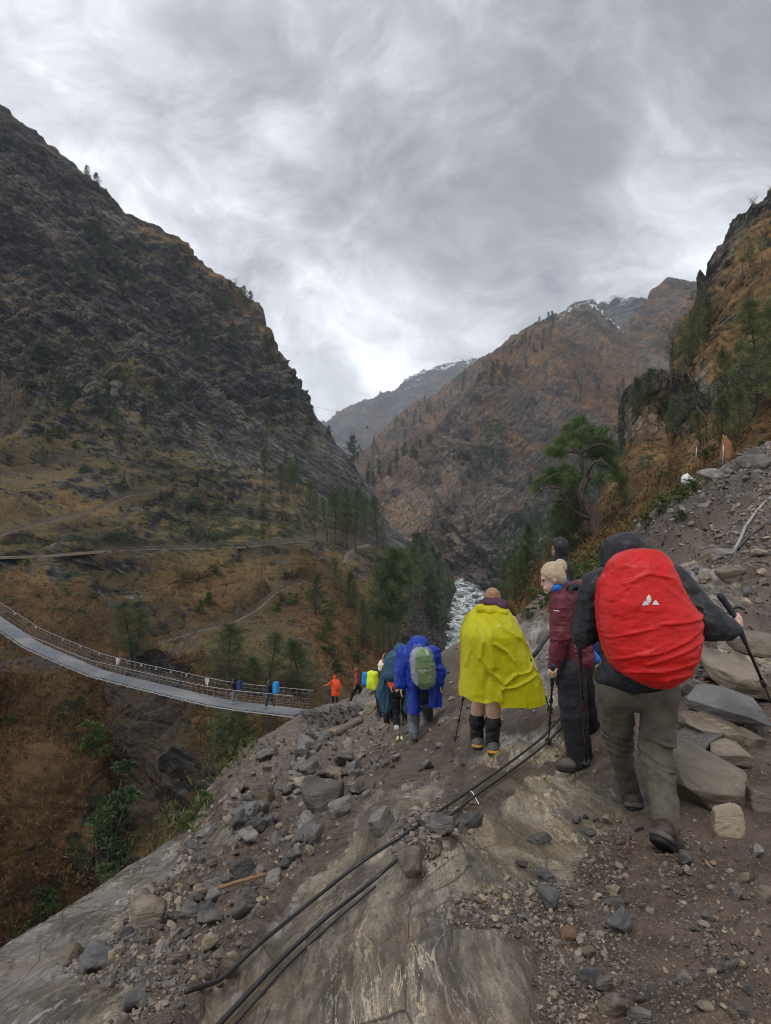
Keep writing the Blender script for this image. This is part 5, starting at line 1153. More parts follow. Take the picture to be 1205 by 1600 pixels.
for sx, mat, lb, hh in ((30, M_RAG, 'white rag tied low on the far rail near the left edge', .35), (33.5, M_RAG, None, .35), (18.7, M_RAG, 'white cloth fluttering on the far rail above the sag of the bridge', .7), (17.6, M_RAGO, 'orange rag next to the white cloth on the far rail', .4), (16, M_RAG, None, .3), (14.4, M_RAG, None, .3), (12.9, M_RAG, None, .25), (11.3, M_RAG, None, .3), (9.2, M_RAG, 'long pale rag hanging from the far rail left of the dark pack hiker', .75), (21, M_RAG, None, .25), (23.6, M_RAG, None, .3), (26, M_RAG, None, .25)):
    c, sd_ = at_s(sx); n = 8; hh = hh*.7; g0 = np.linspace(0, 1, n); X, Z = np.meshgrid(g0, g0)
    Vr = np.stack([(X-.5)*hh*.55*(1-.3*Z), .06*np.sin(X*7+Z*4+sx), -Z*hh*(.8+.2*np.sin(X*9+sx))], -1).reshape(-1, 3)
    o = link('rag', mk_mesh('rag', Vr, grid_faces(n, n)), mat); o.location = Vector(c+sd_*(BW+.09)+UP*(BH-.03)); tag(o, lb or 'small pale rag tied to the far handrail of the bridge', 'rag', None if lb else 'small rags on the far handrail')
# dry stone abutment
def stonewall(A, B, h, t, label, rows=14, seed=5):
    A, B = np.array(A), np.array(B); L = np.linalg.norm((B-A)[:2]); ux = np.array([*(unit((B-A)[:2])), 0]); uy = np.array([-ux[1], ux[0], 0]); r = np.random.default_rng(seed); g = Geo()
    if uy[1] < 0: uy = -uy
    cube = np.array([[x, y, z] for x in (0, 1) for y in (0, 1) for z in (0, 1)], float); Qc = np.array([[0, 1, 3, 2], [4, 6, 7, 5], [0, 4, 5, 1], [2, 3, 7, 6], [0, 2, 6, 4], [1, 5, 7, 3]])
    for k in range(rows):
        x = -.2*r.random(); hh = h/rows
        while x < L:
            w_ = .35+.6*r.random(); zt = A[2]+(B-A)[2]*np.clip((x+w_/2)/L, 0, 1)
            off = r.normal()*.035
            V = cube*np.array([w_*.96, t, hh*.94])+np.array([x, off, -h+k*hh+r.normal()*.012])+r.normal(size=(8, 3))*.02
            g.add(A*np.array([1, 1, 0])+V[:, :1]*ux+V[:, 1:2]*uy+np.array([0, 0, 1])*(V[:, 2:]+zt), None, Qc, r.random()); x += w_
    return g
wl0 = stonewall(P(472, 1114, 32.0), P(562, 1096, 27.0), 2.4, 1.2, '')
t = NT('stacked_stone'); c0 = t.mix(t.attr('tint'), (.075, .066, .06), (.155, .135, .12)); M_WALL = t.fin(t.mix(1., c0, t.mix(t.noise(t.pos(), 7, 6, .7), (.5, .5, .5), (1.4, 1.4, 1.4)), 'MULTIPLY'), .75)
tag(link('stone_wall', wl0.mesh('stone_wall', False), M_WALL), 'dry stone abutment wall holding the near end of the bridge', 'wall')
# ================================================================ people
def cloth(name, c, rough=.6, var=.12, sc=8, bump=.25, trans=0., fine=160, spec=.35, sheen=0.):
    t = NT(name); p = t.obj(); n = t.noise(p, sc, 5, .6); f = t.noise(p, fine, 2, .5)
    col = t.mix(t.ramp(n, .3, .7), tuple(v*(1-var) for v in c), tuple(min(1, v*(1+var)) for v in c))
    m = t.fin(col, rough, t.bump(t.math('ADD', n, t.math('MULTIPLY', f, .12)), bump, .02), Specular_IOR_Level=spec)
    if trans:
        tr = t.n('ShaderNodeBsdfTranslucent'); t.set(tr.inputs['Color'], col); mx = t.n('ShaderNodeMixShader'); mx.inputs[0].default_value = trans
        t.t.links.new(t.b.outputs[0], mx.inputs[1]); t.t.links.new(tr.outputs[0], mx.inputs[2]); t.t.links.new(mx.outputs[0], t.out.inputs[0])
    return m
SKIN = cloth('skin', (.56, .35, .27), .5, .08, 20, .1)
DSKIN = cloth('tanned_skin', (.30, .17, .11), .5, .08, 20, .1)
BLACK = cloth('black_shell', (.013, .014, .017), .45, .3, 12, .7)
BLACKT = cloth('black_trousers', (.009, .010, .013), .55, .3, 13, .7)
OLIVE = cloth('olive_trousers', (.096, .084, .062), .78, .28, 11, .7)
REDC = cloth('red_rain_cover', (.60, .012, .010), .38, .10, 15, .55, .12)
MAROON = cloth('maroon_shell', (.105, .014, .024), .5, .25, 13, .7)
YEL = cloth('yellow_poncho', (.72, .68, .02), .22, .07, 16, .5, .42)
BLUE = cloth('blue_poncho', (.012, .045, .36), .28, .2, 10, .5, .2)
TEAL = cloth('teal_poncho', (.030, .088, .135), .5, .15, 6, .2, .15)
GREYT = cloth('grey_trousers', (.135, .155, .185), .7, .15, 6)
GREEN = cloth('green_pack', (.13, .23, .065), .6, .12, 6)
GREYP = cloth('grey_pack', (.24, .25, .27), .6, .12, 6)
LIME = cloth('lime_rain_cover', (.60, .72, .02), .5, .1, 6)
CYAN = cloth('bright_blue_cover', (.01, .22, .55), .45, .12, 6)
NAVY = cloth('navy_pack', (.012, .03, .10), .6, .2, 6)
ORNG = cloth('orange_poncho', (.72, .075, .012), .4, .1, 6, .2, .15)
RUST = cloth('rust_jacket', (.26, .052, .05), .6, .15, 6)
CORAL = cloth('coral_jacket', (.62, .08, .055), .6, .1, 6)
CREAM = cloth('cream_hat', (.68, .58, .44), .8, .08, 6)
PURP = cloth('purple_hood', (.060, .018, .045), .6, .15, 7)
BLUB = cloth('blue_trim', (.02, .14, .50), .5, .15, 6)
HAIRB = cloth('blond_hair', (.40, .30, .19), .5, .35, 40, .8); HAIRR = cloth('reddish_hair', (.36, .19, .09), .5, .3, 40, .8); HAIRD = cloth('black_hair', (.012, .010, .009), .45, .3, 40, .6)
def hair_mat(name, a, b_):
    t = NT(name); n = t.noise(t.mapping(t.obj(), scale=(7, 95, 95)), 1., 4, .6, .3)
    return t.fin(t.mix(t.ramp(n, .36, .66), a, b_), .45, t.bump(n, .15, .004), Specular_IOR_Level=.4)
HAIRB = hair_mat('blond_hair_strands', (.36, .265, .165), (.52, .40, .27)); HAIRR = hair_mat('reddish_hair_strands', (.22, .115, .055), (.36, .20, .10))
SOLE = cloth('dark_sole', (.016, .015, .015), .7, .2, 10); BOOTB = cloth('brown_boot', (.050, .036, .030), .6, .5, 18, .5); BOOTG = cloth('grey_boot', (.085, .078, .070), .7, .4, 18, .5); EDGE = cloth('sole_edge', (.10, .088, .078), .7, .3, 14); RAND = cloth('ochre_rand', (.48, .25, .04), .6, .2, 10)
WSHOE = cloth('pale_shoe', (.42, .42, .42), .6, .1, 10)
LOGO = cloth('reflective_print', (.62, .62, .60), .35, .05, 10)
SHAFT = cloth('pole_shaft', (.02, .018, .018), .35, .2, 10); SHAFTR = cloth('maroon_pole_shaft', (.07, .012, .02), .35, .2, 10); GRIP = cloth('foam_grip', (.03, .033, .045), .8, .2, 40); METAL = plain('pole_metal', (.5, .5, .5), .35, .1, Metallic=.8)

def add_part(name, VQ, mat, parent, root, relax_it=1):
    V, Q = VQ
    if relax_it: V = relax(V, Q, relax_it, .5)
    return link(name, mk_mesh(name, V-np.array(root), Q), mat, parent)
def frame(fwd, up=(0, 0, 1)):
    f = unit(np.array(fwd, float)); u = np.array(up, float); u = unit(u-f*(u @ f)); r_ = np.cross(f, u); return r_, f, u
def head_prims(c, fwd, up=(0, 0, 1), s=1.):
    r_, f, u = frame(fwd, up); Rm = np.stack([r_, f, u], 1); c = np.array(c, float)
    at = lambda x, y, z: c+s*(x*r_+y*f+z*u)
    return [ellip(at(0, -.012, .022), np.array([.074, .094, .092])*s, Rm), ellip(at(0, .022, -.052), np.array([.056, .066, .066])*s, Rm), ellip(at(0, .068, -.088), np.array([.026, .02, .02])*s, Rm),
            capsule(at(0, .086, -.002), at(0, .098, -.030), .008*s, .0125*s), ellip(at(0, .079, .022), np.array([.040, .008, .007])*s, Rm), ellip(at(0, .088, -.062), np.array([.024, .012, .006])*s, Rm), ellip(at(0, .086, -.073), np.array([.021, .012, .006])*s, Rm),
            ellip(at(.076, -.008, -.012), np.array([.010, .02, .032])*s, Rm), ellip(at(-.076, -.008, -.012), np.array([.010, .02, .032])*s, Rm)]
def merge(*VQ):
    Vs, Qs, n = [], [], 0
    for V, Q in VQ: Vs.append(V); Qs.append(Q+n); n += len(V)
    return np.vstack(Vs), np.vstack(Qs)
def hand_grip(w, c, a, hand=1, s=1.):
    """five fingers closed on a pole: wrist w, pole point c, pole axis a"""
    w, c, a = np.array(w, float), np.array(c, float), unit(np.array(a, float))
    u = c-w; u = unit(u-a*(u @ a)); v = np.cross(a, u)*hand
    pr = [ellip((w*.35+(c+v*.016*s)*.65), np.array([.028, .040, .022])*s, np.stack([v, u, a], 1)), capsule(w, c*.5+w*.5, .027*s, .026*s)]
    for k in range(4):
        o = a*(1.5-k)*.0205*s; Lk = (.96, 1.05, 1., .84)[k]; pts = []
        for th in (105, 48, -12, -72):
            t = R(th); pts.append(c+o+s*.027*Lk*(math.cos(t)*u+math.sin(t)*v))
        pr.append(capsule(w*.25+(c+o)*.75+v*.02*s, pts[0], .0105*s, .0105*s))
        for i in range(3): pr.append(capsule(pts[i], pts[i+1], (.0102-.0007*i)*s, (.0095-.0008*i)*s))
    tb = w*.45+c*.55+a*.026*s-v*.006*s; t1 = c+a*.046*s-v*.022*s-u*.004*s; t2 = c+a*.042*s-v*.020*s+u*.024*s
    pr += [capsule(tb, t1, .0135*s, .0115*s), capsule(t1, t2, .0112*s, .0095*s)]
    return sdf(pr, .0042*s, .004*s)
def hand_relaxed(w, d, side, s=1.):
    """hanging hand: wrist w, finger direction d, side = thumb direction"""
    w = np.array(w, float); d = unit(np.array(d, float)); t = np.array(side, float); t = unit(t-d*(t @ d)); n = np.cross(d, t)
    pr = [ellip(w+d*.05*s, np.array([.04, .05, .017])*s, np.stack([t, d, n], 1)), capsule(w, w+d*.03*s, .026*s, .026*s)]
    for k in range(4):
        o = t*(1.5-k)*.019*s; L = (.068, .078, .072, .056)[k]*s; b = w+d*.088*s+o; m = b+d*L*.5+n*.006*s; e = b+d*L*.9+n*.026*s
        pr += [capsule(w+d*.05*s+o*.9, b, .011*s, .0105*s), capsule(b, m, .0102*s, .0095*s), capsule(m, e, .0092*s, .0075*s)]
    pr += [capsule(w+d*.03*s+t*.022*s, w+d*.062*s+t*.05*s, .014*s, .0115*s), capsule(w+d*.062*s+t*.05*s, w+d*.098*s+t*.056*s+n*.012*s, .011*s, .0085*s)]
    return sdf(pr, .0045*s, .005*s)
def pole(top, tip, label, shaft=None, grip=True, bent=None, r_=.0085, basket=True, group=None):
    """trekking pole from grip end to tip, world coordinates"""
    top, tip = np.array(top, float), np.array(tip, float); ax = tip-top; L = np.linalg.norm(ax); ax = ax/L
    e = empty('trekking_pole', tip, label, 'trekking pole', group)
    g = Geo(); g.tube(np.stack([top+ax*.1, top+ax*L*.42])-tip, r_*1.05, 10); g.tube(np.stack([top+ax*L*.40, top+ax*L*.72])-tip, r_*.88, 10); g.tube(np.stack([top+ax*L*.70, tip+ax*.03])-tip, r_*.7, 8); link('shaft', g.mesh('shaft'), shaft or SHAFT, e)
    for f_ in (.42, .71):
        g = Geo(); g.tube(np.stack([top+ax*(L*f_-.025), top+ax*(L*f_+.025)])-tip, r_*1.75, 10); link('clamp', g.mesh('clamp'), SHAFT, e)
    g = Geo(); b0 = top if bent is None else np.array(bent, float)
    q = smooth_path([b0, b0*.6+(top+ax*.05)*.4, top+ax*.07, top+ax*.17, top+ax*.3], 18)-tip
    rr = np.interp(np.linspace(0, 1, 18), [0, .08, .3, .6, .9, 1], [.012, .021, .0175, .0185, .016, .011]); g.tube(q, rr+.0008*np.sin(np.arange(18)*2.4), 12); link('grip', g.mesh('grip'), GRIP, e)
    if basket:
        g = Geo(); c = tip-ax*.05-tip; g.tube([c-ax*.006, c+ax*.006], .032, 14); link('basket', g.mesh('basket'), SHAFT, e)
    return e
def boot(parent, root, heel, toe, ank, upper, sole=None, s=1., rand=None):
    """ankle boot: upper + sole, heel and toe are points on the ground"""
    h, t, a = [np.array(v, float) for v in (heel, toe, ank)]; r_, f, u = frame(t-h)
    m = h*.5+t*.5
    up = sdf([capsule(h+u*.05*s+f*.02*s, a, .052*s, .055*s), capsule(h+u*.052*s+f*.02*s, t+u*.046*s-f*.05*s, .047*s, .043*s), ellip(m+u*.06*s+f*.02*s, np.array([.046, .085, .045])*s, np.stack([r_, f, u], 1))], .011*s, .03*s,
             cut=lambda p: -((p-h) @ u)+.014*s)
    o = add_part('boot', up, upper, parent, root)
    so = sdf([capsule(h+u*.014*s+f*.02*s, t+u*.016*s-f*.045*s, .051*s, .050*s)], .0095*s, .01, cut=lambda p: np.abs((p-h) @ u-.012*s)-.016*s)
    link('sole', mk_mesh('sole', relax(*so, 1)-np.array(root), so[1]), sole or SOLE, o)
    if rand is not None:
        ra = sdf([capsule(h+u*.03*s+f*.018*s, h+u*.03*s+f*.05*s, .060*s, .056*s)], .008*s, .01, cut=lambda p: np.abs((p-h) @ u-.040*s)-.016*s)
        link('heel_rand', mk_mesh('heel_rand', ra[0]-np.array(root), ra[1]), rand, o)
    return o
def wrk(amp, sc, seed=0, an=(1, 1, 2.2)):
    an = np.array(an)/sc
    return lambda p: -amp*(ridged(p*an+seed, 3, seed, .5)-.1)
def loft(levels, d0, thick, n=72, m=60, e=2.3, tp=None, hem=None, creases=(), noise=(0, .1, 0, (1, 1, 1)), caps=True, dcurve=None):
    """closed shell from an outline measured in photo pixels at its own distance: levels (py, x left, x right)"""
    L = np.array(levels, float); ys = np.linspace(L[0, 0], L[-1, 0], m)
    xl, xr = np.interp(ys, L[:, 0], L[:, 1]), np.interp(ys, L[:, 0], L[:, 2])
    for _ in range(2):
        for a in (xl, xr): a[1:-1] = (a[:-2]+2*a[1:-1]+a[2:])/4
    th = np.arange(n)*2*math.pi/n; c, s_ = np.cos(th), np.sin(th)
    cx = np.sign(c)*np.abs(c)**(2/e); sy = np.sign(s_)*np.abs(s_)**(2/e)
    k = np.linspace(0, 1, m); tk = thick*(np.ones(m) if tp is None else np.interp(k, [q[0] for q in tp], [q[1] for q in tp]))
    PXl = ((xl+xr)/2)[:, None]+((xr-xl)/2)[:, None]*cx[None]
    PYl = np.repeat(ys[:, None], n, 1)
    if hem is not None: PYl = PYl+(k[:, None]**3)*hem(PXl, s_[None]*np.ones((m, 1)))
    Dl = d0-tk[:, None]*sy[None]
    if dcurve is not None: Dl = Dl+np.interp(k, [q[0] for q in dcurve], [q[1] for q in dcurve])[:, None]
    X = (PXl-CX)/FPX*d0; Zl = CZ-(PYl-CY)/FPX*d0
    G = np.stack([X, Dl, Zl], -1)
    Gp = np.concatenate([G, G[:, :1]], 1); nr = grid_normals(Gp)[:, :-1]; cen = G.mean(1, keepdims=True); nr = np.where(((nr*(G-cen)).sum(-1) < 0)[..., None], -nr, nr)
    h = np.zeros(PXl.shape)
    front = np.clip(s_, 0, 1)[None]**.5
    for pts, A, wd in creases:
        ld = line_dist(PXl, PYl, pts); h = h+A*front*(.45*np.exp(-(ld/wd)**2)+.45*np.exp(-(ld/(wd*.45))**2))
    if noise[0]: h = h+noise[0]*ridged(G/noise[1]*np.array(noise[3])+noise[2], 3, int(noise[2]), .5)
    G = G+nr*h[..., None]
    V = G.reshape(-1, 3); i = np.arange(m-1)[:, None]*n+np.arange(n)[None]; j = np.arange(m-1)[:, None]*n+(np.arange(n)+1)[None] % n
    F = [np.stack([i, i+n, j+n, j], -1).reshape(-1, 4)]
    if caps:
        F.append(np.array([list(range(n))])); F.append(np.array([list(range((m-1)*n, m*n))[::-1]]))
    return V, F
def loft_obj(name, LF, mat, parent, root):
    V, F = LF; return link(name, mk_mesh(name, V-np.array(root), F), mat, parent)
def person(root, label, group=None):
    return empty('person', root, label, 'person', group)
pp_ = lambda x, y, d: np.array(P(x, y, d))

# ---------------------------------------------------------------- the hiker with the red pack cover
rt = gpos(1012, 1318); e1 = person(rt, 'hiker in black jacket and olive trousers carrying the big red covered pack', None)
HR = pp_(1151, 968, 4.10)          # right hand on the pole
ptop, ptip = pp_(1126, 930, 4.02), None
gp_t = gpos(1262, 1226, 0.); ptip = np.array(gp_t) if gp_t is not None else pp_(1262, 1226, 4.4)
pax = unit(ptip-pp_(1150, 972, 4.1)); pc = pp_(1150, 970, 4.1)
pole(pc-pax*.13, ptip, 'black trekking pole planted at the right edge by the hiker with the red pack', None, True, bent=pc-pax*.15+np.array([-.05, -.01, .035]))
wr_ = pp_(1141, 980, 4.03)
hL = pp_(905, 1003, 4.36); tipL = np.array(gpos(917, 1196)); axL = unit(tipL-hL)
pole(hL-axL*.10, tipL, 'dark maroon trekking pole in the left hand of the hiker with the red pack', SHAFTR)
body = sdf([capsule(pp_(985, 915, 4.14), pp_(995, 1060, 4.1), .13, .13), capsule(pp_(975, 900, 4.14), pp_(970, 880, 4.15), .06, .058), capsule(pp_(940, 915, 4.12), pp_(1045, 910, 4.1), .055), capsule(pp_(930, 920, 4.1), pp_(914, 985, 4.15), .048, .042), capsule(pp_(914, 985, 4.15), pp_(906, 1002, 4.33), .04, .03),
            capsule(pp_(1056, 915, 4.08), pp_(1108, 978, 3.95), .048, .042), capsule(pp_(1108, 978, 3.95), wr_, .04, .03), capsule(pp_(970, 1075, 4.1), pp_(970, 1165, 4.35), .075, .055), capsule(pp_(970, 1165, 4.35), pp_(986, 1240, 4.48), .052, .04), capsule(pp_(1028, 1075, 4.08), pp_(1022, 1180, 4.05), .075, .055), capsule(pp_(1022, 1180, 4.05), pp_(1038, 1292, 3.82), .052, .04)], .014, .03)
hd = sdf(head_prims(pp_(969, 872, 4.15), (-.25, 1, -.25)), .008, .02)
add_part('body', merge(body, hd, hand_grip(wr_, pc, -pax, -1), hand_grip(pp_(909, 1000, 4.28), hL, -axL, 1)), SKIN, e1, rt, 0)
jk = sdf([capsule(pp_(985, 915, 4.13), pp_(994, 1035, 4.12), .185, .195), ellip(pp_(993, 1056, 4.11), [.232, .175, .10]), capsule(pp_(938, 915, 4.12), pp_(1048, 908, 4.1), .088), capsule(pp_(929, 922, 4.1), pp_(915, 988, 4.15), .088, .072), capsule(pp_(915, 988, 4.15), pp_(908, 1000, 4.28), .068, .05),
          capsule(pp_(1056, 914, 4.08), pp_(1106, 972, 3.95), .09, .088), capsule(pp_(1106, 975, 3.95), pp_(1138, 983, 4.01), .092, .062)], .0095, .035, lambda p: wrk(.013, .16, 3, (1.3, 1.3, 2.))(p)+wrk(.006, .065, 23, (1.2, 1.2, 1.9))(p), cut=lambda p: -(p[..., 2]-(CZ-(1085-CY)/FPX*4.1)))
add_part('jacket', jk, BLACK, e1, rt)
hood = sdf([ellip(pp_(972, 869, 4.13), [.112, .135, .128]), ellip(pp_(982, 862, 4.08), [.10, .11, .098]), capsule(pp_(972, 895, 4.13), pp_(985, 912, 4.12), .11, .13), ellip(pp_(962, 858, 4.25), [.085, .06, .05])], .009, .05, wrk(.010, .10, 5, (1, 1, 1.6)), cut=lambda p: .10-np.linalg.norm((p-pp_(962, 876, 4.28))*np.array([1, .8, 1]), axis=-1))
add_part('hood', hood, BLACK, e1, rt)
def knee_folds(c, r_, amp): return lambda p: -amp*np.exp(-((p[..., 2]-c[2])/r_)**2)*ridged(np.stack([p[..., 0]*6+p[..., 2]*9, p[..., 1]*6, p[..., 2]*24+p[..., 0]*8], -1), 3, 4, .5)
kf1, kf2, w0 = knee_folds(pp_(970, 1160, 4.3), .12, .014), knee_folds(pp_(1022, 1165, 4.05), .13, .016), wrk(.012, .22, 8, (1.4, 1.4, .8))
tr = sdf([capsule(pp_(968, 1078, 4.1), pp_(1028, 1080, 4.08), .124), capsule(pp_(965, 1085, 4.11), pp_(967, 1165, 4.33), .098, .070), capsule(pp_(967, 1165, 4.33), pp_(984, 1236, 4.46), .071, .064), capsule(pp_(1031, 1088, 4.08), pp_(1026, 1180, 4.03), .103, .083), capsule(pp_(1026, 1180, 4.03), pp_(1041, 1288, 3.82), .083, .074)], .0085, .018, lambda p: w0(p)+kf1(p)+kf2(p))
add_part('trousers', tr, OLIVE, e1, rt)
boot(e1, rt, pp_(991, 1267, 4.36), pp_(982, 1248, 4.70), pp_(987, 1240, 4.46), BOOTB, SOLE, 1., EDGE)
boot(e1, rt, pp_(1028, 1316, 3.66), pp_(1060, 1352, 3.84), pp_(1038, 1292, 3.80), BOOTB, SOLE, 1.04, EDGE)
# pack
pr_ = pp_(1012, 1072, 3.82); pk = empty('backpack', pr_, 'large backpack under a bright red rain cover with a grey three petal print', 'backpack')
RL = [(858, 992, 1020), (861, 978, 1032), (868, 962, 1040), (880, 951, 1047), (895, 945, 1054), (912, 936, 1061), (940, 933, 1073), (952, 933.5, 1083), (960, 934, 1091), (979, 935, 1092), (1004, 941, 1091), (1020, 946, 1088), (1033, 951, 1082), (1049, 966, 1076), (1060, 986, 1063), (1067, 1002, 1055), (1071, 1012, 1046)]
c1 = lambda *q: [(880+.2697*x, 820+.2697*y) for x, y in q]
CR = [(c1((780, 515), (640, 535), (480, 545)), .014, 3.), (c1((775, 560), (640, 640), (480, 705), (380, 720)), .016, 3.5), (c1((770, 640), (620, 700), (420, 770)), .014, 3.), (c1((590, 315), (690, 440), (780, 515)), .014, 3.), (c1((300, 330), (430, 265), (590, 300)), .016, 4), (c1((205, 640), (330, 600), (480, 560)), .010, 3), (c1((250, 760), (420, 700), (560, 640)), .012, 3), (c1((740, 760), (560, 800), (330, 820)), .012, 3.5), (c1((210, 330), (280, 250), (400, 180)), .010, 3.), (c1((470, 900), (560, 850), (700, 840)), .010, 3), (c1((300, 830), (420, 800), (520, 820)), .010, 3), (c1((700, 480), (600, 400), (500, 320)), .008, 3.), (c1((230, 420), (300, 360), (330, 340)), .008, 3)]
cov = loft(RL, 3.82, .185, 110, 110, 2.5, [(0, .45), (.12, .8), (.4, 1), (.75, 1), (.92, .8), (1, .45)], None, CR, (.004, .085, 11, (1.7, 1.2, 3.4)))
V, F = cov; A_ = R(-32); co, si = math.cos(A_), math.sin(A_)
q = V.copy(); q[:, 0], q[:, 2] = V[:, 0]*co-V[:, 2]*si, V[:, 0]*si+V[:, 2]*co
V = V-np.array([0, 1, 0])*(.010*(.25+.75*sstep(-.2, .5, fbm(V/.16, 3, 66)))*ridged(q/np.array([.36, .3, .055]), 3, 61, .5)*sstep(-.02, .08, 3.82-V[:, 1]))[:, None]
loft_obj('rain_cover', (V, F), REDC, pk, pr_)
rb_ = BVHTree.FromPolygons([tuple(v) for v in V.tolist()], [tuple(int(i) for i in f) for a in F for f in a])
def decal(name, polys, bvh, mat, parent, root, off=.003):
    Vd, Fd = [], []
    for poly in polys:
        c = np.mean(poly, 0); n = len(poly); rings = 4; b0 = len(Vd)
        for k in range(rings+1):
            for x, y in poly:
                q = c+(np.array([x, y])-c)*k/rings if k else c
                d = Vector(((q[0]-CX)/FPX, 1, (CY-q[1])/FPX)).normalized(); h = bvh.ray_cast(Vector((0, 0, CZ)), d)
                Vd.append(np.array(h[0]-d*off))
        for k in range(rings):
            for i in range(n):
                a, b_ = b0+k*n+i, b0+k*n+(i+1) % n; Fd.append((a, b_, b_+n, a+n))
    return link(name, mk_mesh(name, np.array(Vd)-np.array(root), np.array(Fd)), mat, parent)
petal = lambda cx, cy, pts: [(880+.2697*(cx+x), 820+.2697*(cy+y)) for x, y in pts]
decal('three_petal_print', [petal(497, 430, [(0, -27), (9, -16), (14, -4), (14, 8), (8, 19), (0, 26), (-8, 19), (-14, 8), (-14, -4), (-9, -16)]), petal(478, 455, [(2, -16), (12, -3), (20, 8), (4, 11), (-20, 13), (-16, -1), (-8, -11)]), petal(535, 452, [(-2, -16), (-12, -3), (-20, 9), (-4, 11), (20, 12), (16, -1), (8, -11)])], rb_, LOGO, pk, pr_)
g = Geo(); g.tube(smooth_path([pp_(955, 895, 3.95), pp_(945, 905, 4.05), pp_(940, 930, 4.25)], 14)-pr_, .022, 8); g.tube(smooth_path([pp_(1035, 890, 3.95), pp_(1048, 900, 4.05), pp_(1050, 930, 4.25)], 14)-pr_, .022, 8); link('shoulder_strap', g.mesh('shoulder_strap'), BLACK, pk)
# ---------------------------------------------------------------- the blond hiker in maroon
c3 = lambda x, y, d: pp_(830+.2377*x, 840+.2377*y, d)
rt = gpos(902, 1198); e2 = person(rt, 'blond hiker with a hair bun in a maroon jacket and black trousers, looking down')
tipW = np.array(gpos(857, 1163)); hW = c3(143, 885, 5.5); aW = unit(tipW-hW)
pole(hW-aW*.1, tipW, 'black trekking pole in the left hand of the blond hiker in maroon')
hc = c3(136, 262, 5.62); fw = (-1, .12, -.42)
body = sdf([capsule(c3(235, 430, 5.68), c3(285, 840, 5.7), .115, .12), capsule(c3(200, 370, 5.65), c3(165, 310, 5.63), .055, .052), capsule(c3(205, 420, 5.55), c3(195, 640, 5.5), .048, .04), capsule(c3(195, 640, 5.5), c3(150, 850, 5.5), .04, .028), capsule(c3(260, 420, 5.85), c3(270, 640, 5.9), .048, .04), capsule(c3(270, 640, 5.9), c3(220, 780, 5.95), .038, .03),
            capsule(c3(255, 870, 5.62), c3(285, 1180, 5.6), .078, .055), capsule(c3(285, 1180, 5.6), c3(325, 1460, 5.6), .052, .04), capsule(c3(300, 870, 5.8), c3(350, 1150, 5.9), .078, .055), capsule(c3(350, 1150, 5.9), c3(440, 1400, 6.0), .052, .04)], .014, .03)
add_part('body', merge(body, sdf(head_prims(hc, fw, (-.3, 0, 1), .92), .006, .02), hand_grip(c3(150, 850, 5.5), hW, -aW, -1), hand_relaxed(c3(220, 780, 5.95), (-.1, 0, -1), (-1, 0, 0))), SKIN, e2, rt, 0)
hr_, hf_, hu_ = frame(fw, (-.3, 0, 1)); Hm = np.stack([hr_, hf_, hu_], 1)
strand = None
hair = sdf([ellip(hc-hf_*.018+hu_*.03, [.084, .102, .096], Hm), ellip(hc-hf_*.05-hu_*.03, [.07, .06, .06], Hm)], .007, .02, strand, cut=lambda p: np.minimum(((p-hc) @ hf_)-.045+.9*np.minimum(0, (p-hc) @ hu_-.055), ((p-hc) @ hf_)+9*0+.0*((p-hc) @ hu_)+(-.02)+((p-hc) @ hu_ < -.0)*9))
hair = sdf([ellip(hc-hf_*.020+hu_*.030, [.083, .098, .094], Hm), ellip(hc-hf_*.055-hu_*.025, [.068, .055, .06], Hm)], .007, .02, strand, cut=lambda p: ((p-hc) @ hf_)-.078+.70*np.maximum(0, .075-((p-hc) @ hu_)))
add_part('hair', hair, HAIRB, e2, rt)
bc = c3(190, 186, 5.62); th = np.linspace(0, 2*math.pi, 12)
add_part('hair_bun', sdf([ellip(bc, [.05, .05, .048])]+[capsule(bc+.036*np.array([math.cos(a), .4*math.sin(2*a), math.sin(a)]), bc+.036*np.array([math.cos(b), .4*math.sin(2*b), math.sin(b)]), .02) for a, b in zip(th[:-1], th[1:])], .006, .008, None), HAIRB, e2, rt)
for sg in (-1, 1):
    g = Geo(); c_ = hc+hr_*.03*sg+hf_*.088+hu_*.006; add_part('eye', sdf([ellip(c_-hf_*.014*.92, [.010, .009, .008])], .003, .002), cloth('eye', (.06, .05, .05), .2, 0), e2, rt, 0)
jk = sdf([capsule(c3(240, 430, 5.7), c3(278, 770, 5.7), .145, .16), ellip(c3(285, 800, 5.7), [.158, .16, .09]), capsule(c3(205, 425, 5.56), c3(275, 420, 5.84), .085), capsule(c3(202, 430, 5.55), c3(192, 640, 5.5), .085, .070), capsule(c3(192, 640, 5.5), c3(150, 845, 5.5), .070, .042), capsule(c3(265, 430, 5.86), c3(275, 640, 5.9), .08, .065), capsule(c3(275, 640, 5.9), c3(225, 770, 5.95), .062, .042),
          capsule(c3(175, 355, 5.62), c3(300, 345, 5.74), .06, .075)], .009, .03, lambda p: wrk(.013, .13, 13, (1.2, 1.2, 2.2))(p)+wrk(.006, .06, 14, (1.2, 1.2, 2.))(p), cut=lambda p: -(p[..., 2]-(CZ-(1040-CY)/FPX*5.7)))
jo = add_part('jacket', jk, MAROON, e2, rt)
jb = BVHTree.FromPolygons([tuple(v) for v in relax(*jk, 1).tolist()], jk[1].tolist())
decal('sleeve_print', [[(865, 953.2), (871, 953.6), (874, 954.3), (874, 955.8), (870, 955.2), (865, 954.8)]], jb, LOGO, jo, np.array(rt)*1)
add_part('collar', sdf([capsule(c3(165, 330, 5.58), c3(215, 300, 5.68), .035), capsule(c3(175, 325, 5.72), c3(215, 300, 5.72), .04)], .008, .03, wrk(.006, .06, 2)), BLUB, e2, rt)
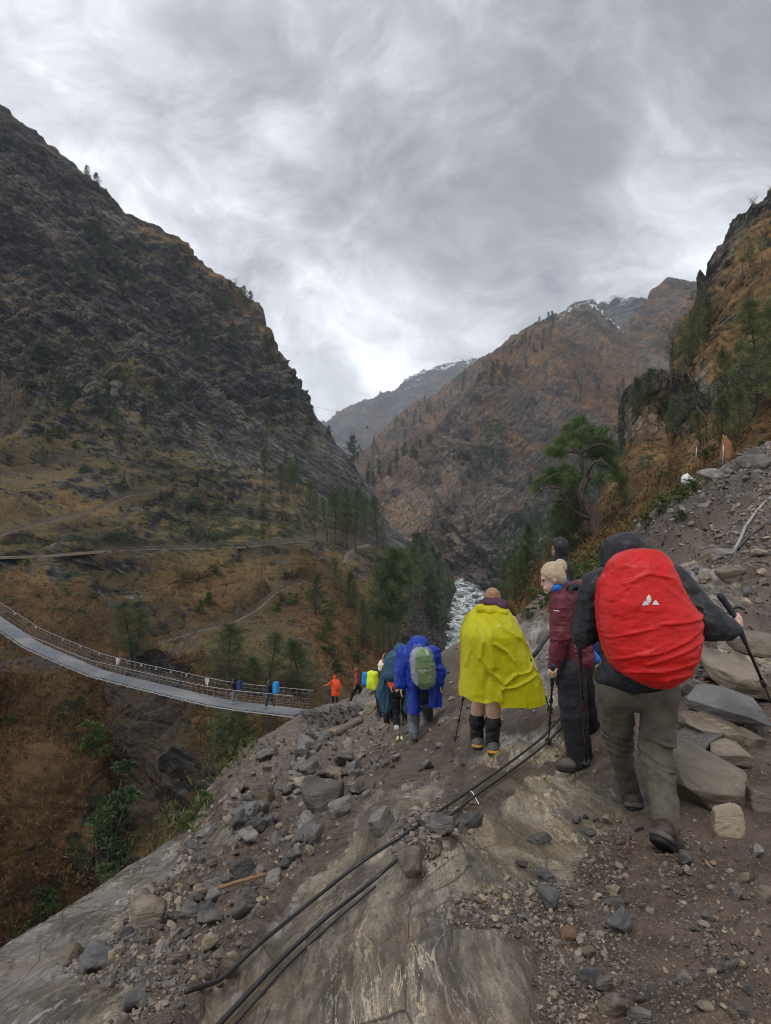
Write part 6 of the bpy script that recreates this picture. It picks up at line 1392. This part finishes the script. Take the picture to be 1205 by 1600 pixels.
tr = sdf([capsule(c3(255, 850, 5.66), c3(310, 850, 5.75), .135), capsule(c3(255, 880, 5.62), c3(283, 1180, 5.58), .125, .102), capsule(c3(283, 1180, 5.58), c3(322, 1475, 5.58), .102, .098), capsule(c3(305, 880, 5.8), c3(352, 1150, 5.9), .12, .092), capsule(c3(352, 1150, 5.9), c3(440, 1405, 6.0), .09, .072)], .010, .03, wrk(.011, .17, 17, (1.3, 1.3, 1.)))
add_part('trousers', tr, BLACKT, e2, rt)
boot(e2, rt, c3(405, 1535, 5.58), c3(170, 1530, 5.52), c3(335, 1475, 5.57), BOOTG, SOLE)
boot(e2, rt, c3(488, 1462, 6.0), c3(420, 1430, 6.12), c3(445, 1400, 6.0), BOOTG, SOLE)
pb_ = c3(340, 760, 5.95); pk = empty('backpack', pb_, 'dark daypack with bright blue trim on the back of the blond hiker', 'backpack')
add_part('pack_body', sdf([ellip(c3(395, 560, 5.92), [.15, .20, .27]), ellip(c3(385, 700, 5.9), [.14, .18, .15])], .012, .05, wrk(.008, .12, 4)), NAVY, pk, pb_)
add_part('trim', sdf([capsule(c3(345, 360, 5.78), c3(300, 450, 5.72), .025), capsule(c3(375, 760, 5.74), c3(420, 800, 5.74), .06, .045)], .009, .02), BLUB, pk, pb_)
g = Geo(); g.tube(smooth_path([c3(325, 420, 5.7), c3(295, 310, 5.62), c3(255, 330, 5.56), c3(240, 430, 5.54)], 20)-pb_, .026, 8); link('shoulder_strap', g.mesh('shoulder_strap'), BLACK, pk)
# ---------------------------------------------------------------- the hiker in the yellow poncho
c4 = lambda x, y, d=6.8: pp_(700+.1751*x, 910+.175*y, d)
rt = gpos(760, 1174); e3 = person(rt, 'hiker in a yellow poncho with bare calves and black gaiters')
kL, aL, kR, aR = c4(275, 1000, 6.85), c4(262, 1420, 6.9), c4(405, 1000, 6.75), c4(402, 1470, 6.75)
tl = np.array(gpos(711.5, 1156)); hl_ = c4(190, 760, 6.75); al_ = unit(tl-hl_)
tr_ = np.array(gpos(862, 1114)); hr2 = c4(760, 760, 6.7); ar_ = unit(tr_-hr2)
body = sdf([capsule(c4(420, 330, 6.95), c4(350, 780, 6.8), .13, .13), capsule(c4(410, 240, 7.0), c4(400, 170, 7.02), .055), capsule(c4(250, 340, 6.9), c4(180, 560, 6.8), .05, .04), capsule(c4(180, 560, 6.8), hl_, .04, .03), capsule(c4(570, 340, 6.9), c4(680, 560, 6.8), .05, .04), capsule(c4(680, 560, 6.8), hr2, .04, .03), capsule(c4(290, 760, 6.8), kL, .085, .062), capsule(kL, c4(268, 1140, 6.87), .060, .062), capsule(c4(268, 1140, 6.87), aL, .062, .042), capsule(c4(400, 760, 6.8), kR, .085, .062), capsule(kR, c4(405, 1150, 6.75), .060, .064), capsule(c4(405, 1150, 6.75), aR, .064, .042)], .012, .03)
h3 = c4(395, 160, 7.0)
add_part('body', merge(body, sdf(head_prims(h3, (0, 1, -.45), s=.97), .008, .016), hand_grip(hl_-np.array([-.04, -.02, -.05]), hl_, -al_, 1), hand_grip(hr2-np.array([.04, -.02, -.05]), hr2, -ar_, -1)), SKIN, e3, rt, 0)
_, f3, u3 = frame((0, 1, -.45)); H3 = np.stack([np.array([1., 0, 0]), f3, u3], 1)
add_part('hair', sdf([ellip(h3-f3*.02+u3*.028, [.083, .10, .094], H3), ellip(h3-f3*.065-u3*.02, [.066, .05, .062], H3), ellip(h3-f3*.095+u3*.04, [.045, .04, .042], H3)], .008, .02, None, cut=lambda p: ((p-h3) @ f3)-.06), HAIRR, e3, rt)
add_part('hood', sdf([capsule(c4(345, 185, 6.9), c4(470, 215, 6.86), .055, .075), capsule(c4(330, 200, 6.96), c4(500, 245, 6.9), .05, .05), capsule(c4(430, 180, 6.87), c4(500, 240, 6.88), .04, .04)], .009, .03, wrk(.008, .08, 6)), PURP, e3, rt)
YLv = [(947, 752, 790), (951, 745, 796), (957, 737, 799), (964, 729, 802), (975, 723, 808), (989, 718.5, 816), (1008, 719, 823), (1024, 720, 831), (1041, 720, 839), (1059, 718.5, 847), (1076, 717.2, 851), (1088, 717.5, 854)]
hemY = lambda X, S: np.where(X < 776, 2.2*np.sin(X*.11+1)+.8*np.sin(X*.31), 10-(X-776)*.03+2*np.sin(X*.085)+.7*np.sin(X*.27))
cc4 = lambda *q: [(700+.1751*x, 910+.175*y) for x, y in q]
YC = [(cc4((285, 480), (275, 620), (340, 740), (420, 800), (450, 850), (435, 1010)), .045, 2.6), (cc4((400, 320), (480, 400), (620, 480), (760, 640)), .030, 2.8), (cc4((380, 500), (480, 570), (545, 660), (570, 760), (480, 850)), .038, 2.6), (cc4((250, 370), (270, 480), (255, 640)), .026, 2.4), (cc4((180, 470), (190, 560), (150, 720)), .022, 2.4), (cc4((450, 890), (560, 880), (760, 800), (860, 900)), .024, 3), (cc4((760, 650), (700, 760), (560, 780)), .018, 3), (cc4((340, 430), (350, 560), (370, 700)), .05, 8), (cc4((560, 290), (640, 420), (700, 560)), .018, 2.6), (cc4((240, 960), (230, 820), (200, 640)), .014, 3), (cc4((660, 1050), (640, 950), (600, 880)), .016, 3), (cc4((800, 1040), (770, 900)), .014, 3), (cc4((330, 780), (300, 900), (310, 1000)), -.03, 6)]
V, F = loft(YLv, 6.78, .27, 150, 110, 2.1, [(0, .35), (.06, .6), (.2, .95), (.5, 1.0), (1, 1.05)], hemY, YC, (.007, .2, 21, (1.6, 1.2, .7)), caps=False, dcurve=[(0, .12), (.3, .0), (1, .05)])
po = loft_obj('poncho', (V, F), YEL, e3, rt)
add_part('poncho_collar', sdf([capsule(c4(285, 225, 6.75), c4(380, 255, 6.72), .035, .03), capsule(c4(380, 255, 6.72), c4(520, 270, 6.74), .022, .02), capsule(c4(285, 225, 6.75), c4(320, 215, 6.95), .03)], .008, .02, wrk(.006, .06, 4)), YEL, e3, rt)
for a, b_, sd_ in ((c4(258, 1185, 6.87), c4(258, 1400, 6.9), 1), (c4(402, 1205, 6.75), c4(400, 1440, 6.75), 2)):
    add_part('gaiter', sdf([capsule(a, b_, .066, .062), ellip(a*.75+b_*.25, [.073, .075, .07])], .008, .03, wrk(.010, .085, sd_, (1, 1, 1.8)), cut=lambda p, a=a: (p[..., 2]-a[2]-.005)), BLACKT, e3, rt)
boot(e3, rt, c4(268, 1492, 6.80), c4(250, 1400, 7.12), c4(258, 1410, 6.9), BOOTG, SOLE, 1., RAND)
boot(e3, rt, c4(408, 1545, 6.64), c4(395, 1450, 6.95), c4(402, 1450, 6.75), BOOTG, SOLE, 1., RAND)
pole(hl_-al_*.1, tl, 'trekking pole to the left of the yellow poncho'); pole(hr2-ar_*.1, tr_, 'trekking pole half hidden under the right hem of the yellow poncho')
# daypack under the poncho makes its hump
pb_ = c4(360, 700, 6.66); pk = empty('backpack', pb_, 'small pack hidden under the yellow poncho, making its hump', 'backpack'); add_part('pack_body', sdf([ellip(c4(370, 520, 6.70), [.14, .12, .22])], .015, .03), NAVY, pk, pb_)

# ---------------------------------------------------------------- generic walking figure for the hikers farther off
def skel(root, H, az, lean=.12, stride=.2, phase=1, armL=None, armR=None):
    """joints of a walking figure, az = heading in degrees clockwise from straight ahead"""
    f = np.array([math.sin(R(az)), math.cos(R(az)), 0]); r_ = np.array([f[1], -f[0], 0]); u = np.array([0, 0, 1.]); o = np.array(root, float)
    at = lambda x, y, z: o+H*(x*r_+y*f+z*u)
    t = lambda z: (z-.52)*lean*1.2
    s = stride*phase
    J = dict(f=f, r=r_, H=H, at=at, pel=at(0, 0, .53), che=at(0, t(.76), .76), nek=at(0, t(.85), .845), hea=at(0, t(.93)+.01, .925),
             shL=at(-.115, t(.80), .80), shR=at(.115, t(.80), .80), hpL=at(-.052, 0, .50), hpR=at(.052, 0, .50),
             knL=at(-.058, s*.55+.02, .27), knR=at(.058, -s*.35+.02, .27), anL=at(-.055, s, .055), anR=at(.055, -s, .055))
    J['elL'] = at(-.16, t(.6)-.02, .62) if armL is None else at(*armL[0]); J['haL'] = at(-.165, .05+t(.5), .49) if armL is None else at(*armL[1])
    J['elR'] = at(.16, t(.6)-.02, .62) if armR is None else at(*armR[0]); J['haR'] = at(.165, .05+t(.5), .49) if armR is None else at(*armR[1])
    return J
def base_figure(e, rt, J, vox, skin, hair, jacket, trousers, shoe, hood=None, wr=.008, seed=1, hands=True):
    H = J['H']; s = H/1.75
    c = lambda a, b_, r0, r1: capsule(J[a], J[b_], r0*s, r1*s)
    body = sdf([c('che', 'pel', .12, .12), c('nek', 'hea', .05, .05), c('shL', 'elL', .045, .04), c('elL', 'haL', .038, .028), c('shR', 'elR', .045, .04), c('elR', 'haR', .038, .028), c('hpL', 'knL', .075, .055), c('knL', 'anL', .052, .04), c('hpR', 'knR', .075, .055), c('knR', 'anR', .052, .04), c('shL', 'shR', .05, .05)], vox*1.3, .03)
    parts = [body, sdf(head_prims(J['hea'], J['f']+np.array([0, 0, -.15]), s=s), vox*.75, .016)]
    if hands:
        parts += [hand_relaxed(J['haL'], (J['haL']-J['elL']), J['f'], s), hand_relaxed(J['haR'], (J['haR']-J['elR']), J['f'], s)]
    add_part('body', merge(*parts), skin, e, rt, 0)
    if hair is not None: add_part('hair', sdf([ellip(J['hea']+np.array([0, 0, .028])*s-J['f']*.02*s, np.array([.084, .10, .09])*s), ellip(J['hea']-J['f']*.06*s-np.array([0, 0, .02])*s, np.array([.07, .05, .06])*s)], vox*.9, .02, cut=lambda p: ((p-J['hea']) @ J['f'])-.06*s), hair, e, rt)
    jk = sdf([c('che', 'pel', .155, .155), c('shL', 'shR', .08, .08), c('shL', 'elL', .078, .066), c('shR', 'elR', .078, .066), capsule(J['elL'], J['elL']*.1+J['haL']*.9, .064*s, .045*s), capsule(J['elR'], J['elR']*.1+J['haR']*.9, .064*s, .045*s), c('nek', 'che', .075, .1)], vox, .03, wrk(wr, .14, seed, (1.2, 1.2, 2)))
    add_part('jacket', jk, jacket, e, rt)
    tr = sdf([c('hpL', 'hpR', .125, .125), c('hpL', 'knL', .112, .082), c('knL', 'anL', .08, .068), c('hpR', 'knR', .112, .082), c('knR', 'anR', .08, .068)], vox, .03, wrk(wr, .17, seed+3, (1.2, 1.2, 1)))
    add_part('trousers', tr, trousers, e, rt)
    for a in ('anL', 'anR'):
        g = J[a]-np.array([0, 0, .055*H]); boot(e, rt, g-J['f']*.07*s, g+J['f']*.19*s, J[a]+np.array([0, 0, .01]), shoe, SOLE, s)
    if hood is not None:
        add_part('hood', sdf([ellip(J['hea']-J['f']*.01*s+np.array([0, 0, .02])*s, np.array([.112, .125, .128])*s), capsule(J['hea']-J['f']*.03*s-np.array([0, 0, .05])*s, J['nek'], .09*s, .1*s)], vox, .04, wrk(wr, .09, seed+5), cut=lambda p: .085*s-np.linalg.norm(p-(J['hea']+J['f']*.12*s-np.array([0, 0, .02])*s), axis=-1)), hood, e, rt)
def pack(J, vox, mat, label, w=.17, d=.13, h=.27, dz=.70, name='pack_cover', seed=1):
    c = J['at'](0, -.115-d*.55, dz); r_, f = J['r'], J['f']; Rm = np.stack([r_, f, np.array([0, 0, 1.])], 1); s = J['H']/1.75
    rt = c-np.array([0, 0, h]); k = empty('backpack', rt, label, 'backpack')
    add_part(name, sdf([capsule(c+r_*a*w*.48+f*b_*d*.30-np.array([0, 0, h*.62]), c+r_*a*w*.44+f*b_*d*.30+np.array([0, 0, h*.60]), w*.52, w*.46) for a in (-1, 1) for b_ in (-1, 1)]+[ellip(c-f*d*.5-np.array([0, 0, h*.15]), [w*.7, d*.55, h*.6], Rm)], vox, .05, wrk(.010, .12, seed, (1.5, 1.5, 2))), mat, k, rt)
    g = Geo()
    for sg in (-1, 1):
        g.tube(smooth_path([J['at'](sg*.07, -.08, .80), J['at'](sg*.075, .0, .855), J['at'](sg*.08, .075, .79), J['at'](sg*.085, .08, .68), J['at'](sg*.09, -.05, .62)], 16)-rt, .018, 6)
    link('shoulder_strap', g.mesh('shoulder_strap'), BLACK, k); return k

# hiker in the blue poncho (12 m)
c5 = lambda x, y, d=12.: pp_(570+.125*x, 980+.125*y, d)
rt = gpos(654, 1157); dB = rt.y; e4 = person(rt, 'hiker in a shiny blue hooded poncho and grey trousers'); vx = .016
b5 = lambda x, y, dd=0.: c5(x, y, dB+dd)
body = sdf([capsule(b5(670, 330), b5(690, 900), .13, .13), capsule(b5(670, 260), b5(672, 210), .05, .05), capsule(b5(520, 350), b5(470, 560), .05, .045), capsule(b5(470, 560), b5(455, 760, -.1), .04, .03), capsule(b5(840, 340), b5(920, 560), .05, .045), capsule(b5(920, 560), b5(945, 720, -.05), .04, .03), capsule(b5(620, 920), b5(615, 1150, .05), .08, .055), capsule(b5(615, 1150, .05), b5(618, 1350), .05, .04), capsule(b5(760, 920), b5(780, 1080, .4), .08, .055), capsule(b5(780, 1080, .4), b5(822, 1270, .6), .05, .04)], .02, .03)
add_part('body', merge(body, sdf(head_prims(b5(675, 215, .02), (.05, 1, -.2)), .012, .016), hand_relaxed(b5(455, 745, -.1), (0, 0, -1), (0, 1, 0)), hand_relaxed(b5(945, 700, -.05), (0, 0, -1), (0, 1, 0))), SKIN, e4, rt, 0)
add_part('jacket', sdf([capsule(b5(690, 400), b5(715, 860, .0), .15, .16)], .02, .03), BLACK, e4, rt)
pn = sdf([capsule(b5(520, 345), b5(840, 345), .13, .13), capsule(b5(675, 330), b5(690, 640), .21, .22), capsule(b5(505, 360), b5(468, 560), .125, .125), capsule(b5(468, 560), b5(462, 700, -.05), .125, .10), capsule(b5(850, 350), b5(912, 560), .11, .10), capsule(b5(912, 560), b5(928, 690, -.03), .10, .08)], vx, .05, lambda p: -.030*(ridged(p*np.array([6, 5, 7.]), 3, 31)-.1)-.012*ridged(p*np.array([16, 12, 9.]), 2, 37))
add_part('poncho', pn, BLUE, e4, rt)
x5 = lambda x: 570+.125*x; y5 = lambda y: 980+.125*y
nz5 = (.03, .22, 5, (2.2, 1.4, .6))
loft_obj('poncho_skirt', loft([(y5(600), x5(500), x5(720)), (y5(760), x5(540), x5(700)), (y5(900), x5(545), x5(700)), (y5(1045), x5(552), x5(695))], dB, .20, 60, 40, 2.2, None, lambda X, S: 1.5*np.sin(X*1.3), (), nz5, False), BLUE, e4, rt)
loft_obj('poncho_skirt', loft([(y5(600), x5(680), x5(920)), (y5(760), x5(720), x5(940)), (y5(880), x5(735), x5(965)), (y5(960), x5(740), x5(975))], dB+.05, .20, 60, 40, 2.2, None, lambda X, S: 1.2*np.sin(X*1.1), (), (.03, .22, 9, (2.2, 1.4, .6)), False), BLUE, e4, rt)
add_part('hood', sdf([ellip(b5(672, 205, .02), [.142, .15, .115]), ellip(b5(690, 185, .05), [.125, .13, .09]), capsule(b5(640, 250), b5(700, 270), .13)], .013, .04, wrk(.018, .11, 33), cut=lambda p: .09-np.linalg.norm(p-b5(672, 215, .18), axis=-1)), BLUE, e4, rt)
tr = sdf([capsule(b5(630, 900), b5(770, 900, .02), .12), capsule(b5(620, 930), b5(612, 1150, .05), .105, .088), capsule(b5(612, 1150, .05), b5(616, 1330), .085, .078), capsule(b5(765, 930), b5(782, 1080, .4), .105, .088), capsule(b5(782, 1080, .4), b5(820, 1255, .6), .085, .078)], vx, .03, wrk(.012, .2, 4))
add_part('trousers', tr, GREYT, e4, rt)
boot(e4, rt, b5(622, 1425, -.12), b5(612, 1340, .22), b5(618, 1340), BOOTG, SOLE); boot(e4, rt, b5(830, 1335, .45), b5(815, 1250, .78), b5(822, 1260, .6), BOOTG, SOLE)
rb0 = b5(740, 755, -.3); pk = empty('backpack', rb0, 'green and grey backpack inside a clear plastic cover', 'backpack')
GL = [(y5(262), x5(650), x5(770)), (y5(280), x5(610), x5(810)), (y5(330), x5(588), x5(835)), (y5(430), x5(580), x5(858)), (y5(560), x5(592), x5(878)), (y5(640), x5(610), x5(880)), (y5(700), x5(640), x5(868)), (y5(740), x5(672), x5(838)), (y5(752), x5(700), x5(800))]
V, F = loft(GL, dB-.30, .15, 60, 46, 2.6, [(0, .5), (.15, .9), (.5, 1), (.85, 1), (1, .6)], None, [([(x5(640), y5(510)), (x5(860), y5(490))], -.03, .8), ([(x5(690), y5(420)), (x5(820), y5(410))], -.02, .7)])
xg = np.array(GL, float)
loft_obj('pack_body', (V, F), GREEN, pk, rb0)
shr = [(y, x_l-1.2, x_l+(x_r-x_l)*.30) for y, x_l, x_r in GL]
loft_obj('side_pocket', loft(shr, dB-.31, .145, 40, 30, 2.2, [(0, .4), (.2, .9), (.8, .95), (1, .5)]), GREYP, pk, rb0)
t = NT('clear_film'); gl = t.n('ShaderNodeBsdfGlossy'); gl.inputs['Roughness'].default_value = .16; gl.inputs['Color'].default_value = (.9, .92, .95, 1); tp_ = t.n('ShaderNodeBsdfTransparent'); tp_.inputs[0].default_value = (.93, .94, .95, 1); mx = t.n('ShaderNodeMixShader')
lw = t.n('ShaderNodeLayerWeight'); lw.inputs[0].default_value = .35; nf = t.noise(t.obj(), 14, 5, .65, .8); t.set(mx.inputs[0], t.math('ADD', t.math('MULTIPLY', lw.outputs['Facing'], .55), t.ramp(nf, .5, .68, .03, .42)))
bn = t.bump(nf, 1., .05); t.set(gl.inputs['Normal'], bn); t.t.links.new(tp_.outputs[0], mx.inputs[1]); t.t.links.new(gl.outputs[0], mx.inputs[2]); t.t.links.new(mx.outputs[0], t.out.inputs[0]); FILM = t.m
fl = [(y+(-1 if i == 0 else .8 if i == len(GL)-1 else 0), a-2.2, b_+2.) for i, (y, a, b_) in enumerate(GL)]
loft_obj('rain_cover', loft(fl, dB-.30, .185, 60, 46, 2.5, [(0, .5), (.15, .9), (.5, 1), (.85, 1), (1, .6)], None, (), (.012, .10, 3, (2, 2, .8))), FILM, pk, rb0)
g = Geo()
for a, b_ in ((560, 610), (830, 800)): g.tube(smooth_path([b5(b_, 330, -.22), b5(b_, 290, -.1), b5(a, 300, .05), b5(a, 420, .24)], 14)-rb0, .02, 6)
link('shoulder_strap', g.mesh('shoulder_strap'), BLACK, pk)
# hiker in the teal poncho (13 m)
rt = gpos(629, 1147); dT_ = rt.y+.6; t5 = lambda x, y, dd=0.: c5(x, y, dT_+dd); e5 = person(rt, 'hiker in a dull teal poncho blown out to the left over black trousers')
body = sdf([capsule(t5(400, 400), t5(400, 780), .12, .12), capsule(t5(430, 330), t5(438, 290), .05, .05), capsule(t5(310, 420), t5(300, 600), .05, .045), capsule(t5(300, 600), t5(330, 720, -.1), .04, .03), capsule(t5(480, 420), t5(500, 600), .05, .045), capsule(t5(500, 600), t5(458, 750, -.15), .04, .03), capsule(t5(375, 800), t5(395, 1050, .05), .075, .055), capsule(t5(395, 1050, .05), t5(398, 1250), .05, .04), capsule(t5(450, 800), t5(500, 1050, .2), .075, .055), capsule(t5(500, 1050, .2), t5(508, 1200, .1), .05, .04)], .02, .03)
tipT = np.array(gpos(624.5, 1160)); hT = t5(458, 775, -.18); aT = unit(tipT-hT)
add_part('body', merge(body, sdf(head_prims(t5(438, 285), (-.1, 1, -.15)), .012, .016), hand_relaxed(t5(330, 710, -.1), (0, 0, -1), (0, 1, 0)), hand_grip(t5(458, 745, -.17), hT, -aT, -1)), SKIN, e5, rt, 0)
add_part('hood', sdf([ellip(t5(438, 280), [.118, .13, .135]), capsule(t5(430, 330), t5(410, 380), .11, .13)], .014, .04, wrk(.010, .1, 43), cut=lambda p: .09-np.linalg.norm(p-t5(425, 285, .17), axis=-1)), TEAL, e5, rt)
add_part('jacket', sdf([capsule(t5(385, 420), t5(385, 680), .15, .155), ellip(t5(383, 710), [.155, .15, .10])], .018, .04, wrk(.01, .15, 2)), CORAL, e5, rt)
add_part('poncho', sdf([capsule(t5(330, 420), t5(470, 410), .12, .12), capsule(t5(400, 400), t5(390, 560), .19, .22), capsule(t5(315, 430), t5(295, 560), .11, .12), capsule(t5(480, 420), t5(505, 590), .10, .11), ellip(t5(360, 590), [.20, .2, .14])], vx, .05, wrk(.016, .2, 45), cut=lambda p: -(p[..., 2]-t5(0, 668)[2])), TEAL, e5, rt)
loft_obj('poncho_wing', loft([(y5(420), x5(285), x5(330)), (y5(500), x5(235), x5(330)), (y5(600), x5(195), x5(325)), (y5(690), x5(170), x5(330)), (y5(760), x5(150), x5(345)), (y5(830), x5(140), x5(355)), (y5(900), x5(160), x5(362)), (y5(1000), x5(200), x5(362)), (y5(1050), x5(215), x5(300)), (y5(1088), x5(232), x5(246))], dT_+.12, .10, 60, 60, 2.1, None, None, [([(x5(300), y5(480)), (x5(200), y5(800))], .03, 1.2), ([(x5(320), y5(640)), (x5(290), y5(980))], .035, 1.3), ([(x5(240), y5(700)), (x5(240), y5(1040))], .03, 1.2)], (.02, .25, 5, (2, 1, .6))), TEAL, e5, rt)
loft_obj('poncho_wing', loft([(y5(560), x5(440), x5(540)), (y5(760), x5(462), x5(560)), (y5(960), x5(468), x5(562)), (y5(1020), x5(475), x5(558)), (y5(1080), x5(510), x5(552))], dT_+.08, .12, 40, 30, 2.1, None, None, (), (.02, .25, 8, (2, 1, .6))), TEAL, e5, rt)
add_part('trousers', sdf([capsule(t5(375, 790), t5(440, 790), .115), capsule(t5(372, 820), t5(393, 1050, .05), .10, .075), capsule(t5(393, 1050, .05), t5(398, 1240), .072, .062), capsule(t5(450, 820), t5(500, 1050, .2), .10, .075), capsule(t5(500, 1050, .2), t5(508, 1190, .1), .072, .062)], vx, .03, wrk(.01, .18, 6)), BLACKT, e5, rt)
boot(e5, rt, t5(400, 1300, -.1), t5(385, 1240, .22), t5(398, 1240), WSHOE, SOLE); boot(e5, rt, t5(500, 1240, .0), t5(540, 1270, .24), t5(508, 1200, .1), BOOTB, SOLE)
pole(hT-aT*.1, tipT, 'trekking pole with a pale yellow basket beside the teal poncho', basket=False)
g = Geo(); c_ = -aT*.12
for sg in (-1, 1): g.tube([c_+np.array([sg*.02, 0, 0]), c_+np.array([sg*.05, 0, .012])], [.03, .045], 12)
o = link('basket', g.mesh('basket'), cloth('pale_yellow_plastic', (.75, .74, .35), .5, .05), [q for q in bpy.data.objects if q.get('label', '').startswith('trekking pole with a pale yellow')][0])
# hikers by the walking figure
def hiker(px, py, H, az, label, skin, hair, jacket, trousers, shoe, hood, packmat, plabel, vox, lean=.12, stride=.18, phase=1, rt=None, pk_kw={}, armL=None, armR=None, dd=0.):
    rt = np.array(gpos(px, py)) if rt is None else np.array(rt)
    e = person(rt, label); J = skel(rt, H, az, lean, stride, phase, armL, armR)
    base_figure(e, rt, J, vox, skin, hair, jacket, trousers, shoe, hood, seed=int(px), hands=vox < .04)
    if packmat is not None: pack(J, vox, packmat, plabel, **pk_kw)
    return e, J, rt
rtd = np.array(gpos(612, 1138)); rtd = rtd+np.array([-.05, .9, -.25])
e, J, _ = hiker(0, 0, 1.72, -75, 'dark haired hiker almost hidden by the teal poncho', DSKIN, HAIRD, BLACK, BLACKT, BOOTB, None, None, '', .022, rt=np.array(P(611, 1141, rtd[1])), stride=.04)
e, J, rt = hiker(593, 1121, 1.62, 38, 'hiker in a cream sun hat and black trousers', DSKIN, None, BLACK, BLACKT, BOOTB, None, LIME, 'lime green covered pack on the hiker in the cream hat', .026, .16, .06, pk_kw=dict(w=.17, d=.14, h=.31))
hh_ = J['hea']; add_part('hat', sdf([ellip(hh_+np.array([0, 0, .04]), [.115, .12, .11]), ellip(hh_+np.array([0, 0, -.0]), [.15, .16, .022]), capsule(hh_-J['f']*.08, hh_-J['f']*.1-np.array([0, 0, .12]), .08, .07)], .02, .03), CREAM, e, rt)
e, J, rt = hiker(560, 1097, 1.66, -75, 'hiker in a rust red hooded jacket with a bright blue pack walking to the left', DSKIN, None, RUST, BLACKT, BOOTB, RUST, CYAN, 'bright blue covered pack on the hiker in the rust red hood', .034, .12, .22, pk_kw=dict(w=.20, d=.17, h=.36))
e, J, rt = hiker(524, 1099, 1.62, -35, 'hiker in a bright orange red poncho at the end of the bridge', DSKIN, None, ORNG, BLACKT, BOOTB, ORNG, None, '', .036, .1, .06, armL=((-.2, .1, .68), (-.32, .16, .66)))
add_part('poncho_skirt', sdf([capsule(J['che'], J['at'](0, -.03, .30), .19, .25), ellip(J['at'](.02, -.14, .66), [.22, .16, .30])], .034, .06, wrk(.03, .25, 5), cut=lambda p: J['at'](0, 0, .30)[2]-p[..., 2]), ORNG, e, rt)
def on_bridge(px):
    k = int(np.argmin(np.abs([pix(v)[0]-px for v in BP]))); return BP[k]+UP*.02
e, J, rt = hiker(366, 0, 1.60, -72, 'porter with a navy pack farther out on the bridge', DSKIN, HAIRD, BLACK, GREYT, WSHOE, None, NAVY, 'navy blue pack on the porter farther out on the bridge', .036, .1, .05, rt=on_bridge(365), pk_kw=dict(w=.20, d=.20, h=.36, dz=.74))
e, J, rt = hiker(424, 0, 1.70, -72, 'porter in dark clothes nearer the landing end of the bridge', DSKIN, HAIRD, BLACK, BLACKT, WSHOE, None, CYAN, 'tall bright blue covered pack on the porter nearer the landing', .036, .1, .14, rt=on_bridge(423), pk_kw=dict(w=.22, d=.20, h=.42, dz=.76))
e, J, rt = hiker(870, 0, 1.70, -80, 'dark haired hiker mostly hidden behind the blond hiker', DSKIN, HAIRD, BLACK, BLACKT, BOOTB, BLACK, None, '', .02, .02, .05, rt=np.array(P(878, 1049, 9.0)))
